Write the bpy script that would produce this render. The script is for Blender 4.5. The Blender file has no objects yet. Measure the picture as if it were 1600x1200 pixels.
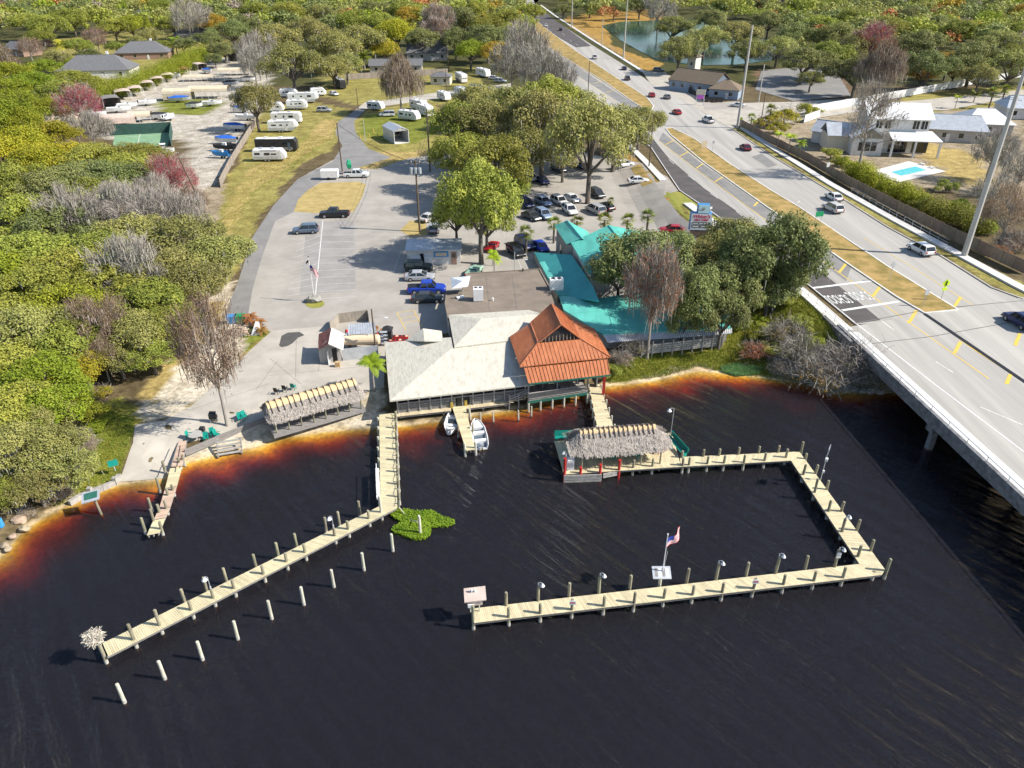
import bpy, bmesh, math, random
import numpy as np
from mathutils import Vector, Matrix, noise as mnoise
R = math.radians
scene = bpy.context.scene
COL = scene.collection
# ------------------------------------------------------------------ camera
F, TH, CAMH = 1148.0, R(30.5), 46.0
cam_data = bpy.data.cameras.new('camera'); cam = bpy.data.objects.new('camera', cam_data); COL.objects.link(cam)
cam.location = (0, 0, CAMH); cam.rotation_euler = (math.pi/2 - TH, 0, 0)
cam_data.sensor_width = 36.0; cam_data.lens = F/1600*36.0
cam_data.clip_start = 0.5; cam_data.clip_end = 9000
scene.camera = cam
# ------------------------------------------------------------------ sky, sun, exposure
SUN_EL, SH_AZ = R(39.5), R(171)                 # elevation; direction the shadows run (math angle)
world = bpy.data.worlds.new('World'); scene.world = world; world.use_nodes = True
wn = world.node_tree.nodes; wl = world.node_tree.links
sky = wn.new('ShaderNodeTexSky'); sky.sky_type = 'NISHITA'; sky.sun_disc = False
sun_dir = Vector((-math.cos(SH_AZ)*math.cos(SUN_EL), -math.sin(SH_AZ)*math.cos(SUN_EL), math.sin(SUN_EL)))
sky.sun_elevation = SUN_EL; sky.sun_rotation = math.atan2(sun_dir.x, sun_dir.y)
sky.air_density = 1.0; sky.dust_density = 0.6; sky.ozone_density = 1.6
wn['Background'].inputs['Strength'].default_value = 0.115
wl.new(sky.outputs[0], wn['Background'].inputs['Color'])
sd = bpy.data.lights.new('sun', 'SUN'); sd.energy = 5.0; sd.angle = R(0.5); sd.color = (1.0, 0.945, 0.86)
so = bpy.data.objects.new('sun', sd); COL.objects.link(so); so.location = (60, -20, 120)
so.rotation_euler = (-sun_dir).to_track_quat('-Z', 'Y').to_euler()
vs = scene.view_settings
vs.view_transform = 'Standard'; vs.look = 'None'; vs.gamma = 1.0; vs.use_curve_mapping = False; vs.exposure = 0.6
scene.cycles.max_bounces = 6; scene.cycles.diffuse_bounces = 2; scene.cycles.glossy_bounces = 2
scene.cycles.transmission_bounces = 2; scene.cycles.transparent_max_bounces = 6; scene.cycles.volume_bounces = 0
scene.cycles.use_adaptive_sampling = True; scene.cycles.adaptive_threshold = 0.02
scene.cycles.use_denoising = True
scene.cycles.sample_clamp_indirect = 4.0
rng = random.Random(7)
# ------------------------------------------------------------------ pixel <-> world (a pixel is only a direction; the height comes from what is touched)
CT, ST = math.cos(TH), math.sin(TH)
def G(px, py, z=0.0):
    u, v = (px-800)/F, (py-600)/F
    t = (z-CAMH)/(-ST - v*CT)
    return Vector((u*t, (CT - v*ST)*t, z))
def depth(p): return p[1]*CT - (p[2]-CAMH)*ST
LAND = 1.2
def sstep(a, b, x):
    t = min(1.0, max(0.0, (x-a)/(b-a))); return t*t*(3-2*t)
def zr(Y): return 4.5 - 2.9*sstep(82, 235, Y)    # road surface height
def RP(px, py, dz=0.0):                          # pixel on the road surface
    z = 3.0
    for _ in range(12):
        p = G(px, py, z+dz); z = zr(p.y)
    return G(px, py, z+dz)
ROADL = [(1600,770),(1460,640),(1322,520),(1262,466),(1200,417),(1106,345),(1061,314),(1040,284),(1007,252),(965,212),(907,172),(887,140),(858,82),(836,38),(815,5)]
RLW = [RP(*p) for p in ROADL]
RLY = np.array([p.y for p in RLW]); RLX = np.array([p.x for p in RLW])
def XL(Y): return float(np.interp(Y, RLY, RLX))
SHORE_PX = [(-900,1330),(-400,1090),(-60,905),(0,868),(30,835),(60,812),(100,790),(140,770),(185,757),(250,748),(290,722),(330,712),(400,697),(440,683),(500,674),(560,670),(590,668),
            (640,664),(720,652),(800,640),(860,627),(945,603),(1000,598),(1040,590),(1090,578),(1150,585),(1200,591),(1260,599),(1300,610),(1360,614),(1400,612)]
SHORE = [Vector((-2600,12))] + [G(px, py, 0).to_2d() for px, py in SHORE_PX] + [Vector((52,79)), Vector((66,82)), Vector((100,86)), Vector((300,90)), Vector((2600,95))]
SA = np.array([[p.x, p.y] for p in SHORE])
def shore_dist(x, y):                            # signed distances, land positive; x,y arrays
    best = np.full(x.shape, 1e9)
    for i in range(len(SA)-1):
        a, b = SA[i], SA[i+1]; d = b-a; L2 = (d*d).sum()
        t = np.clip(((x-a[0])*d[0]+(y-a[1])*d[1])/L2, 0, 1)
        best = np.minimum(best, np.hypot(x-(a[0]+t*d[0]), y-(a[1]+t*d[1])))
    ys = np.interp(x, SA[:,0], SA[:,1])
    return np.where(y > ys, best, -best)
def _ss(a, b, x):
    t = np.clip((x-a)/(b-a), 0, 1); return t*t*(3-2*t)
def hgt(x, y):
    x = np.asarray(x, float); y = np.asarray(y, float)
    d = shore_dist(x, y)
    xl = np.interp(y, RLY, RLX)
    zrr = 4.5 - 2.9*_ss(82, 235, y)
    T = LAND + (zrr-0.12-LAND)*_ss(-9, -0.5, x-xl)
    L = 6.0 + 3.0*_ss(-9, -0.5, x-xl)
    q = np.clip(d/L, 0, 1)
    z = np.where(d > 0, T*(0.35*q+0.65*_ss(0, 1, q)), -(0.085*np.abs(d)+0.03*np.minimum(np.abs(d),12)**2)*(1+0.45*np.sin(x*0.55+1.3*np.sin(y*0.4))*np.sin(y*0.7+x*0.21)))
    return np.maximum(z, -2.6)
def H1(x, y): return float(hgt(np.array([x]), np.array([y]))[0])
def GP(px, py):                                  # pixel on the terrain
    z = LAND
    for _ in range(10):
        p = G(px, py, z); z = 0.5*z + 0.5*max(0.0, H1(p.x, p.y))
    return G(px, py, z)
# ------------------------------------------------------------------ materials
MATS = {}
def mat(name, col, rough=0.7, var=0.12, scale=1.5, bump=0.0, bscale=8.0, metal=0.0, col2=None, spec=0.3, detail=6.0, stretch=None, objvar=0.0, lo=0.35, hi=0.65):
    if name in MATS: return MATS[name]
    m = bpy.data.materials.new(name); m.use_nodes = True; MATS[name] = m
    n, l = m.node_tree.nodes, m.node_tree.links
    b = n['Principled BSDF']; b.inputs['Roughness'].default_value = rough; b.inputs['Metallic'].default_value = metal
    b.inputs['Specular IOR Level'].default_value = spec
    tc = n.new('ShaderNodeTexCoord'); src = tc.outputs['Object']
    if stretch:
        mp = n.new('ShaderNodeMapping'); mp.inputs['Scale'].default_value = stretch; l.new(src, mp.inputs['Vector']); src = mp.outputs[0]
    if col2 is None: col2 = tuple(min(1, c*(1-2.2*var)) for c in col)
    tx = n.new('ShaderNodeTexNoise'); tx.inputs['Scale'].default_value = scale; tx.inputs['Detail'].default_value = detail; tx.inputs['Roughness'].default_value = 0.62
    l.new(src, tx.inputs['Vector'])
    rp = n.new('ShaderNodeValToRGB'); rp.color_ramp.elements[0].position = lo; rp.color_ramp.elements[1].position = hi
    rp.color_ramp.elements[0].color = (*col2, 1); rp.color_ramp.elements[1].color = (*col, 1)
    l.new(tx.outputs['Fac'], rp.inputs['Fac']); out = rp.outputs['Color']
    if objvar:
        oi = n.new('ShaderNodeObjectInfo'); hs = n.new('ShaderNodeHueSaturation')
        mr = n.new('ShaderNodeMapRange'); mr.inputs['To Min'].default_value = 1-objvar; mr.inputs['To Max'].default_value = 1+objvar
        l.new(oi.outputs['Random'], mr.inputs['Value']); l.new(mr.outputs[0], hs.inputs['Value'])
        m2 = n.new('ShaderNodeMath'); m2.operation = 'MULTIPLY_ADD'; m2.inputs[1].default_value = 0.035; m2.inputs[2].default_value = 0.4825
        fr = n.new('ShaderNodeMath'); fr.operation = 'FRACT'; m3 = n.new('ShaderNodeMath'); m3.operation = 'MULTIPLY'; m3.inputs[1].default_value = 7.31
        l.new(oi.outputs['Random'], m3.inputs[0]); l.new(m3.outputs[0], fr.inputs[0]); l.new(fr.outputs[0], m2.inputs[0]); l.new(m2.outputs[0], hs.inputs['Hue'])
        l.new(out, hs.inputs['Color']); out = hs.outputs['Color']
    l.new(out, b.inputs['Base Color'])
    if bump:
        t2 = n.new('ShaderNodeTexNoise'); t2.inputs['Scale'].default_value = bscale; t2.inputs['Detail'].default_value = 4; l.new(src, t2.inputs['Vector'])
        bp = n.new('ShaderNodeBump'); bp.inputs['Strength'].default_value = bump; bp.inputs['Distance'].default_value = 0.08
        l.new(t2.outputs['Fac'], bp.inputs['Height']); l.new(bp.outputs[0], b.inputs['Normal'])
    return m
def leafmat(name, col, col2, trans=0.24, objvar=0.22):
    if name in MATS: return MATS[name]
    m = mat(name, col, 0.6, col2=col2, scale=0.55, objvar=objvar, spec=0.2, detail=5, lo=0.3, hi=0.7)
    n, l = m.node_tree.nodes, m.node_tree.links
    b = n['Principled BSDF']; o = n['Material Output']
    tr = n.new('ShaderNodeBsdfTranslucent'); src = b.inputs['Base Color'].links[0].from_socket
    l.new(src, tr.inputs['Color'])
    mx = n.new('ShaderNodeMixShader'); mx.inputs[0].default_value = trans
    l.new(b.outputs[0], mx.inputs[1]); l.new(tr.outputs[0], mx.inputs[2]); l.new(mx.outputs[0], o.inputs['Surface'])
    return m
M = {}
def island(m, amt):                              # each separate board a little lighter or darker
    n, l = m.node_tree.nodes, m.node_tree.links; b = n['Principled BSDF']; src = b.inputs['Base Color'].links[0].from_socket
    g = n.new('ShaderNodeNewGeometry'); h = n.new('ShaderNodeHueSaturation'); r = n.new('ShaderNodeMapRange'); r.inputs['To Min'].default_value = 1-amt; r.inputs['To Max'].default_value = 1+amt
    l.new(g.outputs['Random Per Island'], r.inputs['Value']); l.new(r.outputs[0], h.inputs['Value']); l.new(src, h.inputs['Color']); l.new(h.outputs[0], b.inputs['Base Color'])
def dm(k, *a, **kw): M[k] = mat(k, *a, **kw)
dm('asphalt_old', (0.39,0.36,0.315), 0.9, scale=0.22, col2=(0.305,0.28,0.245), bump=0.15, bscale=20)
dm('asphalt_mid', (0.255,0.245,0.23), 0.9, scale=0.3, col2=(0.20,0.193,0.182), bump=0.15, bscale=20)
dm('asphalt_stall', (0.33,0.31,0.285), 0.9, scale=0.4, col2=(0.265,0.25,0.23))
dm('asphalt_dark', (0.115,0.097,0.093), 0.9, scale=0.35, col2=(0.075,0.073,0.07), bump=0.15, bscale=20)
dm('road_light', (0.43,0.405,0.365), 0.9, scale=0.45, col2=(0.315,0.295,0.265), stretch=(1,0.035,1), detail=8)
dm('concrete_pale', (0.47,0.43,0.365), 0.9, scale=0.35, col2=(0.37,0.335,0.28))
dm('sidewalk', (0.66,0.64,0.60), 0.9, scale=0.6, col2=(0.56,0.54,0.50))
dm('bridge_deck', (0.45,0.425,0.38), 0.9, scale=0.45, col2=(0.33,0.31,0.28), stretch=(1,0.05,1), detail=8)
dm('bridge_side', (0.235,0.235,0.24), 0.9, scale=1.6, col2=(0.11,0.11,0.115))  # weathered concrete, darkened further: shade of the side facing away from the sun
dm('paint_white', (0.78,0.77,0.74), 0.7, scale=2.5, col2=(0.56,0.55,0.52))
dm('paint_faded', (0.60,0.59,0.56), 0.8, scale=2.0, col2=(0.40,0.39,0.37))
dm('paint_yellow', (0.74,0.50,0.06), 0.7, scale=2.5, col2=(0.6,0.42,0.12))
dm('deck', (0.62,0.53,0.345), 0.75, scale=1.2, col2=(0.53,0.45,0.29), objvar=0.03)
dm('deck_grey', (0.40,0.37,0.32), 0.85, scale=1.2, col2=(0.27,0.25,0.22))
dm('deck_pink', (0.55,0.40,0.30), 0.8, scale=1.0, col2=(0.46,0.33,0.24))
dm('pile', (0.33,0.30,0.20), 0.85, scale=3, col2=(0.17,0.16,0.115), stretch=(2,2,0.4), objvar=0.15)
dm('pile_pale', (0.58,0.55,0.45), 0.85, scale=3, col2=(0.40,0.39,0.30), stretch=(2,2,0.4), objvar=0.1)
dm('pile_wet', (0.035,0.032,0.022), 0.6, scale=3, var=0.1)
dm('pile_ring', (0.50,0.48,0.43), 0.9, scale=6, col2=(0.30,0.29,0.25))
dm('grey_wood', (0.27,0.255,0.24), 0.85, scale=3, col2=(0.16,0.15,0.14), stretch=(0.5,3,3), objvar=0.1)
dm('pale_wood', (0.42,0.40,0.36), 0.85, scale=3, col2=(0.28,0.265,0.24), objvar=0.1)
dm('fence_wood', (0.30,0.225,0.155), 0.85, scale=2.5, col2=(0.185,0.14,0.10), stretch=(2,2,0.4), objvar=0.12)
dm('fence_grey', (0.36,0.31,0.26), 0.85, scale=2.5, col2=(0.23,0.195,0.165), stretch=(2,2,0.4), objvar=0.12)
dm('white', (0.78,0.775,0.76), 0.5, scale=1.5, col2=(0.67,0.665,0.65))
dm('white_roof', (0.57,0.535,0.445), 0.85, scale=2.2, col2=(0.45,0.42,0.345), bump=0.5, bscale=5, lo=0.3, hi=0.55, detail=9, stretch=(1,0.35,1))
dm('brown_roof', (0.245,0.20,0.155), 0.9, scale=0.5, col2=(0.185,0.15,0.12), bump=0.2)
dm('orange_metal', (0.50,0.185,0.08), 0.45, scale=1.6, col2=(0.36,0.12,0.05), spec=0.5, stretch=(1.6,.35,1), detail=8)
dm('teal_metal', (0.13,0.53,0.44), 0.4, scale=0.6, col2=(0.10,0.41,0.345), spec=0.5, stretch=(1.6,.35,1), detail=8)
dm('teal_shade', (0.075,0.40,0.39), 0.6, scale=0.5, col2=(0.06,0.34,0.345))  # darker copy of the teal, with the lower roof's shade put into the colour
dm('galv', (0.58,0.60,0.62), 0.4, scale=1.2, col2=(0.45,0.47,0.49), metal=0.35)
dm('rust_roof', (0.40,0.13,0.095), 0.7, scale=1.3, col2=(0.24,0.10,0.08), stretch=(1,0.3,1))
dm('pale_tin', (0.62,0.60,0.575), 0.6, scale=1.3, col2=(0.40,0.34,0.30), stretch=(1,0.3,1), lo=0.3, hi=0.5)
dm('shingle', (0.17,0.17,0.175), 0.9, scale=2, col2=(0.115,0.115,0.12), bump=0.2)
dm('shingle_brown', (0.215,0.165,0.115), 0.9, scale=2, col2=(0.155,0.12,0.085), bump=0.2)
dm('wall_cream', (0.64,0.58,0.46), 0.85, scale=1, col2=(0.56,0.50,0.39))
dm('wall_grey', (0.42,0.40,0.37), 0.85, scale=1, col2=(0.35,0.33,0.30))
dm('wall_blue', (0.30,0.36,0.44), 0.85, scale=1, col2=(0.25,0.30,0.37))
dm('wall_white', (0.70,0.68,0.64), 0.8, scale=1, col2=(0.58,0.56,0.52))
dm('wall_brick', (0.34,0.22,0.165), 0.9, scale=3, col2=(0.25,0.16,0.12))
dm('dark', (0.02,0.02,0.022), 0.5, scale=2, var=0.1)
dm('black_metal', (0.035,0.035,0.037), 0.5, scale=2, var=0.1)
dm('glass', (0.02,0.025,0.03), 0.06, scale=1, var=0.1, spec=0.8)
dm('glass_blue', (0.10,0.14,0.18), 0.08, scale=1, var=0.1, spec=0.8)
dm('tyre', (0.022,0.022,0.022), 0.9, scale=4, var=0.1)
dm('rim', (0.45,0.45,0.46), 0.35, scale=4, var=0.1, metal=0.6)
dm('thatch', (0.43,0.38,0.33), 0.95, scale=3.5, col2=(0.25,0.215,0.18), lo=0.3, hi=0.6)
dm('thatch_cap', (0.70,0.50,0.28), 0.9, scale=1.5, col2=(0.60,0.42,0.23))
dm('spar', (0.09,0.07,0.055), 0.9, scale=3, var=0.15)
dm('green_plastic', (0.012,0.30,0.235), 0.45, scale=1, col2=(0.01,0.24,0.19))
dm('green_dark', (0.03,0.14,0.10), 0.7, scale=1, col2=(0.022,0.11,0.08))
dm('court_green', (0.22,0.37,0.21), 0.9, scale=0.5, col2=(0.18,0.31,0.18))
dm('court_screen', (0.05,0.105,0.09), 0.8, scale=1, col2=(0.035,0.075,0.065))
dm('red_paint', (0.50,0.035,0.03), 0.5, scale=2, col2=(0.42,0.03,0.025))
dm('blue_tarp', (0.03,0.14,0.58), 0.55, scale=2, col2=(0.025,0.11,0.45))
dm('blue_plastic', (0.05,0.28,0.62), 0.5, scale=2, col2=(0.04,0.23,0.5))
dm('blue_umbrella', (0.07,0.10,0.42), 0.7, scale=2, col2=(0.05,0.08,0.3))
dm('black_tarp', (0.04,0.042,0.045), 0.7, scale=2, col2=(0.03,0.03,0.033))
dm('tan_canvas', (0.64,0.545,0.40), 0.8, scale=0.8, col2=(0.55,0.46,0.33))
dm('beige_tank', (0.72,0.56,0.38), 0.5, scale=0.8, col2=(0.66,0.51,0.34))
dm('pink_tin', (0.62,0.50,0.43), 0.7, scale=1.2, col2=(0.50,0.40,0.34))
dm('bark', (0.20,0.17,0.14), 0.95, scale=3, col2=(0.08,0.068,0.055), stretch=(2,2,0.5))
dm('bark_pale', (0.36,0.325,0.28), 0.95, scale=3, col2=(0.22,0.195,0.17), stretch=(2,2,0.5))
dm('pole_wood', (0.16,0.115,0.08), 0.9, scale=2, col2=(0.10,0.075,0.055), stretch=(2,2,0.3))
dm('pole_concrete', (0.50,0.475,0.43), 0.85, scale=1, col2=(0.42,0.40,0.36), stretch=(2,2,0.3))
dm('wire', (0.04,0.04,0.042), 0.6, scale=1, var=0.1)
dm('sign_blue', (0.06,0.25,0.52), 0.45, scale=1, var=0.05)
dm('sign_pale', (0.62,0.83,0.84), 0.45, scale=1, var=0.05)
dm('sign_red', (0.60,0.03,0.09), 0.5, scale=1, var=0.05)
dm('sign_green', (0.02,0.32,0.13), 0.5, scale=1, var=0.05)
dm('sign_lime', (0.62,0.85,0.03), 0.5, scale=1, var=0.05)
dm('magenta', (0.62,0.16,0.60), 0.6, scale=1, var=0.05)
dm('flag_red', (0.60,0.03,0.06), 0.8, scale=1, var=0.05)
dm('flag_blue', (0.03,0.05,0.28), 0.8, scale=1, var=0.05)
dm('rock', (0.36,0.34,0.31), 0.95, scale=2, col2=(0.2,0.19,0.17), bump=0.4, objvar=0.2)
dm('stone_warm', (0.42,0.33,0.23), 0.95, scale=2, col2=(0.26,0.2,0.14), bump=0.4, objvar=0.2)
dm('pool_tile', (0.12,0.58,0.62), 0.3, scale=1, var=0.06)
dm('cardboard', (0.48,0.32,0.16), 0.9, scale=1, var=0.06)
dm('umbrella_grey', (0.62,0.66,0.70), 0.8, scale=1, var=0.05)
dm('nest', (0.62,0.56,0.46), 0.95, scale=3, var=0.2)
dm('lime_mat', (0.20,0.30,0.035), 0.8, scale=1.2, col2=(0.10,0.20,0.02))
for k_, a_ in (('deck',.13),('deck_grey',.2),('deck_pink',.16),('grey_wood',.18),('thatch',.28),('nest',.3)): island(M[k_], a_)
M['leaf_green'] = leafmat('leaf_green', (0.42,0.415,0.07), (0.17,0.20,0.036))
M['leaf_olive'] = leafmat('leaf_olive', (0.41,0.385,0.115), (0.19,0.195,0.058))
M['leaf_dark'] = leafmat('leaf_dark', (0.265,0.28,0.095), (0.145,0.17,0.055))
M['leaf_yellow'] = leafmat('leaf_yellow', (0.46,0.385,0.03), (0.28,0.29,0.028))
M['leaf_lime'] = leafmat('leaf_lime', (0.33,0.36,0.03), (0.19,0.245,0.022))
M['leaf_red'] = leafmat('leaf_red', (0.52,0.06,0.085), (0.33,0.04,0.06))
M['leaf_rust'] = leafmat('leaf_rust', (0.50,0.185,0.07), (0.30,0.13,0.06))
M['leaf_brown'] = leafmat('leaf_brown', (0.37,0.26,0.17), (0.22,0.155,0.10))
M['leaf_ochre'] = leafmat('leaf_ochre', (0.48,0.30,0.04), (0.30,0.20,0.03))
M['moss'] = leafmat('moss', (0.44,0.42,0.35), (0.27,0.25,0.21), 0.15, 0.08)
M['moss_pink'] = leafmat('moss_pink', (0.42,0.335,0.28), (0.26,0.20,0.165), 0.15, 0.08)
M['twig'] = leafmat('twig', (0.40,0.36,0.31), (0.24,0.21,0.18), 0.0, 0.1)
M['palm_leaf'] = leafmat('palm_leaf', (0.25,0.28,0.04), (0.14,0.175,0.028))
M['palm_bright'] = leafmat('palm_bright', (0.36,0.44,0.025), (0.21,0.29,0.016))
M['palm_rust'] = leafmat('palm_rust', (0.42,0.19,0.05), (0.22,0.12,0.04))
for k_ in ('leaf_green','leaf_olive','leaf_dark','leaf_lime','leaf_yellow'): island(M[k_], .18) if False else None
M['grass_blade'] = leafmat('grass_blade', (0.26,0.29,0.035), (0.15,0.19,0.025))
M['reed'] = leafmat('reed', (0.26,0.44,0.19), (0.15,0.29,0.11))
# ------------------------------------------------------------------ mesh builder
class MB:
    def __init__(s): s.v = []; s.f = []; s.m = []
    def face(s, pts, mi=0):
        i = len(s.v); s.v += [tuple(p) for p in pts]; s.f.append(tuple(range(i, i+len(pts)))); s.m.append(mi); return s
    def box(s, c, d, rz=0.0, mi=0, tilt=None):
        cx, cy, cz = c; a, b, e = d[0]/2, d[1]/2, d[2]/2; co, si = math.cos(rz), math.sin(rz); i = len(s.v)
        for z in (-e, e):
            for x, y in ((-a,-b),(a,-b),(a,b),(-a,b)):
                s.v.append((cx+x*co-y*si, cy+x*si+y*co, cz+z))
        for q in ((0,3,2,1),(4,5,6,7),(0,1,5,4),(1,2,6,5),(2,3,7,6),(3,0,4,7)): s.f.append(tuple(i+k for k in q)); s.m.append(mi)
        return s
    def beam(s, a, b, w, h=None, mi=0, up=(0,0,1)):
        a, b = Vector(a), Vector(b); h = h or w; d = (b-a)
        if d.length < 1e-6: return s
        d.normalize(); u = Vector(up)
        if abs(d.dot(u)) > 0.98: u = Vector((1,0,0))
        r = d.cross(u).normalized()*w/2; t = r.cross(d).normalized()*h/2; i = len(s.v)
        for p in (a, b):
            for q in (-r-t, r-t, r+t, -r+t): s.v.append(tuple(p+q))
        for q in ((0,1,2,3),(7,6,5,4),(0,4,5,1),(1,5,6,2),(2,6,7,3),(3,7,4,0)): s.f.append(tuple(i+k for k in q)); s.m.append(mi)
        return s
    def tube(s, pts, rad, n=8, mi=0, cap=True):
        pts = [Vector(p) for p in pts]; rad = rad if isinstance(rad, (list, tuple)) else [rad]*len(pts); i0 = len(s.v)
        for k, p in enumerate(pts):
            d = (pts[min(k+1, len(pts)-1)] - pts[max(k-1, 0)]).normalized()
            u = Vector((0,0,1)) if abs(d.z) < 0.9 else Vector((1,0,0))
            r = d.cross(u).normalized(); t = r.cross(d)
            for j in range(n):
                a = 2*math.pi*j/n; s.v.append(tuple(p + (r*math.cos(a)+t*math.sin(a))*rad[k]))
        for k in range(len(pts)-1):
            for j in range(n):
                s.f.append((i0+k*n+j, i0+k*n+(j+1)%n, i0+(k+1)*n+(j+1)%n, i0+(k+1)*n+j)); s.m.append(mi)
        if cap:
            s.f.append(tuple(i0+j for j in range(n))); s.m.append(mi)
            e = i0+(len(pts)-1)*n; s.f.append(tuple(e+j for j in reversed(range(n)))); s.m.append(mi)
        return s
    def loft(s, rings, mi=0, cap=True, closed=True):
        i0 = len(s.v); n = len(rings[0])
        for r in rings: s.v += [tuple(p) for p in r]
        for k in range(len(rings)-1):
            for j in range(n if closed else n-1):
                s.f.append((i0+k*n+j, i0+k*n+(j+1)%n, i0+(k+1)*n+(j+1)%n, i0+(k+1)*n+j)); s.m.append(mi)
        if cap:
            s.f.append(tuple(i0+j for j in reversed(range(n)))); s.m.append(mi)
            e = i0+(len(rings)-1)*n; s.f.append(tuple(e+j for j in range(n))); s.m.append(mi)
        return s
    def slab(s, pts, th, mi=0, mside=None):          # polygon (top, any slope) with thickness straight down
        mside = mi if mside is None else mside
        pts = [Vector(p) for p in pts]; n = len(pts); i = len(s.v)
        s.v += [tuple(p) for p in pts] + [(p.x, p.y, p.z-th) for p in pts]
        s.f.append(tuple(range(i, i+n))); s.m.append(mi)
        s.f.append(tuple(i+n+j for j in reversed(range(n)))); s.m.append(mside)
        for j in range(n): s.f.append((i+j, i+n+j, i+n+(j+1)%n, i+(j+1)%n)); s.m.append(mside)
        return s
    def mesh(s, name, mats, smooth=False):
        me = bpy.data.meshes.new(name); me.from_pydata(s.v, [], s.f)
        for m in (mats if isinstance(mats, (list, tuple)) else [mats]): me.materials.append(M[m] if isinstance(m, str) else m)
        if any(s.m): me.polygons.foreach_set('material_index', s.m)
        if smooth: me.polygons.foreach_set('use_smooth', [True]*len(me.polygons))
        me.update(); return me
    def fixn(s, me):
        b = bmesh.new(); b.from_mesh(me); bmesh.ops.recalc_face_normals(b, faces=b.faces); b.to_mesh(me); b.free()
    def build(s, name, mats, parent=None, world=False, smooth=False, fix=True, kind=None):
        me = s.mesh(name, mats, smooth)
        if fix: s.fixn(me)
        return link(name, me, parent, world, kind)
def link(name, me, parent=None, world=False, kind=None):
    o = bpy.data.objects.new(name, me); COL.objects.link(o)
    if parent is not None:
        o.parent = parent
        if world: me.transform((Matrix.Translation(parent.location) @ parent.rotation_euler.to_matrix().to_4x4()).inverted())
    if kind: o['kind'] = kind
    return o
def tag(o, label, cat, group=None):
    o['label'] = label; o['category'] = cat
    if group: o['group'] = group
    return o
def thing(name, label, cat, loc=(0,0,0), rz=0.0, group=None):
    o = bpy.data.objects.new(name, None); COL.objects.link(o); o.empty_display_size = 0.3
    o.location = loc; o.rotation_euler = (0, 0, rz)
    return tag(o, label, cat, group)
def struct(name, mb, m, **kw):
    o = mb.build(name, m, **kw); o['kind'] = 'structure'; return o
def dup(root, loc, rz=0.0, scale=None, label=None, group=None):
    r = root.copy(); COL.objects.link(r); r.location = loc; r.rotation_euler = (0,0,rz)
    if scale: r.scale = scale
    if label: r['label'] = label
    if group: r['group'] = group
    for ch in root.children:
        c = ch.copy(); COL.objects.link(c); c.parent = r
        for g in ch.children:
            d = g.copy(); COL.objects.link(d); d.parent = c
    return r
def ordinal(n): return {1:'first',2:'second',3:'third',4:'fourth',5:'fifth',6:'sixth',7:'seventh',8:'eighth',9:'ninth',10:'tenth',11:'eleventh',12:'twelfth',13:'thirteenth',14:'fourteenth',15:'fifteenth'}.get(n, '%dth' % n)
def head(p, q): return math.atan2(q[1]-p[1], q[0]-p[0])
# ================================================================== terrain
def inpoly(x, y, poly):
    r = np.zeros(x.shape, bool); n = len(poly)
    for i in range(n):
        x0, y0 = poly[i][0], poly[i][1]; x1, y1 = poly[(i+1) % n][0], poly[(i+1) % n][1]
        if y0 == y1: continue
        c = ((y0 > y) != (y1 > y)) & (x < (x1-x0)*(y-y0)/(y1-y0)+x0)
        r ^= c
    return r
def axis(parts):
    out = []
    for a, b, st in parts: out += list(np.arange(a, b, st))
    out.append(parts[-1][1]); return np.array(out)
gx = axis([(-2600,-700,190),(-700,-250,15),(-250,-75,3.5),(-75,78,0.75),(78,250,3.0),(250,700,15),(700,2600,190)])
gy = axis([(-300,20,32),(20,30,2),(30,125,0.75),(125,260,1.6),(260,460,4),(460,1100,20),(1100,3600,250)])
X, Y = np.meshgrid(gx, gy)
Z = hgt(X, Y)
def vnoise(x, y, s, seed=0):
    out = np.empty(x.size)
    xf, yf = x.ravel()*s, y.ravel()*s
    for i in range(x.size): out[i] = mnoise.noise((xf[i], yf[i], seed))
    return out.reshape(x.shape)
near = (np.abs(X) < 260) & (Y > 20) & (Y < 470)
N1 = np.zeros(X.shape); N2 = np.zeros(X.shape)
N1[near] = vnoise(X[near], Y[near], 0.35, 1.3); N2[near] = vnoise(X[near], Y[near], 0.09, 5.1)
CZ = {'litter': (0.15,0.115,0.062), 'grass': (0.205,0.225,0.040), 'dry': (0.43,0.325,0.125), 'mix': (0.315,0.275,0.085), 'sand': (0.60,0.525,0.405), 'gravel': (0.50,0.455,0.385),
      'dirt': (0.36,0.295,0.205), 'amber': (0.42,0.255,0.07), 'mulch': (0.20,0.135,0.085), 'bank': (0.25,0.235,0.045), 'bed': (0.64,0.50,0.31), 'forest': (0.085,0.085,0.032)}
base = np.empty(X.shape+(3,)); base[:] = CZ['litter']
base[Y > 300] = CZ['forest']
XJ = X + 1.1*N1 + 1.5*N2; YJ = Y + 1.1*np.roll(N1, 7, axis=1) + 1.5*np.roll(N2, 11, axis=1)
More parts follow.
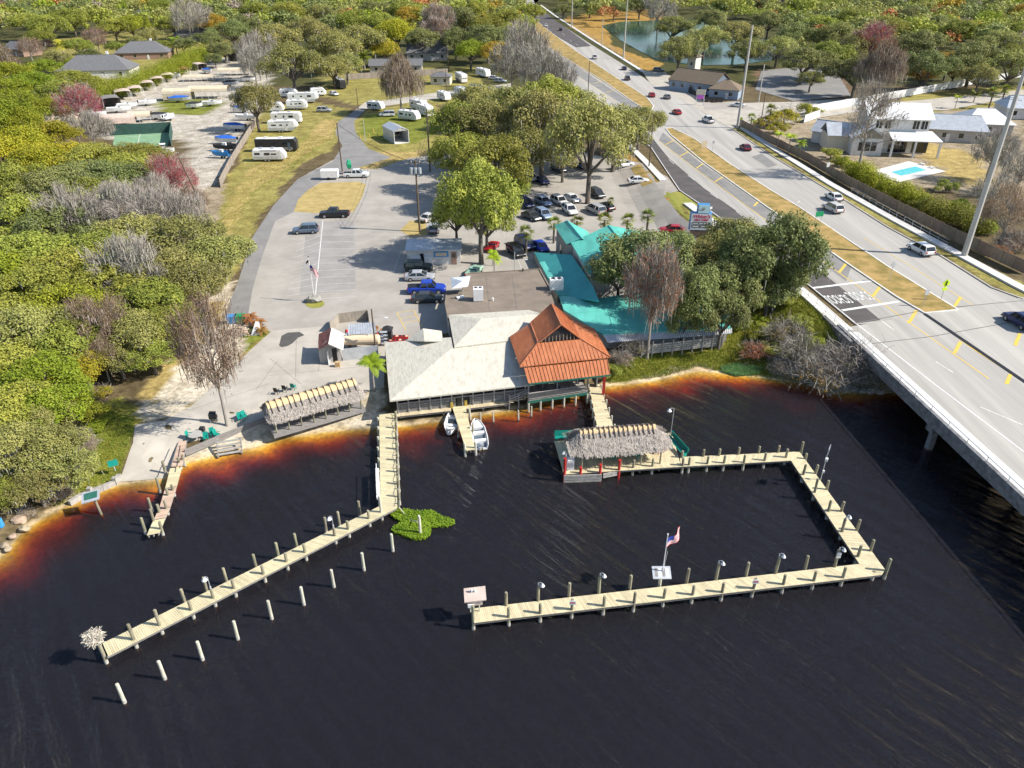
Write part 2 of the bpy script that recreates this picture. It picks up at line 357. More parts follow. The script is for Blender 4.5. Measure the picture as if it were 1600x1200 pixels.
ZONES = [
 ('mix', [(150,135),(60,100),(90,60),(200,50),(330,60),(400,80),(420,110),(380,120),(200,190)]),
 ('dirt', [(320,400),(372,300),(300,250),(255,300)]),
 ('gravel', [(150,200),(175,150),(325,90),(400,92),(420,120),(400,180),(345,275),(300,320),(265,300),(300,235),(285,220),(155,215)]),
 ('grass', [(240,160),(270,152),(330,155),(355,165),(310,180),(255,178)]),
 ('mix', [(318,425),(350,300),(395,200),(420,165),(480,160),(545,170),(540,205),(515,235),(460,265),(420,320),(395,365),(372,420),(355,470)]),
 ('dry', [(400,295),(480,240),(520,215),(535,190),(505,185),(470,225),(395,265),(350,330),(345,380)]),
 ('mix', [(500,110),(740,105),(760,140),(700,165),(560,165),(505,150)]),
 ('mix', [(545,235),(550,195),(575,170),(680,160),(705,200),(700,235),(640,245),(590,245)]),
 ('grass', [(560,210),(570,180),(650,175),(690,175),(690,205),(650,225),(600,222)]),
 ('sand', [(358,445),(372,440),(352,500),(425,515),(390,560),(330,620),(262,655),(210,668),(205,640),(240,590),(280,540),(310,480)]),
 ('dry', [(300,520),(330,470),(350,478),(300,545),(240,610),(225,640),(215,620)]),
 ('dry', [(262,655),(300,632),(385,552),(420,520),(428,530),(395,560),(340,620),(310,650)]),
 ('grass', [(385,552),(420,522),(428,512),(405,500),(375,525)]),
 ('sand', [(255,752),(290,700),(340,682),(420,655),(592,608),(592,672),(500,678),(400,700),(330,716)]),
 ('bank', [(95,790),(140,770),(187,752),(208,690),(213,650),(180,630),(140,640),(100,700),(80,760)]),
 ('bank', [(945,605),(950,560),(1010,548),(1130,536),(1142,500),(1170,440),(1205,425),(1262,470),(1330,525),(1400,612),(1300,612),(1150,588),(1040,592)]),
 ('dirt', [(945,606),(1000,590),(1090,568),(1160,578),(1100,580),(1040,593),(990,601)]),
 ('mix', [(1035,322),(1075,312),(1205,420),(1170,430),(1110,390),(1095,375)]),
 ('mix', [(1000,262),(1058,312),(1130,372),(1180,420),(1142,505),(1100,460),(1085,400),(1060,352),(1035,322)]),
 ('amber', [(960,222),(1005,260),(1045,300),(1060,320),(1035,324),(1000,302),(975,265)]),
 ('dry', [(465,300),(520,252),(600,238),(700,232),(770,222),(770,240),(700,262),(560,290)]),
 ('amber', [(880,28),(935,20),(1045,14),(1050,34),(950,40),(955,70),(1000,88),(1040,100),(1010,112),(935,66),(890,42)]),
 ('mulch', [(1180,110),(1320,100),(1330,150),(1240,150),(1180,140)]),
 ('mix', [(1150,195),(1300,290),(1480,392),(1620,455),(1620,480),(1540,440),(1380,350),(1200,236),(1140,195)]),
 ('dry', [(1430,205),(1540,240),(1570,290),(1480,290),(1440,250)]),
 ('grass', [(1440,222),(1520,238),(1510,260),(1450,240)]),
 ('dirt', [(1160,200),(1330,160),(1600,150),(1620,330),(1480,300),(1300,270)]),
 ('mix', [(1400,150),(1600,130),(1620,160),(1420,180)]),
 ('dry', [(1430,215),(1530,245),(1560,290),(1500,290),(1445,250)]),
]
for zn, poly in ZONES:
    W = [GP(px, py) for px, py in poly]
    base[inpoly(XJ, YJ, W)] = CZ[zn]
dsh = shore_dist(X, Y)
base[dsh < 0.5] = CZ['bed']
uw = dsh < 0.2; base[uw] *= (0.85+0.55*N1+0.45*N2)[uw][:, None].clip(.3, 1.2)
sb = (dsh < 4) & (dsh >= 0.5) & (X < -14) & (X > -24)
tz = MB(); nx, ny = len(gx), len(gy)
me = bpy.data.meshes.new('ground')
V = np.stack([X, Y, Z], -1).reshape(-1, 3)
idx = np.arange(nx*ny).reshape(ny, nx)
FQ = np.stack([idx[:-1,:-1], idx[:-1,1:], idx[1:,1:], idx[1:,:-1]], -1).reshape(-1, 4)
me.from_pydata(V.tolist(), [], FQ.tolist())
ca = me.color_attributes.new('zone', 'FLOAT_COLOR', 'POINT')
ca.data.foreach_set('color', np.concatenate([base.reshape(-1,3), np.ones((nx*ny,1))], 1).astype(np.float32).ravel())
me.polygons.foreach_set('use_smooth', [True]*len(me.polygons))
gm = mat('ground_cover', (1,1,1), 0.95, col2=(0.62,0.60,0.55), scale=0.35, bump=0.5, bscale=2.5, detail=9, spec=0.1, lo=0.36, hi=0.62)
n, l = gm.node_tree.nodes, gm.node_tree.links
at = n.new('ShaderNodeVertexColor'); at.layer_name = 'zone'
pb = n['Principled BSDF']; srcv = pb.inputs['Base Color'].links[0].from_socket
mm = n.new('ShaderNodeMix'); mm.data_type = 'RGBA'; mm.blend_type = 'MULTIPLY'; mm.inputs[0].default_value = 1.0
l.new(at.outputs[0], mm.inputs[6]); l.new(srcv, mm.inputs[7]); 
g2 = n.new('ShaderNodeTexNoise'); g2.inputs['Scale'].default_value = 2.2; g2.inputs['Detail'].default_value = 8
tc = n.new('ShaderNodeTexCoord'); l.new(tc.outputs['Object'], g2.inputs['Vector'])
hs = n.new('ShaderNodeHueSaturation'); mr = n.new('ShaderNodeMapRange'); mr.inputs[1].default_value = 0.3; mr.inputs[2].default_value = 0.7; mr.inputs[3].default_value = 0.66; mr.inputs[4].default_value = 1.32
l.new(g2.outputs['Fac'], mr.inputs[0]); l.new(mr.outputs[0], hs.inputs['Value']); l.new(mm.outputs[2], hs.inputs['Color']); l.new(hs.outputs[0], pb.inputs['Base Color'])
me.materials.append(gm); me.update()
ground = bpy.data.objects.new('ground', me); COL.objects.link(ground); ground['kind'] = 'structure'
# ================================================================== water: a real slab of tannin-brown water over the sloping bed
wm = bpy.data.materials.new('tannin_water'); wm.use_nodes = True
n, l = wm.node_tree.nodes, wm.node_tree.links; n.remove(n['Principled BSDF'])
tr = n.new('ShaderNodeBsdfTransparent'); gl = n.new('ShaderNodeBsdfGlossy'); gl.inputs['Roughness'].default_value = 0.10
fr = n.new('ShaderNodeFresnel'); fr.inputs['IOR'].default_value = 1.33
mx = n.new('ShaderNodeMixShader')
tc = n.new('ShaderNodeTexCoord'); mp = n.new('ShaderNodeMapping'); mp0 = n.new('ShaderNodeMapping'); mp0.inputs['Rotation'].default_value = (0,0,R(50)); mp.inputs['Scale'].default_value = (0.22,1.5,1)
l.new(tc.outputs['Object'], mp0.inputs['Vector']); l.new(mp0.outputs[0], mp.inputs['Vector'])
t1 = n.new('ShaderNodeTexNoise'); t1.inputs['Scale'].default_value = 0.55; t1.inputs['Detail'].default_value = 5; t1.inputs['Roughness'].default_value = 0.6; t1.inputs['Distortion'].default_value = 0.6
t2 = n.new('ShaderNodeTexNoise'); t2.inputs['Scale'].default_value = 3.2; t2.inputs['Detail'].default_value = 4
t3 = n.new('ShaderNodeTexNoise'); t3.inputs['Scale'].default_value = 0.03; t3.inputs['Detail'].default_value = 2
l.new(mp.outputs[0], t1.inputs['Vector']); l.new(mp.outputs[0], t2.inputs['Vector']); l.new(tc.outputs['Object'], t3.inputs['Vector'])
b1 = n.new('ShaderNodeBump'); b1.inputs['Distance'].default_value = 0.95
mr3 = n.new('ShaderNodeMapRange'); mr3.inputs[1].default_value = 0.38; mr3.inputs[2].default_value = 0.62; mr3.inputs[3].default_value = 0.45; mr3.inputs[4].default_value = 1.0
l.new(t3.outputs['Fac'], mr3.inputs[0]); l.new(mr3.outputs[0], b1.inputs['Strength'])
b2 = n.new('ShaderNodeBump'); b2.inputs['Strength'].default_value = 0.35; b2.inputs['Distance'].default_value = 0.09
l.new(t1.outputs['Fac'], b1.inputs['Height']); l.new(t2.outputs['Fac'], b2.inputs['Height']); l.new(b1.outputs[0], b2.inputs['Normal'])
l.new(b2.outputs[0], gl.inputs['Normal']); l.new(b2.outputs[0], fr.inputs['Normal'])
ge = n.new('ShaderNodeNewGeometry'); iv = n.new('ShaderNodeMath'); iv.operation = 'SUBTRACT'; iv.inputs[0].default_value = 1.0; l.new(ge.outputs['Backfacing'], iv.inputs[1])
fm = n.new('ShaderNodeMath'); fm.operation = 'MULTIPLY'; l.new(fr.outputs[0], fm.inputs[0]); l.new(iv.outputs[0], fm.inputs[1])   # light leaving the water upwards refracts out instead of mirroring
l.new(fm.outputs[0], mx.inputs[0]); l.new(tr.outputs[0], mx.inputs[1]); l.new(gl.outputs[0], mx.inputs[2])
df = n.new('ShaderNodeBsdfDiffuse'); df.inputs['Color'].default_value = (0.0125, 0.0118, 0.0142, 1)   # fine silt in the water
ad = n.new('ShaderNodeAddShader'); l.new(mx.outputs[0], ad.inputs[0]); l.new(df.outputs[0], ad.inputs[1])
l.new(ad.outputs[0], n['Material Output'].inputs['Surface'])
va = n.new('ShaderNodeVolumeAbsorption'); va.inputs['Density'].default_value = 12.0; va.inputs['Color'].default_value = (0.878, 0.715, 0.0, 1)
l.new(va.outputs[0], n['Material Output'].inputs['Volume'])
wb = MB().box((0, -70, -1.55), (1400, 350, 3.1)); M['water'] = wm
struct('water', wb, 'water')
# ================================================================== draped sheets
def drape(name, pts, zf, eps, m, step=3.0, struct_=True):
    bm = bmesh.new(); vs_ = [bm.verts.new((p[0], p[1], 0)) for p in pts]; bm.faces.new(vs_)
    bmesh.ops.triangulate(bm, faces=bm.faces[:])
    if step:
        for ax in (0, 1):
            lo = min(p[ax] for p in pts); hi = max(p[ax] for p in pts); st = step
            k = lo + st
            while k < hi:
                co = (k,0,0) if ax == 0 else (0,k,0); no = (1,0,0) if ax == 0 else (0,1,0)
                bmesh.ops.bisect_plane(bm, geom=bm.verts[:]+bm.edges[:]+bm.faces[:], plane_co=co, plane_no=no)
                k += st * (1 if ax == 0 or k < 260 else 4)
    bm.verts.ensure_lookup_table()
    zz = zf(np.array([v.co.x for v in bm.verts]), np.array([v.co.y for v in bm.verts]))
    for v, z in zip(bm.verts, zz): v.co.z = float(z) + eps
    bmesh.ops.recalc_face_normals(bm, faces=bm.faces)
    if sum(f.normal.z for f in bm.faces) < 0: bmesh.ops.reverse_faces(bm, faces=bm.faces)
    me = bpy.data.meshes.new(name); bm.to_mesh(me); bm.free(); me.materials.append(M[m])
    o = bpy.data.objects.new(name, me); COL.objects.link(o)
    if struct_: o['kind'] = 'structure'
    return o
def zrf(x, y): return 4.5 - 2.9*_ss(82, 235, y)
def flat(x, y): return np.full(np.shape(x), LAND)
def lotz(x, y):
    h_ = hgt(x, y); return np.where(h_ > LAND+.004, h_+.05, LAND)
def LP(*pp): return [G(px, py, LAND) for px, py in pp]
drape('parking_lot', LP((352,497),(372,440),(395,370),(428,320),(465,280),(520,250),(545,264),(590,264),(640,247),(700,240),(760,230),(860,225),(960,250),(1000,262),(1042,288),(1058,313),(1035,320),(1060,352),(1088,376),(1085,400),(1000,440),(880,490),(760,505),(640,535),(600,548),(500,545),(430,520),(362,502)), lotz, 0.006, 'asphalt_old', 2.0)
drape('drive', LP((352,490),(372,440),(395,370),(428,320),(465,280),(520,252),(535,228),(524,208),(528,190),(545,180),(560,168),(572,170),(553,190),(556,208),(575,232),(612,246),(560,262),(500,284),(478,300),(462,330),(430,345),(410,400),(395,450),(388,490)), flat, 0.012, 'asphalt_mid', None)
drape('back_lane', LP((560,168),(572,170),(620,163),(700,152),(800,138),(800,130),(700,142),(600,157),(570,160)), flat, 0.010, 'concrete_pale', None)
drape('stall_pavement', LP((468,462),(480,345),(553,346),(556,452)), flat, 0.012, 'asphalt_stall', None)
drape('grass_island', LP((459,331),(466,312),(480,298),(500,286),(560,284),(572,288),(566,308),(553,331),(510,334)), flat, 0.018, 'ground_dry' if 'ground_dry' in M else 'asphalt_old', None) if False else None
M['dry_grass'] = mat('dry_grass', (0.46,0.35,0.14), 0.95, scale=0.6, col2=(0.33,0.25,0.09), bump=0.4, bscale=3, detail=9)
M['lawn'] = mat('lawn', (0.30,0.275,0.06), 0.95, scale=0.6, col2=(0.20,0.22,0.035), bump=0.4, bscale=3, detail=9)
M['amber_grass'] = mat('amber_grass', (0.40,0.265,0.095), 0.95, scale=0.4, col2=(0.215,0.165,0.045), bump=0.5, bscale=3, detail=10, lo=0.38, hi=0.6)
drape('grass_island', LP((459,331),(466,312),(480,298),(500,286),(560,284),(572,288),(566,308),(553,331),(510,334)), flat, 0.02, 'dry_grass', None)
drape('grass_island', LP((625,360),(640,345),(665,345),(668,368),(640,370)), flat, 0.02, 'dry_grass', None)
drape('grass_island', LP((1030,322),(1038,315),(1052,313),(1072,318),(1090,330),(1130,372),(1105,385),(1075,362),(1045,335)), hgt, 0.03, 'lawn', 2.0)
drape('grass_island', LP((985,268),(1005,262),(1035,288),(1030,296),(1003,298)), lotz, 0.03, 'amber_grass', 2.0)
drape('boat_ramp', [GP(*p) for p in ((186,753),(208,692),(211,664),(258,657),(300,634),(385,553),(425,517),(505,510),(602,542),(600,606),(420,652),(345,682),(290,692),(268,728),(255,748))], hgt, 0.035, 'concrete_pale', 1.5)
# slab joints in the pad, oil stain
M['joint'] = mat('joint', (0.20,0.19,0.175), 0.95, scale=1, var=0.1)
def strip(name, a, b, w, zf, eps, m, step=None):
    a, b = Vector((a[0], a[1])), Vector((b[0], b[1])); d = (b-a).normalized(); p = Vector((-d.y, d.x))*w/2
    return drape(name, [a-p, b-p, b+p, a+p], zf, eps, m, step)
for a, b in (((421,560),(470,600)),((463,522),(462,590)),((500,545),(498,580)),((420,587),(600,570)),((400,610),(433,565)),((300,640),(420,600))):
    strip('slab_joint', GP(*a), GP(*b), 0.05, hgt, 0.041, 'joint', 2.0)
M['stain'] = mat('stain', (0.10,0.095,0.088), 0.8, scale=0.8, var=0.1)
st = [(436,540),(440,525),(450,520),(468,519),(476,524),(466,528),(458,536),(450,541),(440,543)]
drape('wet_stain', [GP(*p) for p in st], hgt, 0.042, 'stain', 2.0)
# ------------------------------------------------ stall lines
def line_px(name, a, b, w, m, eps=0.02, pr=None):
    A = G(*a, LAND); B = G(*b, LAND); strip(name, A, B, w, flat, eps, m)
line_px('stall_line', (492.5,465), (504.5,345), 0.14, 'paint_white')
for i in range(11):
    t = i/10
    lx, ly = 446+(466-446)*t, 471-(471-371)*t
    if i > 9: continue
    rx, ry = 557-3*t, 463.5-(463.5-356)*t
    line_px('stall_line', (lx, ly+1.5), (492.8+11.4*t, 467-111*t), 0.10, 'paint_faded')
    line_px('stall_line', (493.6+11.4*t, 467-111*t), (rx, ry), 0.10, 'paint_faded')
for a, b in (((620,489),(646,484.5)),((646,484.5),(660,511)),((620,489),(634,516)),((625,498),(651,493)),((630,505),(655,500))):
    line_px('stall_line', a, b, 0.10, 'paint_yellow')
for a, b in (((627,391),(615,425)),((846,400),(820,398)),((815,420),(806,398))): line_px('stall_line', a, b, 0.10, 'paint_faded')
# ================================================================== highway
def RPs(*pp): return [RP(*p) for p in pp]
far = [(815,5),(822,-6)]
ROAD_R = [(1600,470),(1550,450),(1470,400),(1387,355),(1300,300),(1200,240),(1142,200),(1075,160),(1017,130),(1000,117),(920,67),(860,27),(837,7),(830,-6)]
LEFTE = [(1337,507),(1270,452),(1200,394),(1107,330),(1062,298),(1017,232),(965,195),(907,162),(887,134),(858,78),(836,36),(815,4)]
road_poly = [Vector((p.x, p.y)) for p in RPs(*LEFTE)] + [Vector((18, 900)), Vector((30, 900))] + [Vector((p.x, p.y)) for p in RPs(*reversed(ROAD_R))] + [Vector((110, 97))]
# lower end of the road follows the bridge joint
JL, JR = RP(1323,521), RP(1610,472)
drape('highway', road_poly, zrf, 0.0, 'road_light', 6.0)
def rsheet(name, pts, m, k=1, step=6.0): return drape(name, RPs(*pts), zrf, 0.006*k, m, step)
rsheet('asphalt_lane', [(1337,506),(1270,452),(1200,394),(1107,330),(1062,298),(1017,232),(965,195),(890,138),(893,133),(960,170),(1000,190),(1045,247),(1100,294),(1180,350),(1262,408),(1300,438),(1376,500)], 'asphalt_dark', 1)
rsheet('asphalt_lane', [(1029,219),(1135,299),(1240,377),(1322,440),(1330,418),(1322,412),(1250,358),(1200,327),(1100,258),(1036,207)], 'asphalt_mid', 1)
rsheet('asphalt_lane', [(840,40),(900,74),(924,72),(860,26),(838,6),(815,5),(827,30)], 'asphalt_dark', 1)
rsheet('asphalt_lane', [(880,98),(905,120),(960,155),(1000,178),(1010,170),(985,158),(940,130),(890,95)], 'asphalt_mid', 1)
rsheet('road_patch', [(1174,245),(1200,262),(1215,258),(1190,240)], 'asphalt_mid', 1, None)
MED1 = [(1040,201),(1050,200),(1085,217),(1140,256),(1200,295),(1250,325),(1305,362),(1387,417),(1497,485),(1445,490),(1400,464),(1322,411),(1200,325),(1100,254),(1048,211)]
MED2 = [(827,32),(850,70),(900,101),(945,128),(990,160),(1008,171),(1018,172),(1021,166),(1010,152),(950,113),(900,80),(860,50),(835,30)]
def median(pts):
    W = RPs(*pts); drape('grass_median', W, lambda x, y: zrf(x, y)+0.10+0.05*np.sin(x*0.7)*np.cos(y*0.3), 0.0, 'amber_grass', 3.0)
    k = MB(); n_ = len(W)
    for i in range(n_):
        a, b = W[i], W[(i+1) % n_]
        k.beam((a.x,a.y,zr(a.y)+0.06), (b.x,b.y,zr(b.y)+0.06), 0.28, 0.18)
    struct('median_kerb', k, 'sidewalk')
median(MED1); median(MED2)
def rline(a, b, w, m='paint_white', nm='lane_line', k=2):
    A, B = RP(*a), RP(*b); strip(nm, A, B, w, zrf, 0.006*k, m, 8.0)
def rpoly(pts, w, m, k=2):
    for a, b in zip(pts, pts[1:]): rline(a, b, w, m, k=k)
rpoly([(1600,706),(1460,600),(1337,505),(1270,450),(1200,394),(1107,327),(1062,297),(1017,229),(965,193),(900,145)], 0.16, 'paint_white')
rpoly([(1545,592),(1480,546),(1415,500),(1295,415),(1205,350),(1135,299),(1075,255),(1029,220)], 0.16, 'paint_yellow')
rpoly([(1600,597),(1520,545),(1445,490),(1400,465),(1322,412),(1200,326),(1100,255),(1045,212)], 0.16, 'paint_yellow')
rpoly([(1555,497),(1499,464),(1430,420),(1350,372)], 0.13, 'paint_yellow')
rpoly([(1010,170),(985,157),(945,129),(900,102),(852,72)], 0.14, 'paint_yellow')
rpoly([(996,182),(960,158),(905,121),(870,95)], 0.14, 'paint_yellow')
for a, b in (((1311,426),(1322,412)),((1363,464),(1376,447)),((1420,505),(1432,485)),((1491,552),(1501,534)),((1572.5,600),(1579,585)),((1490,481),(1501,464)),((1586,540),(1594,521)),
             ((1262,381),(1272,371)),((1217,350),(1228,340)),((1178,322),(1188,312)),((1117,284),(1130,276)),((1088,263),(1099,255)),((1063,244),(1077,236)),((1040,226),(1053,219)),
             ((966,167),(976,160)),((948,144),(962,140)),((930,130),(942,126)),((908,113),(920,111)),((893,103),(903,101))):
    rline(a, b, 0.42 if b[1] > 300 else 0.34, 'paint_yellow', k=3)
for a, b in (((1377,501),(1397,516)),((1462,565),(1489,582)),((1532,636),(1598,664)),((1045,249),(1053,256)),((1075,274),(1086,282)),((1110,302),(1122,310)),((1150,330),(1163,340)),((1246,317),(1250,314)),((1450,385),(1462,392)),
             ((925,145),(932,150)),((948,160),(955,165)),((890,62),(893,65)),((899,68),(903,71)),((879,52),(882,55))):
    rline(a, b, 0.13)
rline((1270,450),(1361,439), 0.55); rline((1316,485),(1405,471), 0.55)
rsheet('asphalt_patch', [(1276,452),(1340,444),(1347,470),(1312,482)], 'asphalt_dark', 1.5, None) if False else None
# pavement words, read from the far side
def word(txt, px, py, size, rz, z, m, parent=None, ext=0.0, name='lettering', rx=0.0):
    cu = bpy.data.curves.new(name, 'FONT'); cu.body = txt; cu.size = size; cu.align_x = 'CENTER'; cu.align_y = 'CENTER'; cu.extrude = ext; cu.offset = 0.02
    o = bpy.data.objects.new(name, cu); COL.objects.link(o); dg = bpy.context.evaluated_depsgraph_get()
    me = bpy.data.meshes.new_from_object(o.evaluated_get(dg)); bpy.data.objects.remove(o); bpy.data.curves.remove(cu)
    me.materials.append(M[m]); o2 = bpy.data.objects.new(name, me); COL.objects.link(o2)
    return o2
for px, py in ((1309,467),(1342,462)):
    p = RP(px, py); w_ = word('SCHOOL', 0, 0, 1.6, 0, 0, 'paint_white', name='road_lettering')
    w_.location = (p.x, p.y, zr(p.y)+0.024); w_.rotation_euler = (math.atan((zr(p.y+1)-zr(p.y-1))/-2), 0, R(186)); w_.scale = (0.50, 2.5, 1); w_['kind'] = 'structure'
# pavements, kerbs
def road_strip(name, pl, w_l, w_r, m, dz, th=0.3):   # raised ribbon along a pixel polyline
    W = RPs(*pl); mb = MB(); rings = []
    for i, p in enumerate(W):
        d = (W[min(i+1, len(W)-1)]-W[max(i-1, 0)]); d.z = 0; d.normalize(); q = Vector((-d.y, d.x, 0))
        z = zr(p.y)+dz
        rings.append([(p.x+q.x*w_l, p.y+q.y*w_l, z), (p.x-q.x*w_r, p.y-q.y*w_r, z), (p.x-q.x*w_r, p.y-q.y*w_r, z-th), (p.x+q.x*w_l, p.y+q.y*w_l, z-th)])
    mb.loft(rings); return struct(name, mb, m)
def dens(pl, k=4):
    out = []
    for a, b in zip(pl, pl[1:]):
        for i in range(k): out.append((a[0]+(b[0]-a[0])*i/k, a[1]+(b[1]-a[1])*i/k))
    return out+[pl[-1]]
road_strip('pavement', dens([(1322,517),(1262,463),(1200,414),(1106,342),(1074,318)]), 0.9, 0.9, 'sidewalk', 0.16, 0.5)
road_strip('pavement', dens([(1036,282),(1007,251),(965,210),(907,170),(887,138)]), 0.8, 0.8, 'sidewalk', 0.16, 0.5)
road_strip('pavement', dens([(1620,462),(1590,447),(1490,393),(1400,345),(1300,289),(1210,233),(1160,200)]), 0.8, 0.8, 'sidewalk', 0.14, 0.4)
road_strip('pavement', dens([(1005,112),(925,62),(868,25),(845,8)]), 0.8, 0.8, 'sidewalk', 0.14, 0.4)
road_strip('kerb', dens([(1600,468),(1550,450),(1470,400),(1387,355),(1300,300),(1200,240),(1142,200)]), 0.15, 0.15, 'concrete_pale', 0.13, 0.4)
# side-street apron and pale forecourt beside the blue-grey building
drape('side_street', RPs((1075,161),(1142,201),(1165,195),(1190,178),(1330,165),(1330,154),(1240,159),(1150,161),(1112,161)), zrf, 0.004, 'concrete_pale', None)
drape('side_street', RPs((1016,130),(1075,161),(1111,161),(1072,136),(1040,113),(1002,110)), zrf, 0.004, 'concrete_pale', None)
drape('shop_forecourt', RPs((1098,162),(1150,158),(1185,172),(1170,177),(1115,177),(1100,170)), zrf, 0.012, 'asphalt_old', 8.0)
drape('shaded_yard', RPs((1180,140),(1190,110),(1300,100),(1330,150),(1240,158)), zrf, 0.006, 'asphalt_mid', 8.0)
drape('house_drive', RPs((1195,186),(1240,172),(1330,162),(1420,158),(1500,150),(1600,140),(1600,150),(1480,172),(1330,176),(1240,190),(1210,200)), zrf, 0.008, 'concrete_pale', 8.0)
# pond behind the shop
pm = bpy.data.materials.new('pond_water'); pm.use_nodes = True; M['pond'] = pm
pb = pm.node_tree.nodes['Principled BSDF']; pb.inputs['Base Color'].default_value = (0.012,0.05,0.038,1); pb.inputs['Roughness'].default_value = 0.12; pb.inputs['IOR'].default_value = 1.33; pb.inputs['Specular IOR Level'].default_value = 0.16
nt = pm.node_tree.nodes.new('ShaderNodeTexNoise'); nt.inputs['Scale'].default_value = 0.8; nb = pm.node_tree.nodes.new('ShaderNodeBump'); nb.inputs['Strength'].default_value = 0.08
pm.node_tree.links.new(nt.outputs['Fac'], nb.inputs['Height']); pm.node_tree.links.new(nb.outputs[0], pb.inputs['Normal'])
drape('pond', RPs((940,40),(970,34),(1020,32),(1080,30),(1140,45),(1200,60),(1215,75),(1205,95),(1150,101),(1090,102),(1030,95),(1000,80),(968,62)), zrf, 0.05, 'pond', None)
# ================================================================== bridge
bd = thing('road_bridge', 'grey concrete road bridge crossing the dark river at the right edge', 'bridge', (50, 60, 0))
A1 = RP(1323,521); B1 = RP(1700,872)           # parapet edge of deck
dr = (B1-A1); dr.z = 0; dr.normalize(); nr = Vector((-dr.y, dr.x, 0)); nr = nr if nr.x > 0 else -nr
Bend = A1 + dr*110; WD = 31
JRt = A1 + nr*WD + dr*(-9); Aend = A1 - dr*1.5
zt = 4.5
deck = MB().slab([(Aend.x,Aend.y,zt+0.003), (Bend.x,Bend.y,zt+0.003), (Bend.x+nr.x*WD,Bend.y+nr.y*WD,zt+0.003), (JRt.x,JRt.y,zt+0.003)], 0.5)
deck.build('deck', 'bridge_deck', bd, world=True)
par = MB(); off = nr*0.15
q = lambda s, o, z: (A1 + dr*s + nr*o) + Vector((0,0,z-zt))
par.loft([[q(s,-0.35,zt-0.5), q(s,0.05,zt-0.5), q(s,0.05,zt+0.30), q(s,-0.35,zt+0.30)] for s in (-2,110)])
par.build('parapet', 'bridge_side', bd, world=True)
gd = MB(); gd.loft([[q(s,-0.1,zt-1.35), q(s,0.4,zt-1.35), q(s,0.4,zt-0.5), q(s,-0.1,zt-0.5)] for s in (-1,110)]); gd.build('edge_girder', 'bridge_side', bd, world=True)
for s0 in range(6, 30, 6):
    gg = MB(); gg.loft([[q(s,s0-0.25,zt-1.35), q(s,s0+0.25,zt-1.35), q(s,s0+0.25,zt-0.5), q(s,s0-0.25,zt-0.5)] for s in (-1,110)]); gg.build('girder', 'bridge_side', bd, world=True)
kb = MB(); kb.loft([[q(s,0.05,zt+0.004), q(s,1.5,zt+0.004), q(s,1.5,zt+0.16), q(s,0.05,zt+0.16)] for s in (0,110)]); kb.build('walkway', 'sidewalk', bd, world=True)
for s0 in np.arange(0.5, 108, 3.0):
    MB().tube([q(s0,-0.15,zt+0.3), q(s0,-0.15,zt+0.85)], 0.035, 6).build('rail_post', 'galv', bd, world=True)
MB().tube([q(0,-0.15,zt+0.85), q(109,-0.15,zt+0.85)], 0.04, 6).build('handrail', 'galv', bd, world=True)
mbx = MB()
for a, b in (((1445,491),(1700,664)),):
    P1, P2 = RP(*a), RP(*b); mbx.beam((P1.x,P1.y,zt+0.03),(P2.x,P2.y,zt+0.03),0.5,0.05)
mbx.build('median_gap', 'dark', bd, world=True)
for (ja, jb) in (((1337,505),(1450,484)),((1450,484),(1600,470)),((1362,537),(1455,526)),((1455,526),(1600,500))):
    P1, P2 = RP(*ja), RP(*jb); MB().beam((P1.x,P1.y,zt+0.012),(P2.x,P2.y,zt+0.012),0.14,0.02).build('deck_joint', 'joint', bd, world=True)
def bpier(s, o0=0.2):
    p0, p1 = q(s,o0,zt-1.36), q(s,WD-1,zt-1.36)
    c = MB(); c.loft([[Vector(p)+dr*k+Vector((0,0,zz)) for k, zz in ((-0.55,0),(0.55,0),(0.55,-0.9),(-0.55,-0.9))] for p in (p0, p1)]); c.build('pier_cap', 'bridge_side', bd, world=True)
    for o in np.arange(o0+0.7, WD-1, 4.5):
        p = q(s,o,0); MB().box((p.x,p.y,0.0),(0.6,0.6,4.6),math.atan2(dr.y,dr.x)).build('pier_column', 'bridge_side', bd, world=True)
ps = (G(1476,699,0)-A1); s_p = ps.dot(dr); bpier(s_p); bpier(s_p+18)
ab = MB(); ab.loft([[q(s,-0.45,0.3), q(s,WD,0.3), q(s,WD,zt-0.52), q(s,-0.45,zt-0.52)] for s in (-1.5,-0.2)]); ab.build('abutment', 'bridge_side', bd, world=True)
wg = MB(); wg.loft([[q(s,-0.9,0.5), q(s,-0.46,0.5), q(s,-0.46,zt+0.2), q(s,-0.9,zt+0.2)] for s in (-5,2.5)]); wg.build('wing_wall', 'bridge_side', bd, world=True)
for a, b, w_, m_ in (((1600,706),(1337,505),.16,'paint_white'),):
    pass
# ================================================================== docks
DZ = 0.95
def lerp(a, b, t): return a + (b-a)*t
def planks(mb, a0, a1, b0, b1, z, w=0.155, gap=0.014, th=0.05):
    a0, a1, b0, b1 = [Vector((p[0], p[1], 0)) for p in (a0, a1, b0, b1)]
    n_ = max(2, int(((b0-a0).length+(b1-a1).length)/2/w)); g = gap/w/2
    for i in range(n_):
        t0, t1 = (i+g*1.0)/n_, (i+1-g)/n_; dz = rng.uniform(-0.004, 0.004)
        p = [lerp(a0,b0,t0), lerp(a1,b1,t0), lerp(a1,b1,t1), lerp(a0,b0,t1)]
        k = len(mb.v)
        for zz in (z-th, z+dz): mb.v += [(v.x, v.y, zz) for v in p]
        for q_ in ((4,5,6,7),(0,4,7,3),(1,2,6,5),(0,1,5,4),(2,3,7,6)): mb.f.append(tuple(k+j for j in q_)); mb.m.append(0)
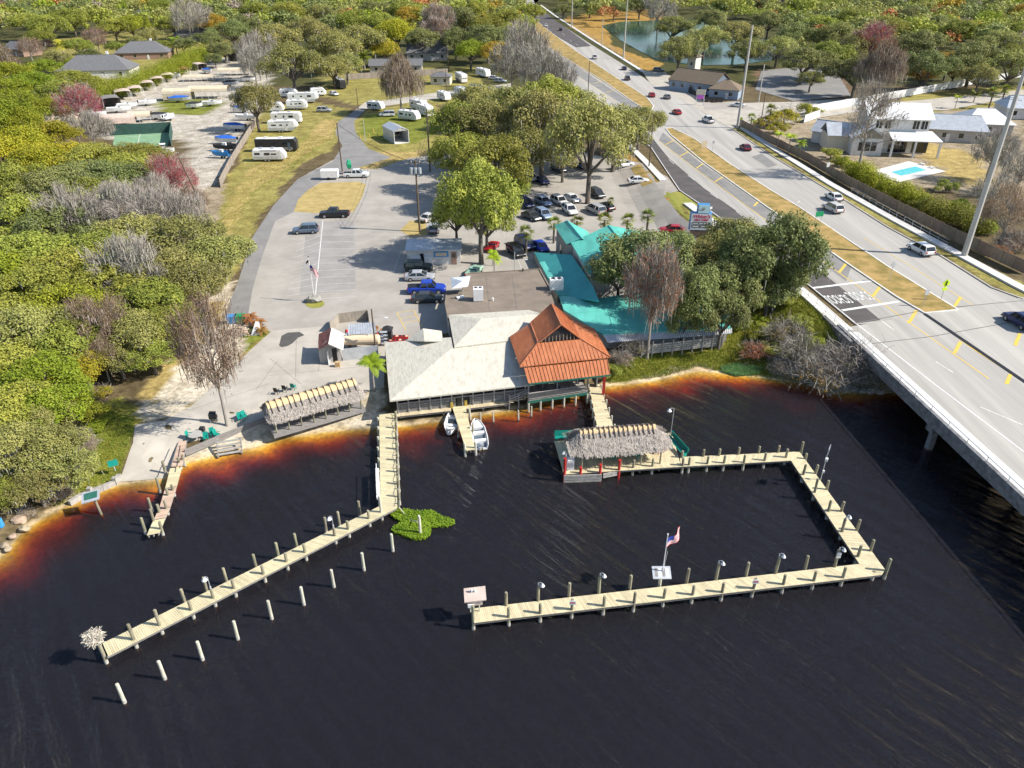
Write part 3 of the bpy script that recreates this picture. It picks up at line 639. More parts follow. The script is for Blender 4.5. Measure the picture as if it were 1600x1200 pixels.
def fascia(mb, a0, a1, b0, b1, z, inset=0.12, h=0.24):
    for a, b, o in ((a0,b0,a1),(a1,b1,a0)):
        a, b, o = [Vector((p[0],p[1],0)) for p in (a,b,o)]; s = (o-a).normalized()*inset
        mb.beam((a+s)+Vector((0,0,z-0.05-h/2)), (b+s)+Vector((0,0,z-0.05-h/2)), 0.07, h)
    a0, a1, b0, b1 = [Vector((p[0],p[1],z-0.06-h/2)) for p in (a0,a1,b0,b1)]
    mb.beam(lerp(a0,a1,.5), lerp(b0,b1,.5), 0.07, h)
PILE_MESH = {}
def pile(parent, p, h, m='pile', r=0.13, name='pile'):
    key = (round(h,1), m, r)
    if key not in PILE_MESH:
        mb = MB(); mb.tube([(0,0,0.36),(0,0,round(h,1)-0.05),(0,0,round(h,1))], [r*1.02,r*0.96,r*0.8], 10); mb.tube([(0,0,0.01),(0,0,0.36)], [r*1.1,r*1.07], 10, 1); mb.tube([(0,0,-2.4),(0,0,0.0)], r*1.05, 10, 2)
        PILE_MESH[key] = mb.mesh('pile', [m, 'pile_ring', 'pile_wet'])
    o = bpy.data.objects.new(name, PILE_MESH[key]); COL.objects.link(o)
    if parent is not None:
        o.parent = parent; o.location = Vector((p[0], p[1], 0)) - parent.location
    else: o.location = (p[0], p[1], 0)
    o.rotation_euler = (rng.uniform(-.02,.02), rng.uniform(-.02,.02), rng.uniform(0,6))
    return o
def dpx(*pp): return [G(px, py, DZ) for px, py in pp]
def dock(name, label, segs, piles=(), m='deck', z=DZ, ph=2.0):
    loc = segs[0][0]; d = thing(name, label, 'dock', (loc[0], loc[1], 0))
    mb, fb = MB(), MB()
    for s in segs: planks(mb, *s, z); fascia(fb, *s, z)
    mb.build('deck_planks', m, d, world=True, fix=False, kind='stuff'); fb.build('joists', 'grey_wood', d, world=True)
    for p in piles: pile(d, p[0], p[1], p[2] if len(p) > 2 else 'pile')
    return d
# --- long left pier: straight run then dog-leg
s1 = dpx((592.5,646),(616,645),(594.5,790),(621,793)); s2 = dpx((594.5,790),(621,793),(160,1005),(169,1025))
pl = []
for px, py in ((214,1012),(254,990),(303,966),(337,947),(369,932),(415,909),(450,890),(479,875),(525,849),(546,839),(578,822)):
    p = G(px, py, 0); pl.append((p, 2.6 if px < 260 else 1.95))
dirn = (s2[0]-s2[2]).normalized(); perp = Vector((-dirn.y, dirn.x, 0)); wd = (s2[2]-s2[3]).length + 0.2
for px, py in ((303,966),(337,947),(369,932),(415,909),(450,890),(479,875),(525,849),(546,839),(578,822)):
    p = G(px, py, 0); pl.append((p + perp*wd, 1.9, 'pile'))
pl.append((G(597,812,0), 2.9, 'pile_pale'))
nestpile = G(167,1036,0); pl.append((nestpile, 2.5, 'pile'))
for i in range(8):
    t = (i+0.6)/8.4
    pl.append((lerp(s1[1],s1[3],t)+Vector((0.18,0,0)), 1.95)); 
    pl.append((lerp(s1[0],s1[2],t)+Vector((-0.16,0,0)), 1.2, 'pile_pale'))
d1 = dock('pier', 'long tan plank pier from the white-roofed restaurant, bending left midway', [s1, s2], pl)
gw = MB(); rp = [lerp(s1[1],s1[3],t)+Vector((0.3,0,1.5-DZ)) for t in np.linspace(0.02,1,9)]
for a, b in zip(rp, rp[1:]):
    mid = (a+b)/2-Vector((0,0,0.18)); gw.tube([a, mid, b], 0.025, 5)
gw.build('side_rope', 'pile_pale', d1, world=True)
for i in range(15):
    a = lerp(s1[1],s1[3],(i+.5)/15)+Vector((0.16,0,0)); MB().beam(a+Vector((0,0,-0.3)), a+Vector((0.05,0,0.35)), 0.12, 0.12).build('fender_post', 'pile_pale', d1, world=True)
# pale kayak rack rail on the pier's left edge
kr = thing('kayak_rack', 'white rail and slide board fixed along the left edge of the long pier', 'rack', (G(590,770,DZ).x, G(590,770,DZ).y, 0))
a_, b_ = G(590,732,DZ+0.3), G(592,778,DZ+0.3)
MB().loft([[(a_.x-.22,a_.y,DZ+.1),(a_.x+.12,a_.y,DZ+.1),(a_.x+.12,a_.y,DZ+.35),(a_.x-.22,a_.y,DZ+.35)],[(b_.x-.22,b_.y,DZ+.1),(b_.x+.12,b_.y,DZ+.1),(b_.x+.12,b_.y,DZ+.35),(b_.x-.22,b_.y,DZ+.35)]]).build('board', 'white', kr, world=True)
for t in (0.1,0.5,0.9):
    p = lerp(a_,b_,t); MB().tube([(p.x-.1,p.y,-1.5),(p.x-.1,p.y,DZ+.9)],0.05,6).build('stanchion','white',kr,world=True)
MB().tube([(a_.x-.1,a_.y,DZ+.9),(b_.x-.1,b_.y,DZ+.9)],0.04,6).build('top_rail','white',kr,world=True)
# --- boardwalk along the restaurant front
bw = dock('boardwalk', 'narrow tan boardwalk along the water side of the white-roofed restaurant', [dpx((617,651),(616.5,643.5),(705,641.5),(704,633.5)), dpx((727.5,638.5),(727,631),(798,630),(797,622))],
          [(G(px,py,0), 1.15, 'pile_pale') for px, py in ((627,655),(647,652),(672,649),(696,646),(755,641),(790,636))])
# --- finger pier between the two skiffs
fp = dock('finger_pier', 'short tan finger pier between the two white skiffs', [dpx((706,634),(726.5,631.5),(728.5,704),(742.5,702))], [(G(727,713,0),1.7,'pile_pale'),(G(743.5,711,0),1.7,'pile_pale'),(G(733,656,0)+Vector((.1,0,0)),1.5,'pile_pale'),(G(716.5,683,0),1.5),(G(739,680,0),1.4)])
# --- platform dock with thatched roof
T0, T1, T2, T3 = dpx((866,689),(881,741),(1064,729),(1050,676))
W0, W1, W2, W3 = dpx((920,600),(936.5,600),(936.5,684),(963,681))
L0, L1, L2, L3 = dpx((1062,714),(1064,729),(1249,705.5),(1236,719.5))
K0, K1, K2, K3 = dpx((1249,705.5),(1236,719.5),(1383,890),(1343,881))
Q0, Q1, Q2, Q3 = dpx((1343,881),(1378,898),(736,951),(741,973))
pl = []
for px, py in ((872,735),(1047,729)): pass
for px, py, hh in ((740,983,2.6),(795,977,2.0),(844,971,2.0),(893,965,2.1),(942,960,2.05),(989,955,2.1),(1035,947,2.0),(1080,942,2.0),(1126,938,2.0),(1174,932,2.1),(1221,926,2.0),(1268,920,2.05),(1313,915,2.1)):
    pl.append((G(px,py,0), hh))
for px, py, hh in ((791,947,2.4),(841,940,2.6),(889,933,2.4),(936,928,2.8),(984,921,2.4),(1073,912,2.45),(1119,907,2.7),(1166,901,2.4),(1212,897,2.8),(1259,890,2.4),(1305,887,2.8)):
    p = G(px, py, DZ); pl.append((p+Vector((0,.12,0)), hh))
for px, py, hh in ((1381,904,2.3),(1362,906,1.0),(1336,882,2.2),(1312,843,2.4),(1291,811,2.2),(1270,781,2.6),(1252,753,2.2),(1225,726,2.0)):
    pl.append((G(px,py,0), hh))
for px, py, hh in ((1358,861,2.2),(1336,829,2.2),(1312,799,2.1),(1290,765,2.0),(1272,740,2.0),(1250,706,2.2),(1257,717,1.6)):
    p = G(px, py, DZ); pl.append((p+Vector((.15,.05,0)), hh))
for px, py in ((988,742),(1018,740),(1065,739),(1075,738),(1103,736),(1129,735),(1160,734),(1192,731)): pl.append((G(px,py,0), 1.95))
for px in (1066,1099,1124,1154,1186,1216): 
    p = G(px, 716-(px-1066)*0.055, DZ); pl.append((p+Vector((0,.15,0)), 1.75))
d3 = dock('platform_dock', 'tan platform dock with thatched shelter and a long square loop of walkways', [(T0,T1,T3,T2),(W0,W1,W2,W3),(L0,L1,L2,L3),(K0,K1,K2,K3),(Q0,Q1,Q2,Q3)], pl)
crn = MB(); cp = dpx((1343,881),(1383,890),(1378,898)); planks(crn, cp[0], cp[0]+Vector((0.01,0,0)), cp[1], cp[2], DZ); crn.build('corner_planks', 'deck', d3, world=True, fix=False, kind='stuff')
fnd = MB(); a_, b_ = G(881,745,.6), G(940,743,.6); c_ = G(968,738,.6)
for k in range(3): fnd.beam(a_+Vector((0,-.12,.12-.32*k)), b_+Vector((0,-.12,.12-.32*k)), 0.1, 0.26)
fnd.build('fender_boards', 'pale_wood', d3, world=True); f2 = MB()
for k in range(2): f2.beam(b_+Vector((.15,0,.1-.3*k)), c_+Vector((0,0,.1-.3*k)), 0.1, 0.24)
f2.build('fender_boards', 'pale_wood', d3, world=True)
for px, py, hh in ((882,739,1.9),(907,738,.75),(937.5,737,1.0),(967,733,1.25)):
    p = G(px, py, DZ); MB().tube([(p.x,p.y-.1,-1.5),(p.x,p.y-.1,DZ+hh)], 0.14, 8).build('red_post', 'red_paint', d3, world=True)
for sgn, e0, e1 in ((1,W0,W2),(-1,W1,W3)):
    for i in range(6):
        p = lerp(e0,e1,(i+.4)/6.4); MB().tube([(p.x-.12*sgn,p.y,-1.6),(p.x-.12*sgn,p.y,DZ+.35)],0.1,7).build('short_post','pile_pale',d3,world=True)
# --- old pinkish pier by the boat ramp
oz = 0.75
og = lambda *pp: [G(px,py,oz) for px,py in pp]
pl = [(G(px,py,0),hh,'pile') for px,py,hh in ((252,785+25,1.7),(243,823,2.1),(266,783,1.6),(273,775,1.4),(263,804,1.7),(255,836,1.6),(228,834,1.9),(238,800,1.7),(251,770,1.9),(259,740,1.6),(283,733,1.5),(289,728,1.4))]
d4 = thing('old_pier', 'short weathered pinkish plank pier beside the boat ramp', 'dock', (G(250,780,0).x, G(250,780,0).y, 0))
secs = [((266,731),(284,730),'deck_pink'),((258,763),(276,760),'deck'),((248,796),(266,792),'deck_pink'),((240,812),(258,809),'deck_pink'),((229,837),(249,833),'deck')]
for (a0,a1,_),(b0,b1,mm_) in zip(secs, secs[1:]):
    mb = MB(); A0,A1_,B0,B1_ = og(a0,a1,b0,b1); t = (B0-A0).normalized()*0.06; planks(mb, A0+t, A1_+t, B0-t, B1_-t, oz, 0.2); mb.build('deck_section', mm_, d4, world=True, fix=False, kind='stuff')
    fb = MB(); fascia(fb, A0, A1_, B0, B1_, oz-.02); fb.build('joists', 'grey_wood', d4, world=True)
mb = MB(); planks(mb, *[G(px,py,oz+.1) for px,py in ((279,690),(292,688),(268,729),(285,728))], oz+.1, 0.2); mb.build('gangway', 'deck_pink', d4, world=True, fix=False, kind='stuff')
for e in (((279,690),(267,729)),((292,688),(286,728))):
    MB().tube([G(*e[0],oz+.9), G(*e[1],oz+.9)], .04, 6).build('gangway_rail','grey_wood',d4,world=True)
for p in pl: pile(d4, p[0], p[1], p[2])
# --- free-standing mooring piles
for i, (px, py) in enumerate(((195,1098),(258,1061),(317,1031),(372,999),(425,967),(475,945),(522,917),(569,891),(614,861))):
    o = pile(None, G(px,py,0), 2.05, 'pile_pale', name='mooring_pile')
    tag(o, 'pale mooring pile in open water, %s from left beside the dog-leg pier' % ordinal(i+1), 'pile', 'mooring piles in a row in the water')
for i, (px, py) in enumerate(((751,660),(771,659),(785+25,656),(830,650))):
    o = pile(None, G(px,py,0), 1.3, 'pile_pale', .09, name='mooring_stake')
    tag(o, 'thin grey stake in the restaurant shallows, %s from the left' % ordinal(i+1), 'stake', 'stakes in the shallows')
o = pile(None, G(657,835,0), 2.2, 'pile_pale', name='mooring_pile'); tag(o, 'leaning pale pile standing in the bright green weed raft', 'pile')
# --- dock lamps
def dock_lamp(p, zb, h, ang, label, arm=0.5, shade=0.16, lean=0):
    t = thing('dock_lamp', label, 'lamp', (p[0], p[1], zb), ang, 'lamps on the docks')
    MB().tube([(0,0,0),(0,0,h),(arm*.3,0,h+.12),(arm*.8,0,h+.12),(arm,0,h+.02)], 0.03, 6).build('lamp_arm','galv',t)
    MB().tube([(arm,0,h+.05),(arm,0,h-.03),(arm,0,h-.2)], [shade*.3,shade*.6,shade*1.2], 10).build('lamp_shade','white',t)
    MB().tube([(0,0,.05),(0,0,.3)], .07, 6).build('junction_box','galv',t)
for px, py, hh, lb in ((841,940,2.6,'second far-side post from the hut end of the square dock'),(936,928,2.8,'post midway between hut and flagpole'),(1119,907,2.7,'post just right of the dock flagpole'),(1212,897,2.8,'taller post on the far edge of the front walkway'),(1305,887,2.8,'post nearest the inner corner of the square dock')):
    p = G(px, py, DZ); dock_lamp(p+Vector((0,.12,0)), hh, .28, R(-20), 'white shaded lamp on the '+lb, .32)
p = G(1312,843,0); dock_lamp(p, 2.4, .3, R(10), 'white shaded lamp on the right walkway of the square dock', .35)
p = G(337,947,0); dock_lamp(p, 1.9, 1.3, R(200), 'white globe-shaded lamp halfway along the dog-leg pier', .25, .2)
p = G(525,849,0); dock_lamp(p, 1.9, 1.2, R(200), 'white shaded lamp near the bend of the dog-leg pier', .25, .2)
p = G(1048,678,DZ); dock_lamp(p, DZ, 3.2, R(190), 'tall goose-neck lamp at the right end of the thatched shelter', .5, .22)
p = G(883,738,DZ); dock_lamp(p, DZ+1.9, .5, R(150), 'white lamp on the red post at the platform corner', .3, .14)
# --- osprey nest
nt_ = thing('osprey_nest', 'big ragged pale stick nest on the end pile of the dog-leg pier', 'nest', (nestpile.x, nestpile.y, 2.45))
nb_ = MB()
for i in range(420):
    a = rng.uniform(0,6.28); r_ = rng.uniform(0,.62)**0.9; z_ = rng.uniform(0,.75)*(1-(r_/.75)**2*.5)
    c_ = Vector((math.cos(a)*r_-.25, math.sin(a)*r_, .05+z_)); d_ = Vector((rng.gauss(0,1), rng.gauss(0,1), rng.gauss(0,.45))).normalized()*rng.uniform(.15,.38)
    nb_.beam(c_-d_, c_+d_, .035, .035)
nb_.build('sticks','nest',nt_, fix=False, kind='stuff')
MB().tube([(-.25,0,.02),(-.25,0,.35),(-.25,0,.6)],[.35,.6,.35],12).build('nest_core','thatch',nt_)
# --- little hut on dock end
hp = G(744,957,DZ); hut = thing('dock_hut', 'small pinkish box hut with sloping lid at the end of the square dock', 'hut', (hp.x-.15, hp.y+.1, DZ+1.15), R(6))
MB().slab([(-.75,-.55,.55),(.95,-.55,.65),(.95,.6,.95),(-.75,.6,.85)], .1).build('roof','pink_tin',hut)
MB().box((0.05,0,.22),(1.2,.8,.55)).build('cabinet','pink_tin',hut)
MB().box((-.25,-.5,.05),(.5,.12,.3)).build('sign_board','white',hut)
for x_ in (-.3,.4): MB().tube([(x_,0,-1.15),(x_,0,0)],.06,6).build('leg','pile_pale',hut)
for x_ in (-.15,.1): MB().tube([(x_,.2,.8),(x_,.2,1.0),(x_,.2,1.12)],[.05,.09,.06],8).build('lamp','white',hut)
# --- dock signs
def notice(p, z, w, h, m, label, rz=0, post=None, tilt=0, stripe=None, name='notice_sign', cat='sign'):
    t = thing(name, label, cat, (p[0],p[1],z), rz)
    MB().box((0,0,h/2),(w,.04,h)).build('sign_board', m, t)
    if post: MB().tube([(0,.05,-post),(0,.05,h)],.035,6).build('post','galv',t)
    if stripe: MB().box((0,-.026,h*.55),(w*.75,.012,h*.28)).build('sign_print', stripe, t)
    return t
for px, py, lb in ((893,965,'left'),(1174,932,'right')):
    p = G(px,py,0); notice((p.x,p.y-.18),1.65,.5,.42,'white','white and red notice on a front pile of the square dock, %s one' % lb, stripe='red_paint')
p = G(1305,887,DZ); notice((p.x,p.y+.0),2.05,.35,.6,'white','pale notice on the lamp post at the inner corner of the square dock', stripe='galv')
p = G(1283,750,DZ); t_ = notice((p.x,p.y),4.2,1.0,.75,'galv','brown two-panel sign on a tall grey pole beside the right walkway', R(60), 3.6, stripe='grey_wood')
MB().box((0,.0,-.75),(.3,.25,.3)).build('meter_box','white',t_); MB().box((0,.0,-2.2),(.2,.2,.25)).build('meter_box','white',t_)
# --- dock flagpole with board
fpp = G(1031,914,DZ)
def us_flag(parent, z, w, h, wind, drop=0.0):
    nx_, ny_ = 26, 13; off = lambda u, v: Vector((u*w*math.cos(wind), u*w*math.sin(wind), 0)) + Vector((-math.sin(wind), math.cos(wind), 0))*(0.16*w*math.sin(u*7+v*1.5)*u) + Vector((0,0,-drop*u*u+0.05*math.sin(u*9)))
    for s_ in range(3):
        mb = MB()
        for i in range(nx_):
            for j in range(ny_):
                u0,u1,v0,v1 = i/nx_,(i+1)/nx_,j/ny_,(j+1)/ny_
                canton = u0 < 0.4 and j >= 6
                k = 2 if canton else (0 if j % 2 == 0 else 1)
                if k != s_: continue
                mb.face([off(u0,v0)+Vector((.04,0,z+v0*h)), off(u1,v0)+Vector((.04,0,z+v0*h)), off(u1,v1)+Vector((.04,0,z+v1*h)), off(u0,v1)+Vector((.04,0,z+v1*h))])
        mb.build(('stripes_red','stripes_white','canton')[s_], ('flag_red','white','flag_blue')[s_], parent, fix=False)
ft = thing('dock_flagpole', 'white flagpole with striped flag on the front walkway of the square dock', 'flagpole', (fpp.x, fpp.y+.1, 0))
MB().tube([(0,0,-1),(0,0,2.3)],.14,10).build('base_pile','pile_pale',ft)
MB().tube([(.1,0,2.3),(.1,0,6.3)],[.05,.035],8).build('mast','white',ft); MB().tube([(.1,0,6.3),(.1,0,6.42)],.06,8).build('finial','white',ft)
MB().tube([(.12,0,2.4),(.28,0,4.6)],.012,4).build('halyard','white',ft)
fl = thing('flag', 'rippling red white and blue flag flying over the square dock', 'flag', (fpp.x+.12, fpp.y+.1, 5.0)); us_flag(fl, 0, 1.5, .95, R(35), -.35)
bt = thing('display_board', 'grey chart board tilted on the base of the dock flagpole', 'board', (fpp.x, fpp.y+.02, 2.15))
MB().slab([(-.75,-.5,0.0),(.75,-.5,0.0),(.75,.45,.45),(-.75,.45,.45)],.06).build('panel','galv',bt)
for i in range(4): MB().slab([(-.55+.3*i,-.35,.075),(-.33+.3*i,-.35,.075),(-.33+.3*i,.3,.385),(-.55+.3*i,.3,.385)],.004).build('chart','white' if i % 2 else 'grey_wood',bt)
# ================================================================== thatched roofs
def thatch(name, label, A, B, halfw, eave, ridge, capw=0.55, n_sp=15, hip=1.2, posts=5, over=.3, foot=None):
    """ridge from A to B (world 2-D), height of eave/ridge"""
    A, B = Vector((A[0],A[1],0)), Vector((B[0],B[1],0)); d = (B-A).normalized(); p = Vector((-d.y,d.x,0)); L_ = (B-A).length
    t = thing(name, label, 'shelter', ((A+B)/2)[:2]+(0,) if False else ((A.x+B.x)/2,(A.y+B.y)/2,0))
    core = MB(); Z = Vector((0,0,1))
    a0, b0 = A+d*hip*.5, B-d*hip*.5
    sh = .12
    prof = [(-halfw+sh, eave-.05), (-halfw*.5, lerp(eave,ridge,.55)), (-.12, ridge-.05), (.12, ridge-.05), (halfw*.5, lerp(eave,ridge,.55)), (halfw-sh, eave-.05), (0, eave+.25)]
    ring = lambda c, k, zk=0: [c+p*x*k+Z*(lerp(eave,z_,zk) if zk else z_) for x, z_ in prof]
    core.loft([[A-d*hip*.3+p*x*.82+Z*(eave+(z_-eave)*.18) for x,z_ in prof], ring(a0,1), ring(b0,1), [B+d*hip*.3+p*x*.82+Z*(eave+(z_-eave)*.18) for x,z_ in prof]])
    core.build('thatch_bed','thatch',t,world=True)
    st = MB(); nst = int(L_*900)
    for i in range(nst):
        s = rng.uniform(-hip*.6, L_+hip*.6); side = 1 if rng.random() < .5 else -1; u = rng.uniform(.05,1.0)
        k = 1.0
        if s < hip*.5: k = max(.15, (s+hip*.6)/(hip*1.1))
        if s > L_-hip*.5: k = max(.15, (L_+hip*.6-s)/(hip*1.1))
        z_ = lerp(ridge, eave, u) if k > .95 else lerp(lerp(eave,ridge,min(1,.15+k)), eave, u)
        z_ += .1*math.sin(math.pi*u)*.8
        c = A + d*s + p*side*halfw*u*(.75+.25*k) + Z*z_
        fall = (p*side*halfw + Z*(eave-ridge)).normalized()
        ln = rng.uniform(.16,.36); w_ = rng.uniform(.02,.045)
        up_ = Z*.5+p*side*.3
        q0 = c + up_*rng.uniform(.0,.12); q1 = c + fall*ln + d*rng.uniform(-.12,.12) + up_*rng.uniform(.02,.16)
        st.face([q0-d*w_, q0+d*w_, q1+d*w_*.6, q1-d*w_*.6])
    st.build('palm_fronds','thatch',t,world=True,fix=False,kind='stuff')
    cap = MB(); cap.loft([[c+p*x*capw+Z*(ridge+zz) for x,zz in ((-1,-.28),(-.5,.02),(0,.12),(.5,.02),(1,-.28),(0,-.1))] for c in (A+d*hip*.35, B-d*hip*.35)]); cap.build('ridge_cap','thatch_cap',t,world=True)
    for i in range(n_sp):
        s = lerp(hip*.5, L_-hip*.5, (i+.3)/(n_sp-.4)); c = A+d*s; sk = rng.uniform(-.06,.06)
        for sg in (-1,1):
            MB().beam(c+p*sg*(-.16)+d*sk+Z*(ridge+.3), c+p*sg*(capw*1.9)+d*(sk*2)+Z*(ridge-.42*capw/.55), .07,.07).build('ridge_spar','spar',t,world=True)
    for i in range(posts):
        for sg in (-1,1):
            c = lerp(A+d*.4,B-d*.4,i/(posts-1))+p*sg*(halfw-over); gz = max(0, H1(c.x,c.y)-.3) if foot is None else foot
            MB().tube([c+Z*gz, c+Z*(eave+.15)],.09,7).build('post','pile',t,world=True)
    return t
A_, B_ = G(898,674,4.2), G(1032,664,4.2)
thatch('thatched_shelter', 'long grey thatched palm shelter with pale ridge cap on the platform dock', A_, B_, 2.45, DZ+1.75, 4.2, .5, 15, 1.5)
A_, B_ = G(412,628,4.3), G(556,589,4.3)
th2 = thatch('thatched_shelter', 'long brownish thatched palm shelter above the sandy beach', A_, B_, 2.25, LAND+1.5, 4.0, .75, 15, .5, 8, .3, LAND-.3)
fl2 = MB(); dA = (B_-A_); dA.z = 0; dA.normalize(); pA = Vector((-dA.y,dA.x,0)); fl2.slab([Vector((c.x,c.y,LAND+.06)) for c in (A_-pA*2.1, B_-pA*2.1, B_+pA*2.1, A_+pA*2.1)], .5); fl2.build('floor', 'grey_wood', th2, world=True)
# beach-side retaining wall under it
rw = thing('retaining_wall', 'low grey timber retaining wall with rail above the beach', 'wall', (GP(500,650).x, GP(500,650).y, 0))
wp = [GP(px,py) for px,py in ((292,716),(320,703),(345,690),(400,664),(424,656),(450,648),(475,641),(500,634),(525,627),(550,620),(570,614))]
for a, b in zip(wp, wp[1:]):
    for k in range(3): MB().beam((a.x,a.y,LAND-.15-.27*k),(b.x,b.y,LAND-.15-.27*k),.09,.25).build('timber','grey_wood',rw,world=True)
for p in wp[4:]:
    MB().beam((p.x,p.y-.1,-.1),(p.x,p.y-.1,LAND+.35),.18,.18).build('wall_post','grey_wood',rw,world=True)
# beach steps
bs = thing('beach_stairs', 'weathered wooden stair leading down to the sand', 'stairs', (GP(360,700).x, GP(360,700).y, 0), R(18))
for k in range(4): MB().box((0,-.4*k,1.0-.25*k),(2.6,.3,.07)).build('tread','pale_wood',bs)
for x_ in (-1.2,1.2): MB().beam((x_,.2,1.1),(x_,-1.5,.05),.1,.22).build('stringer','grey_wood',bs)
# ================================================================== main buildings
def P3(*pp): return [G(px, py, z) for px, py, z in pp]
def ribs(mb, t0, t1, b0, b1, sp=0.5, w=0.05, h=0.07, skip=0):
    t0,t1,b0,b1 = [Vector(v) for v in (t0,t1,b0,b1)]
    nrm = (t1-t0).cross(b0-t0)
    if nrm.length < 1e-6: nrm = (b1-b0).cross(t0-b0)
    nrm.normalize(); nrm = nrm if nrm.z > 0 else -nrm
    n_ = max(2, int(max((t1-t0).length, (b1-b0).length)/sp))
    for i in range(skip, n_+1-skip):
        a, b = lerp(t0,t1,i/n_), lerp(b0,b1,i/n_)
        if (a-b).length > 0.15: mb.beam(a+nrm*h*.4, b+nrm*h*.4, w, h, up=nrm)
def wall(mb, pts, z0, z1, th=0.15, mi=0):
    for a, b in zip(pts, pts[1:]):
        mb.loft([[Vector((p.x,p.y,z0))+o for o in (Vector((0,0,0)),)] for p in (a,b)]) if False else None
        d = Vector((b.x-a.x,b.y-a.y,0)).normalized(); q = Vector((-d.y,d.x,0))*th/2
        mb.slab([(a.x-q.x,a.y-q.y,z1),(b.x-q.x,b.y-q.y,z1),(b.x+q.x,b.y+q.y,z1),(a.x+q.x,a.y+q.y,z1)], z1-z0, mi)
def offs(poly, d):
    c = sum((Vector((p.x,p.y,0)) for p in poly), Vector())/len(poly)
    out = []
    n_ = len(poly)
    for i in range(n_):
        p0, p, p1 = poly[i-1], poly[i], poly[(i+1)%n_]
        e0 = (Vector((p.x-p0.x,p.y-p0.y,0))).normalized(); e1 = (Vector((p1.x-p.x,p1.y-p.y,0))).normalized()
        n0 = Vector((-e0.y,e0.x,0)); n1 = Vector((-e1.y,e1.x,0)); m_ = n0+n1
        m_ = m_/max(.3,m_.dot(n0)) if m_.length > 1e-4 else n0
        if (Vector((p.x,p.y,0))+m_*0.1-c).length > (Vector((p.x,p.y,0))-c).length: m_ = -m_
        out.append(Vector((p.x+m_.x*d,p.y+m_.y*d,p.z)))
    return out
rs = thing('restaurant', 'white-roofed waterfront restaurant with grey plank front beside the boardwalk', 'restaurant', (G(700,600,LAND).x, G(700,600,LAND).y, 0))
EZ = 3.2
A,B,C,D,D2 = P3((609,626,EZ),(831,601,EZ),(601,535,EZ),(708,542,4.7),(705,527,4.7))
E2 = G(838,527,4.7)
rf = MB(); rf.slab([A,B,E2,D],.18); rf.build('front_roof','white_roof',rs,world=True)
D3 = Vector((D2.x, D2.y, D2.z)); K = G(704,519,4.6)
rf = MB(); rf.slab([C,A,D,D2],.18); rf.build('left_roof','white_roof',rs,world=True)
# cross gable at the back of the left roof
g0,g1,g2,g3,g4 = P3((634,532,3.7),(661,513,4.7),(663,533,4.7),(690,517,3.9),(692,533,4.5))
rf = MB(); rf.slab([g0,g1,g2],.1); rf.slab([g1,g3,g4,g2],.1); rf.build('cross_gable','white_roof',rs,world=True)
U0,U1,U2,U3,U4,U5 = P3((710,542,4.85),(701,492,4.85),(752,498,5.9),(846,490,5.9),(826,484,4.85),(838,527,4.85))
rf = MB(); rf.slab([U0,U5,U3,U2],.16); rf.slab([U0,U2,U1],.16); rf.slab([U1,U2,U3,U4],.16); rf.build('upper_roof','white_roof',rs,world=True)
w_ = MB(); wall(w_, [U1+Vector((.3,-.2,0)), U0+Vector((.3,.3,0)), U5], 3.4, 4.7); wall(w_, [U1+Vector((.3,-.2,0)), U4], 3.4, 4.7); w_.build('upper_wall','wall_white',rs,world=True)
br = P3((701,500,4.2),(696,476,4.2),(698,457,4.2),(722,456,4.2),(730,428,4.2),(843,421,4.2),(860,452,4.2),(866,474,4.2),(840,500,4.2))
rf = MB(); rf.slab(br,.3); rf.build('flat_roof','brown_roof',rs,world=True)
pw = MB(); wall(pw, offs(br,.12)+[offs(br,.12)[0]], LAND, 3.9); pw.build('rear_wall','wall_grey',rs,world=True)
pk = MB(); 
for a,b in zip(br[0:6],br[1:7]): pk.beam(a+Vector((0,0,.06)), b+Vector((0,0,.06)), .18,.14)
pk.build('roof_edge','brown_roof',rs,world=True)
for a,b in (((760,432),(765,490)),((800,428),(808,484)),((705,462),(860,450))):
    P_,Q_ = G(*a,4.2),G(*b,4.2); MB().beam(P_+Vector((0,0,.01)),Q_+Vector((0,0,.01)),.06,.02).build('roof_seam','joint',rs,world=True)
ei = offs([A,B,E2,D2,C], .8)
wl_ = MB(); wall(wl_, [ei[4], ei[0]], .8, EZ-.1); wall(wl_, [ei[4], ei[3]], LAND-.3, EZ+.1); wl_.build('side_wall','grey_wood',rs,world=True)
a_, b_ = Vector((ei[0].x,ei[0].y,0)), Vector((ei[1].x,ei[1].y,0)); fd = (b_-a_).normalized(); fn = Vector((fd.y,-fd.x,0)); FLn = (b_-a_).length
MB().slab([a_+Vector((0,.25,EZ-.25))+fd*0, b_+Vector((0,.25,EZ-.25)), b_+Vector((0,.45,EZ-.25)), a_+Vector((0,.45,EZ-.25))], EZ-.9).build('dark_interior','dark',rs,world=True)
sd_ = MB()
for k in range(6):
    z_ = 1.05+.25*k if k < 5 else 2.95
    for s0,s1 in ((0,6.6),(8.2,FLn)):
        sd_.beam(a_+fd*s0+Vector((0,0,z_)), a_+fd*s1+Vector((0,0,z_)), .05,.21)
sd_.build('siding_boards','grey_wood',rs,world=True,kind='stuff')
for s in np.linspace(0,FLn,13):
    p = a_+fd*s+fn*.06; MB().beam(p+Vector((0,0,.9)), p+Vector((0,0,EZ-.2)),.16,.14).build('front_post','pale_wood',rs,world=True)
MB().beam(a_+fn*.1+Vector((0,0,2.25)), b_+fn*.1+Vector((0,0,2.25)),.12,.08).build('counter_rail','pale_wood',rs,world=True)
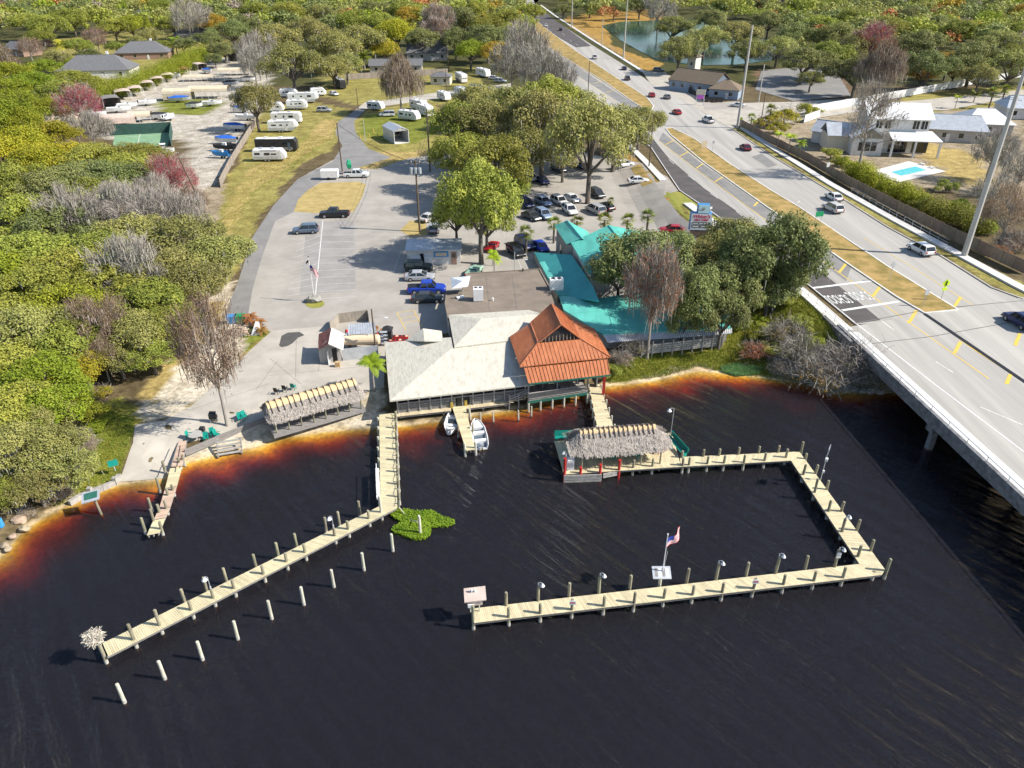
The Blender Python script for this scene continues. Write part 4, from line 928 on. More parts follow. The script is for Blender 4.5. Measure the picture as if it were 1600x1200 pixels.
dd = MB(); dd.box((0,0,0),(1.3,.1,2.0)); pdr = a_+fd*7.4+fn*.02; o_ = dd.build('front_door','black_metal',rs); o_.location = Vector((pdr.x,pdr.y,1.98))-rs.location; o_.rotation_euler = (0,0,math.atan2(fd.y,fd.x))
MB().beam(a_-fd*.7+fn*.6+Vector((0,0,EZ-.12)), b_+fn*.6+Vector((0,0,EZ-.12)),.12,.14).build('gutter','grey_wood',rs,world=True)
# floor slab & piles below
MB().slab([a_+Vector((0,0,.98)), b_+Vector((0,0,.98)), b_+Vector((1,8,.98)), a_+Vector((-1,8,.98))],.25).build('floor','grey_wood',rs,world=True)
# AC and roof clutter
def ac_unit(px, py, z, w, d, h, rz, label):
    p = G(px,py,z); t = thing('air_conditioner', label, 'air conditioner', (p.x,p.y,z), rz)
    MB().box((0,0,h/2+.12),(w,d,h)).build('casing','white',t); MB().box((0,0,.06),(w*.9,d*.9,.12)).build('curb','galv',t)
    for k in (-1,1):
        MB().tube([(k*w*.23,d*.15,h+.12),(k*w*.23,d*.15,h+.16)],w*.17,14).build('fan_grille','black_metal',t)
    MB().box((w*.5+.005,0,h*.55+.1),(.02,d*.75,h*.6)).build('side_grille','galv',t)
ac_unit(747.5,469,4.2,1.35,1.25,1.7,R(4),'white roof-top air conditioner alone on the brown flat roof')
ac_unit(869,452,4.2,1.9,1.2,1.5,R(4),'wide white air conditioner at the edge of brown and teal roofs')
um = thing('square_umbrella','pale grey square parasol beside the brown flat roof','umbrella',(G(716,452,LAND).x,G(716,452,LAND).y,LAND))
tz_=[P3((704,434,5.4),(735,431,5.4),(731,448,5.4),(706,451,5.4))][0]; apx = G(722,439,6.2)
cm = MB()
for i in range(4): cm.face([tz_[i],tz_[(i+1)%4],apx])
cm.build('canopy','umbrella_grey',um,world=True)
MB().tube([Vector((apx.x,apx.y,LAND)),apx],.05,6).build('pole','galv',um,world=True)
for i in range(4): MB().tube([apx-Vector((0,0,.05)),tz_[i]],.02,5).build('rib','white',um,world=True)
vt = thing('roof_ladder_rack','small heap of pipes and a ladder lying on the brown roof','clutter',(G(712,465,4.2).x,G(712,465,4.2).y,4.22),R(30))
for k in range(3): MB().tube([(-.9+.2*k,-.2*k,.06),(1.0,.25*k,.12)],.04,5).build('pipe','black_metal',vt)
MB().box((.5,-.5,.12),(1.1,.5,.2)).build('box','white',vt)
for i,(px,py) in enumerate(((770,470),(817,424))):
    t=thing('roof_vent','small %s vent pipe on the brown flat roof'%('white','dark')[i],'vent',G(px,py,4.2)); MB().tube([(0,0,0),(0,0,.35)],.1,8).build('pipe',('white','black_metal')[i],t); MB().tube([(0,0,.36),(0,0,.45)],[.16,.12],8).build('cap',('white','black_metal')[i],t)
# ------------------------------------------------ orange pavilion
pv = thing('pavilion', 'open pavilion with orange standing-seam roof at the end of the restaurant', 'pavilion', (G(880,600,LAND).x, G(880,600,LAND).y, 0))
PZ = 5.1
FL,FR,BL = P3((812.5,573,PZ),(954,558,PZ),(796,526,PZ)); BR = FR+BL-FL
bFL,bFR,bBL = P3((841,536,6.4),(908,530,6.4),(829,504,6.4)); bBR = bFR+bBL-bFL
Rf_,Rb_ = P3((877,507.5,8.4),(862,474.5,8.4))
up_ = MB(); up_.slab([bFL,Rf_,Rb_,bBL],.1); up_.slab([bFR,bBR,Rb_,Rf_],.1); up_.build('upper_roof','orange_metal',pv,world=True)
lo_ = MB(); lo_.slab([FL,FR,bFR,bFL],.1); lo_.slab([FL,bFL,bBL,BL],.1); lo_.slab([FR,BR,bBR,bFR],.1); lo_.slab([BL,bBL,bBR,BR],.1); lo_.build('lower_roof','orange_metal',pv,world=True)
sm = MB(); ribs(sm, bFL,bFR,FL+(FR-FL)*.0,FR,.42) if False else None
def hiprib(mb, e0, e1, t0, t1, sp=.45):   # ribs straight up the slope from the eave, trimmed by the hips
    e0,e1,t0,t1=[Vector(v) for v in (e0,e1,t0,t1)]; d=(e1-e0).normalized(); L=(e1-e0).length
    nrm=(e1-e0).cross(t0-e0).normalized(); nrm=nrm if nrm.z>0 else -nrm
    s0=(t0-e0).dot(d); s1=(t1-e0).dot(d); upv=(t0-e0)-d*s0
    n_=int(L/sp)
    for i in range(1,n_):
        s=L*i/n_
        k=1.0
        if s<s0: k=s/s0
        elif s>s1: k=(L-s)/max(1e-3,(L-s1))
        a=e0+d*s; b=a+upv*k
        if (b-a).length>.12: mb.beam(a+nrm*.03,b+nrm*.03,.05,.07,up=nrm)
hiprib(sm,FL,FR,bFL,bFR); hiprib(sm,BL,FL,bBL,bFL); hiprib(sm,FR,BR,bFR,bBR)
ribs(sm,Rf_,Rb_,bFL,bBL,.4); ribs(sm,Rf_,Rb_,bFR,bBR,.4)
sm.build('standing_seams','orange_metal',pv,world=True,kind='stuff')
gb = MB(); gb.slab([bFL+Vector((.3,.15,.05)),bFR+Vector((-.3,.15,.05)),Rf_+Vector((0,.25,-.3))],.06); gb.build('gable_end','dark',pv,world=True)
lv = MB()
for k in range(11):
    t=(k+1)/12; a=lerp(bFL,bFR,t); hh=(1-abs(2*t-1))*1.7
    if hh>.1: lv.beam(a+Vector((0,.02,.1)),a+Vector((0,.02+ (Rf_.y-bFL.y)*(1-abs(2*t-1)),.1+hh*.9)),.09,.05)
lv.build('louvre_slats','fence_wood',pv,world=True,kind='stuff')
cap=MB()
for a,b in ((Rf_,Rb_),(bFL,FL),(bFR,FR),(bFL,Rf_),(bFR,Rf_),(bFL,bBL),(bFR,bBR)): cap.beam(a+Vector((0,0,.05)),b+Vector((0,0,.05)),.16,.08)
cap.build('ridge_flashing','orange_metal',pv,world=True)
p0,p1,p2,p3_=P3((819,575,4.85),(949,561.5,4.85),(953,585,4.05),(826,599,4.05))
po=MB(); po.slab([p0,p1,p2,p3_],.1); po.build('porch_roof','orange_metal',pv,world=True)
sm=MB(); ribs(sm,p0,p1,p3_,p2,.42); sm.build('porch_seams','orange_metal',pv,world=True,kind='stuff')
MB().beam(p3_+Vector((0,0,-.12)),p2+Vector((0,0,-.12)),.1,.2).build('porch_beam','green_dark',pv,world=True)
d0,d1_=G(826,626,1.5),G(918,612,1.5); bk=(BL-FL); bk.z=0; bk.normalize()
fl_=MB(); planks(fl_,d0,d0+bk*9,d1_,d1_+bk*9,1.5,.2); fl_.build('deck_boards','deck_grey',pv,world=True,fix=False,kind='stuff')
MB().beam(d0+Vector((0,0,-.25)),d1_+Vector((0,0,-.25)),.12,.3).build('rim_board','green_dark',pv,world=True)
for t in np.linspace(0,1,6):
    c=lerp(d0,d1_,t); MB().tube([(c.x,c.y,-2),(c.x,c.y,1.2)],.12,8).build('pile','pile_pale',pv,world=True)
for t in (0,.48,1.0):
    c=lerp(d0,d1_,t)+bk*.15; MB().beam((c.x,c.y,1.5),(c.x,c.y,4.0),.16,.16).build('column','grey_wood',pv,world=True)
for t in (0.02,.35,.7,1.0):
    c=lerp(d0,d1_,t)+bk*8.5; MB().beam((c.x,c.y,1.0),(c.x,c.y,5.0),.2,.2).build('column','grey_wood',pv,world=True)
rl=MB(); rl.beam(d0+Vector((0,0,.95)),d1_+Vector((0,0,.95)),.14,.06); rl.beam(d0+Vector((0,0,.2)),d1_+Vector((0,0,.2)),.06,.08)
for i in range(70):
    c=lerp(d0,d1_,i/69); rl.beam(c+Vector((0,0,.2)),c+Vector((0,0,.95)),.05,.04)
rl.build('railing','pale_wood',pv,world=True,kind='stuff')
bw_=MB(); c0=d0+bk*9; c1=d1_+bk*9; wall(bw_,[c0,c1+(d1_-d0)*.35],LAND-.2,PZ); bw_.build('back_wall','grey_wood',pv,world=True)
cr=d1_+(d1_-d0).normalized()*1.6
sw=MB(); wall(sw,[cr+bk*1.5,cr+bk*9],LAND-.2,PZ-.1); sw.build('side_wall','grey_wood',pv,world=True)
MB().beam((d1_.x+1.9,d1_.y+.3,1.0),(d1_.x+1.9,d1_.y+.3,4.0),.3,.3).build('red_column','red_paint',pv,world=True)
for i,t in enumerate((.28,.55,.9)):
    c=lerp(d0,d1_,t)+bk*(1.6+.3*i); u=thing('table_umbrella','blue cafe umbrella, %s along the pavilion railing'%('left','middle','right')[i],'umbrella',(c.x,c.y,1.5))
    m_=MB(); n8=8
    for k in range(n8):
        a0,a1=2*math.pi*k/n8,2*math.pi*(k+1)/n8; m_.face([(1.0*math.cos(a0),1.0*math.sin(a0),1.55),(1.0*math.cos(a1),1.0*math.sin(a1),1.55),(0,0,2.0)])
    m_.build('canopy','blue_umbrella',u); MB().tube([(0,0,0),(0,0,2.05)],.03,6).build('pole','galv',u); MB().tube([(0,0,0),(0,0,.08)],.25,10).build('base','black_metal',u)
st_=thing('deck_stairs','pale wooden stair joining boardwalk and pavilion deck','stairs',(G(812,622,1.2).x,G(812,622,1.2).y,0))
s0,s1=G(796,627,DZ),G(825,617,1.5)
for k in range(4):
    c=lerp(s0,s1,(k+.5)/4); MB().box((c.x,c.y,DZ+.12+.14*k),(.45,1.1,.06)).build('tread','deck',st_,world=True)
for k in range(3):
    MB().beam(s0+Vector((0,-.55,.3+.3*k)),s1+Vector((0,-.55,.45+.3*k)),.07,.1).build('rail','pale_wood',st_,world=True)
for t in (0,.5,1): 
    c=lerp(s0,s1,t); MB().beam((c.x,c.y-.55,.2),(c.x,c.y-.55,2.2),.12,.12).build('post','pale_wood',st_,world=True)
# ------------------------------------------------ teal-roofed hall
th_=thing('teal_hall','hall with turquoise metal gable roof and wide flat teal lower roof','building',(G(960,460,LAND).x,G(960,460,LAND).y,0))
EL0,EL1,Rb2=P3((892,379.5,5.9),(921,427.5,5.9),(951,352,7.9)); vec=EL1-EL0; Rf2=Rb2+vec
ER0=Vector((2*Rb2.x-EL0.x,2*Rb2.y-EL0.y,5.2)); ER0=G(1018,366,5.9); ER1=ER0+vec
rf=MB(); rf.slab([EL0,EL1,Rf2,Rb2],.12); rf.slab([Rb2,Rf2,ER1,ER0],.12); rf.build('gable_roof','teal_metal',th_,world=True)
sm=MB(); ribs(sm,Rb2,Rf2,EL0,EL1,.5,.04,.04); ribs(sm,Rb2,Rf2,ER0,ER1,.5,.04,.04); sm.build('standing_seams','teal_metal',th_,world=True,kind='stuff')
MB().beam(Rb2+Vector((0,0,.05)),Rf2+Vector((0,0,.05)),.2,.08).build('ridge_flashing','teal_shade',th_,world=True)
iw=offs([EL0,EL1,ER1,ER0],.4); hw=MB(); wall(hw,iw+[iw[0]],LAND,5.8); hw.build('wall','wall_white',th_,world=True)
for a,b,c in ((iw[1],iw[2],Rf2),(iw[3],iw[0],Rb2)): MB().slab([Vector((a.x,a.y,5.8)),Vector((b.x,b.y,5.8)),Vector(((a.x+b.x)/2,(a.y+b.y)/2,7.6))],.02).build('gable_wall','wall_white',th_,world=True)
q0,q1,q2,q3,q4=P3((866,352,5.6),(885,381.5,5.6),(886,344.5,6.7),(909,372,6.7),(918,361,5.6)); q5=q4+(q1-q0)
rf=MB(); rf.slab([q0,q1,q3,q2],.1); rf.slab([q2,q3,q5,q4],.1); rf.build('entry_roof','teal_metal',th_,world=True)
MB().beam(q2+Vector((0,0,.04)),q3+Vector((0,0,.04)),.16,.07).build('ridge_flashing','teal_shade',th_,world=True)
iw2=offs([q0,q1,q5,q4],.35); hw=MB(); wall(hw,iw2+[iw2[0]],LAND,5.5); hw.build('entry_wall','wall_grey',th_,world=True)
p=lerp(iw2[0],iw2[1],.45); MB().box((p.x-.1,p.y,2.6),(.06,1.2,2.4),math.atan2(vec.y,vec.x)-math.pi/2).build('entry_window','glass',th_,world=True)
fz=3.9
lean=P3((835,394,2.6),(893,398,4.9),(926,446,4.9),(936,470,4.6),(872,461,2.6),(857,437,2.6))
MB().slab(lean,.2).build('lean_to_roof','teal_shade',th_,world=True)  # tilted away from the sun and coloured darker to give this roof its shade
fp_=P3((873,462,3.5),(936,466,3.5),(1010,455,3.5),(1136,470,3.5),(1142,512,3.5),(942,522,3.5),(881,484,3.5)); fz=3.5
rf=MB(); rf.slab(fp_,.25); rf.build('flat_roof','teal_metal',th_,world=True)
lw=MB(); wall(lw,[G(835,394,2.4),G(857,437,2.4),G(872,461,2.4)],LAND,2.4); lw.build('lean_to_wall','wall_grey',th_,world=True)
sm=MB()
for a,b in (((890,490),(1000,480)),((945,515),(1130,500)),((960,520),(940,450)),((1010,518),(985,450)),((1070,515),(1040,455))):
    sm.beam(G(*a,fz+.02),G(*b,fz+.02),.08,.05)
sm.build('roof_seams','teal_metal',th_,world=True)
a_=P3((843,410,4.2),(851,408,4.3),(864,431,4.3),(857,434,4.2)); MB().slab(a_,.08).build('raised_strip','teal_metal',th_,world=True)
hw=MB(); of_=offs(fp_,.4); wall(hw,of_+[of_[0]],LAND-.2,fz-.25); hw.build('lower_wall','wall_grey',th_,world=True)
aw=P3((942,523,3.35),(1143,513,3.35),(1143,521,2.95),(950,535,2.95))
MB().slab(aw,.05).build('awning','galv',th_,world=True)
sm=MB(); ribs(sm,aw[0],aw[1],aw[3],aw[2],.28,.07,.09); sm.build('awning_ribs','white',th_,world=True,kind='stuff')
r0,r1=G(1003,552,1.55),G(1128,538,1.55)
sbz=MB()
for k in range(4): sbz.beam(r0+Vector((0,0,.12+.3*k)),r1+Vector((0,0,.12+.3*k)),.05,.24)
sbz.build('deck_siding','pale_wood',th_,world=True,kind='stuff')
for t in np.linspace(0,1,9):
    c=lerp(r0,r1,t); MB().beam((c.x,c.y-.06,.2),(c.x,c.y-.06,3.1),.13,.13).build('deck_post','pale_wood',th_,world=True)
MB().slab([r0,r1,r1+Vector((.5,4,0)),r0+Vector((-.5,4,0))],.2).build('deck_floor','deck_grey',th_,world=True)
for t_ in (0,1):
    c=(r0,r1)[t_]; MB().beam((c.x,c.y,1.6),(c.x,c.y+4,1.6),.06,.9).build('deck_end','pale_wood',th_,world=True)
# dumpster pen by the sign
pn=thing('screened_pen','green-screened timber pen beside the teal hall','fence',(G(1060,385,LAND).x,G(1060,385,LAND).y,LAND))
pp_=[G(*q,LAND) for q in ((1022,386),(1095,378),(1110,395),(1118,412))]
for a,b in zip(pp_,pp_[1:]):
    n_=max(1,int((b-a).length/2.2))
    for i in range(n_):
        u,v=lerp(a,b,i/n_),lerp(a,b,(i+1)/n_); MB().beam((u.x,u.y,LAND+.95),(v.x,v.y,LAND+.95),.05,1.7).build('screen_panel','green_dark',pn,world=True)
        MB().beam((u.x,u.y-.05,LAND+.3),(v.x,v.y-.05,LAND+.3),.07,.1).build('rail','pale_wood',pn,world=True); MB().beam((u.x,u.y-.05,LAND+1.6),(v.x,v.y-.05,LAND+1.6),.07,.1).build('rail','pale_wood',pn,world=True)
        MB().beam((u.x,u.y-.05,LAND),(u.x,u.y-.05,LAND+2),.14,.14).build('post','pale_wood',pn,world=True)
for px,py,mm_,lb in ((1072,412,'green_dark','green wheeled dumpster with sloped lid inside the screened pen'),(1088,403,'blue_plastic','bright blue dumpster in the screened pen below the roadside sign')):
    p=G(px,py,LAND); t=thing('dumpster',lb,'dumpster',(p.x,p.y,LAND),R(8))
    MB().loft([[(-1,-.6,.15),(1,-.6,.15),(1.1,-.7,1.1),(-1.1,-.7,1.1)],[(-1,.6,.15),(1,.6,.15),(1.1,.7,1.4),(-1.1,.7,1.4)]]).build('bin',mm_,t)
    MB().slab([(-1.15,-.75,1.18),(1.15,-.75,1.18),(1.15,.75,1.5),(-1.15,.75,1.5)],.06).build('lid',mm_ if mm_!='green_dark' else 'sign_green',t)
    for x_ in (-1.15,1.15): MB().beam((x_,-.3,.7),(x_,.3,.7),.1,.15).build('fork_sleeve','black_metal',t)
# ------------------------------------------------ roadside sign
sp=G(1089,384,LAND); sg=thing('pylon_sign','tall white and blue roadside sign with red script lettering above the pen','sign',(sp.x,sp.y,LAND),R(-4))
MB().box((0,0,1.4),(3.0,.7,2.8)).build('plinth','wall_brick',sg)
cz=5.3; MB().box((0,0,4.5),(3.6,1.1,3.0)).build('cabinet','sign_blue',sg)
MB().box((.0,-.56,4.5),(3.45,.06,2.85)).build('face_panel','white',sg)
MB().box((.25,0,6.75),(2.0,1.1,1.46)).build('top_cabinet','sign_blue',sg); MB().box((.28,-.56,6.75),(1.86,.06,1.36)).build('top_panel','sign_pale',sg)
def sgtxt(t,x,z,size,m,sx=1.0):
    w=word(t,0,0,size,0,0,m,ext=.01); w.parent=sg; w.location=(x,-.605,z); w.rotation_euler=(math.pi/2,0,0); w.scale=(sx,1,1); return w
w=sgtxt('Whitey\u2019s',.05,5.45,.86,'sign_red',.95); w.data.transform(Matrix(((1,.25,0,0),(0,1,0,0),(0,0,1,0),(0,0,0,1))))
sgtxt('FISH CAMP',.05,4.82,.50,'sign_red',.98)
for z_ in (4.25,3.72): MB().box((.05,-.6,z_),(3.1,.03,.40)).build('message_strip','black_metal',sg)
for z_,xs in ((4.25,((-.9,1.0),(.1,.7),(.95,.75))),(3.72,((-.8,1.1),(.55,1.2),(1.3,.2)))):
    for x_,w__ in xs: MB().box((x_,-.62,z_),(w__,.02,.16)).build('message_line','white',sg)
# small fish emblem
fe=MB(); n_=14; fe.face([(.85*.5*math.cos(2*math.pi*k/n_)+.1,-.605,.30*math.sin(2*math.pi*k/n_)+6.75+.25*.85*.5*math.cos(2*math.pi*k/n_)) for k in range(n_)]); fe.face([(-.28,-.604,6.66),(-.62,-.604,6.9),(-.55,-.604,6.35)]); fe.build('fish_emblem','galv',sg)
fe=MB(); fe.face([(-.05,-.607,6.62),(.35,-.607,6.78),(.1,-.607,6.45)]); fe.build('emblem_fin','black_metal',sg)
# ------------------------------------------------ bait shop hut with mural sign
bp=G(678,414,LAND); bs_=thing('bait_shop','low white flat-roofed bait shop under the oak with a painted sign','shop',(bp.x,bp.y,LAND),R(3))
x0=(636-678)/1148*depth(bp); x1=(721-678)/1148*depth(bp); wdt=x1-x0; cx=(x0+x1)/2
MB().box((cx,2.1,1.3),(wdt-.3,4.0,2.6)).build('wall','wall_white',bs_); MB().slab([(x0-.1,-.35,2.72),(x1+.1,-.35,2.72),(x1+.1,4.4,3.0),(x0-.1,4.4,3.0)],.16).build('roof','galv',bs_)
MB().box((cx+1.2,.03,1.85),(2.4,.1,.9)).build('mural_sign','blue_plastic',bs_); MB().box((cx+1.2,-.03,1.85),(1.9,.05,.55)).build('mural_panel','tan_canvas',bs_)
MB().box((cx+3.3,.05,1.1),(.9,.1,2.1)).build('door','wall_brick',bs_); MB().box((cx+3.3,-.01,1.55),(.5,.03,.6)).build('door_window','glass',bs_)
MB().box((cx-3.0,-.05,.85),(1.7,.5,1.5)).build('ice_chest','white',bs_); MB().box((cx-.9,-.05,.8),(1.3,.5,1.5)).build('ice_chest','white',bs_)
MB().box((cx-1.95,.0,1.2),(.6,.1,1.6)).build('window','glass',bs_)
# ------------------------------------------------ cook shed with smokers
cs=thing('cook_shed','small grey cook shed with half rusty red tin roof beside the pad','shed',(G(520,560,LAND).x,G(520,560,LAND).y,LAND))
sA,sB,sC,sD=P3((497,550,3.6),(537,547,3.4),(506,513,3.6),(538,520,3.4))
rr0,rr1=G(513,537,4.5),G(518,512,4.5)
r1_=MB(); r1_.slab([G(496.5,546,3.3),rr0,rr1,G(498,522,3.3)],.08); r1_.build('rusty_roof','rust_roof',cs,world=True)
r2_=MB(); r2_.slab([rr0,G(536,547,3.4),G(539,522,3.4),rr1],.08); r2_.build('pale_roof','pale_tin',cs,world=True)
wa,wb,wc,wd_=[G(*q,LAND) for q in ((501,568),(533,565),(536,548),(503,551))]
m_=MB(); wall(m_,[wa,wb,wc,wd_,wa],LAND,3.35,.1); m_.build('wall','wall_grey',cs,world=True)
MB().slab([Vector((wa.x,wa.y,3.3)),Vector((wb.x,wb.y,3.3)),Vector(((wa.x+wb.x)/2-.2,(wa.y+wb.y)/2,4.3))],.02).build('gable_wall','wall_grey',cs,world=True)
p=lerp(wa,wb,.7); MB().box((p.x,p.y-.03,LAND+1.0),(.8,.12,2.0)).build('doorway','dark',cs,world=True)
p=lerp(wa,wb,.48); MB().box((p.x-.05,p.y-.35,LAND+1.0),(.07,.8,2.0)).build('open_door','white',cs,world=True)
p=G(528,573,LAND); bx_=thing('cardboard_box','brown cardboard box outside the cook shed door','box',(p.x,p.y,LAND)); MB().box((0,0,.35),(.6,.5,.7),.1).build('carton','cardboard',bx_); MB().box((0,0,.705),(.1,.5,.01),.1).build('tape','tan_canvas',bx_)
# open lean-to with corrugated roof
lt=thing('lean_to','corrugated silver lean-to roof behind the cook shed','shelter',(G(565,535,LAND).x,G(565,535,LAND).y,LAND))
l4=P3((545,507,3.9),(585,503,3.9),(588,519,3.6),(544,523,3.6)); MB().slab(l4,.06).build('roof','galv',lt,world=True)
sm=MB(); ribs(sm,l4[0],l4[1],l4[3],l4[2],.3,.06,.05); sm.build('roof_ribs','galv',lt,world=True,kind='stuff')
for v in l4: MB().beam((v.x,v.y,LAND),(v.x,v.y,v.z-.05),.1,.1).build('post','grey_wood',lt,world=True)
fw=MB()
fn_=[G(*q,LAND) for q in ((517,520),(530,505),(576,499),(577,505))]
for a,b in zip(fn_,fn_[1:]): wall(fw,[a,b],LAND,LAND+1.5,.08)
fw.build('screen_wall','fence_grey',lt,world=True)
bfw=MB(); wall(bfw,[G(536,564,LAND),G(592,558,LAND)],LAND,LAND+1.7,.08); bfw.build('front_screen','galv',lt,world=True)
tk=G(567,548,LAND); tt=thing('storage_tank','long beige horizontal tank beside the cook shed','tank',(tk.x,tk.y,LAND),R(3))
MB().tube([(-2.35,0,1.6),(-2.2,0,1.6),(-2.15,0,1.6),(2.15,0,1.6),(2.2,0,1.6),(2.35,0,1.6)],[.45,.62,.66,.66,.62,.45],18).build('drum','beige_tank',tt,smooth=False)
for x_ in (-1.6,1.6): MB().box((x_,0,.5),(.25,1.0,1.0)).build('saddle','black_metal',tt)
for x_ in (-1.9,.9): MB().tube([(x_,0,2.2),(x_,0,2.5)],.12,8).build('valve','galv',tt)
for i,(px,py) in enumerate(((543,530),(590,535))):
    p=G(px,py,LAND); t=thing('gas_bottle','red gas bottle %s of the beige tank'%('left','right')[i],'gas bottle',(p.x,p.y,LAND)); MB().tube([(0,0,0),(0,0,1.2),(0,0,1.4),(0,0,1.5)],[.22,.22,.15,.06],10).build('cylinder','red_paint',t); MB().tube([(0,0,1.5),(0,0,1.62)],.04,6).build('valve','galv',t)
sl=thing('ice_freezer','grey steel freezer counter behind the tank','freezer',(G(563,534,LAND).x,G(563,534,LAND).y,LAND),R(3)); MB().box((0,0,.6),(3.6,.9,1.2)).build('cabinet','galv',sl)
for k in range(14): MB().box((-1.7+.26*k,-.47,.6),(.06,.04,1.0)).build('rib','black_metal',sl)
rc=G(623,532,LAND)
for r_ in range(2):
    for c in range(6):
        p=G(610.5+5*c,534-6*r_,LAND); t=thing('red_crate','red plastic crate beside the restaurant corner, %s in the %s row'%(ordinal(c+1),('front','back')[r_]),'crate',(p.x,p.y,LAND),R(3+rng.uniform(-6,6)),'red crates by the restaurant corner')
        MB().box((0,0,.15),(.42,.6,.3)).build('shell','red_paint',t); MB().box((0,0,.31),(.3,.45,.02)).build('opening','tan_canvas' if (c+r_)%3==0 else 'dark',t)
rk=thing('shelf_rack','tall black wire shelf rack beside the red crates','rack',(G(601,540,LAND).x,G(601,540,LAND).y,LAND))
for k in range(4): MB().box((0,0,.5+.5*k),(1.0,.5,.05)).build('shelf','galv',rk)
for x_ in (-.48,.48):
    for y_ in (-.22,.22): MB().beam((x_,y_,0),(x_,y_,2.1),.05,.05).build('upright','black_metal',rk)
hs_=thing('host_kiosk','small dark hipped kiosk beside the shelf rack','kiosk',(G(607,531,LAND).x,G(607,531,LAND).y,LAND)); MB().box((0,0,.8),(1.1,1.1,1.6)).build('cabin','black_metal',hs_); MB().loft([[(-.7,-.7,1.6),(.7,-.7,1.6),(.7,.7,1.6),(-.7,.7,1.6)],[(-.1,-.1,2.1),(.1,-.1,2.1),(.1,.1,2.1),(-.1,.1,2.1)]]).build('roof','black_metal',hs_)
# ================================================================== vehicles
def carpaint(name, col, met=0.15):
    if name not in M: M[name] = mat('paint_'+name, col, 0.28, scale=0.5, var=0.03, spec=0.6, metal=met)
    return M[name]
for k, c in dict(white=(.74,.74,.73), silver=(.42,.43,.44), grey=(.17,.18,.19), black=(.018,.018,.02), navy=(.022,.03,.10), blue=(.02,.06,.42), slate=(.12,.16,.22), lightblue=(.24,.32,.46), red=(.40,.012,.02), maroon=(.15,.01,.03),
                 darkgreen=(.022,.032,.027), charcoal=(.05,.055,.06), tanwhite=(.60,.58,.54), mint=(.35,.55,.42)).items(): carpaint('cp_'+k, c)
def rr(x, hw, z0, z1, r=.12):
    return [(x,-hw+r*.4,z0),(x,hw-r*.4,z0),(x,hw,z0+r),(x,hw,z1-r*1.4),(x,hw-r*.8,z1),(x,-hw+r*.8,z1),(x,-hw,z1-r*1.4),(x,-hw,z0+r)]
CAR = {}
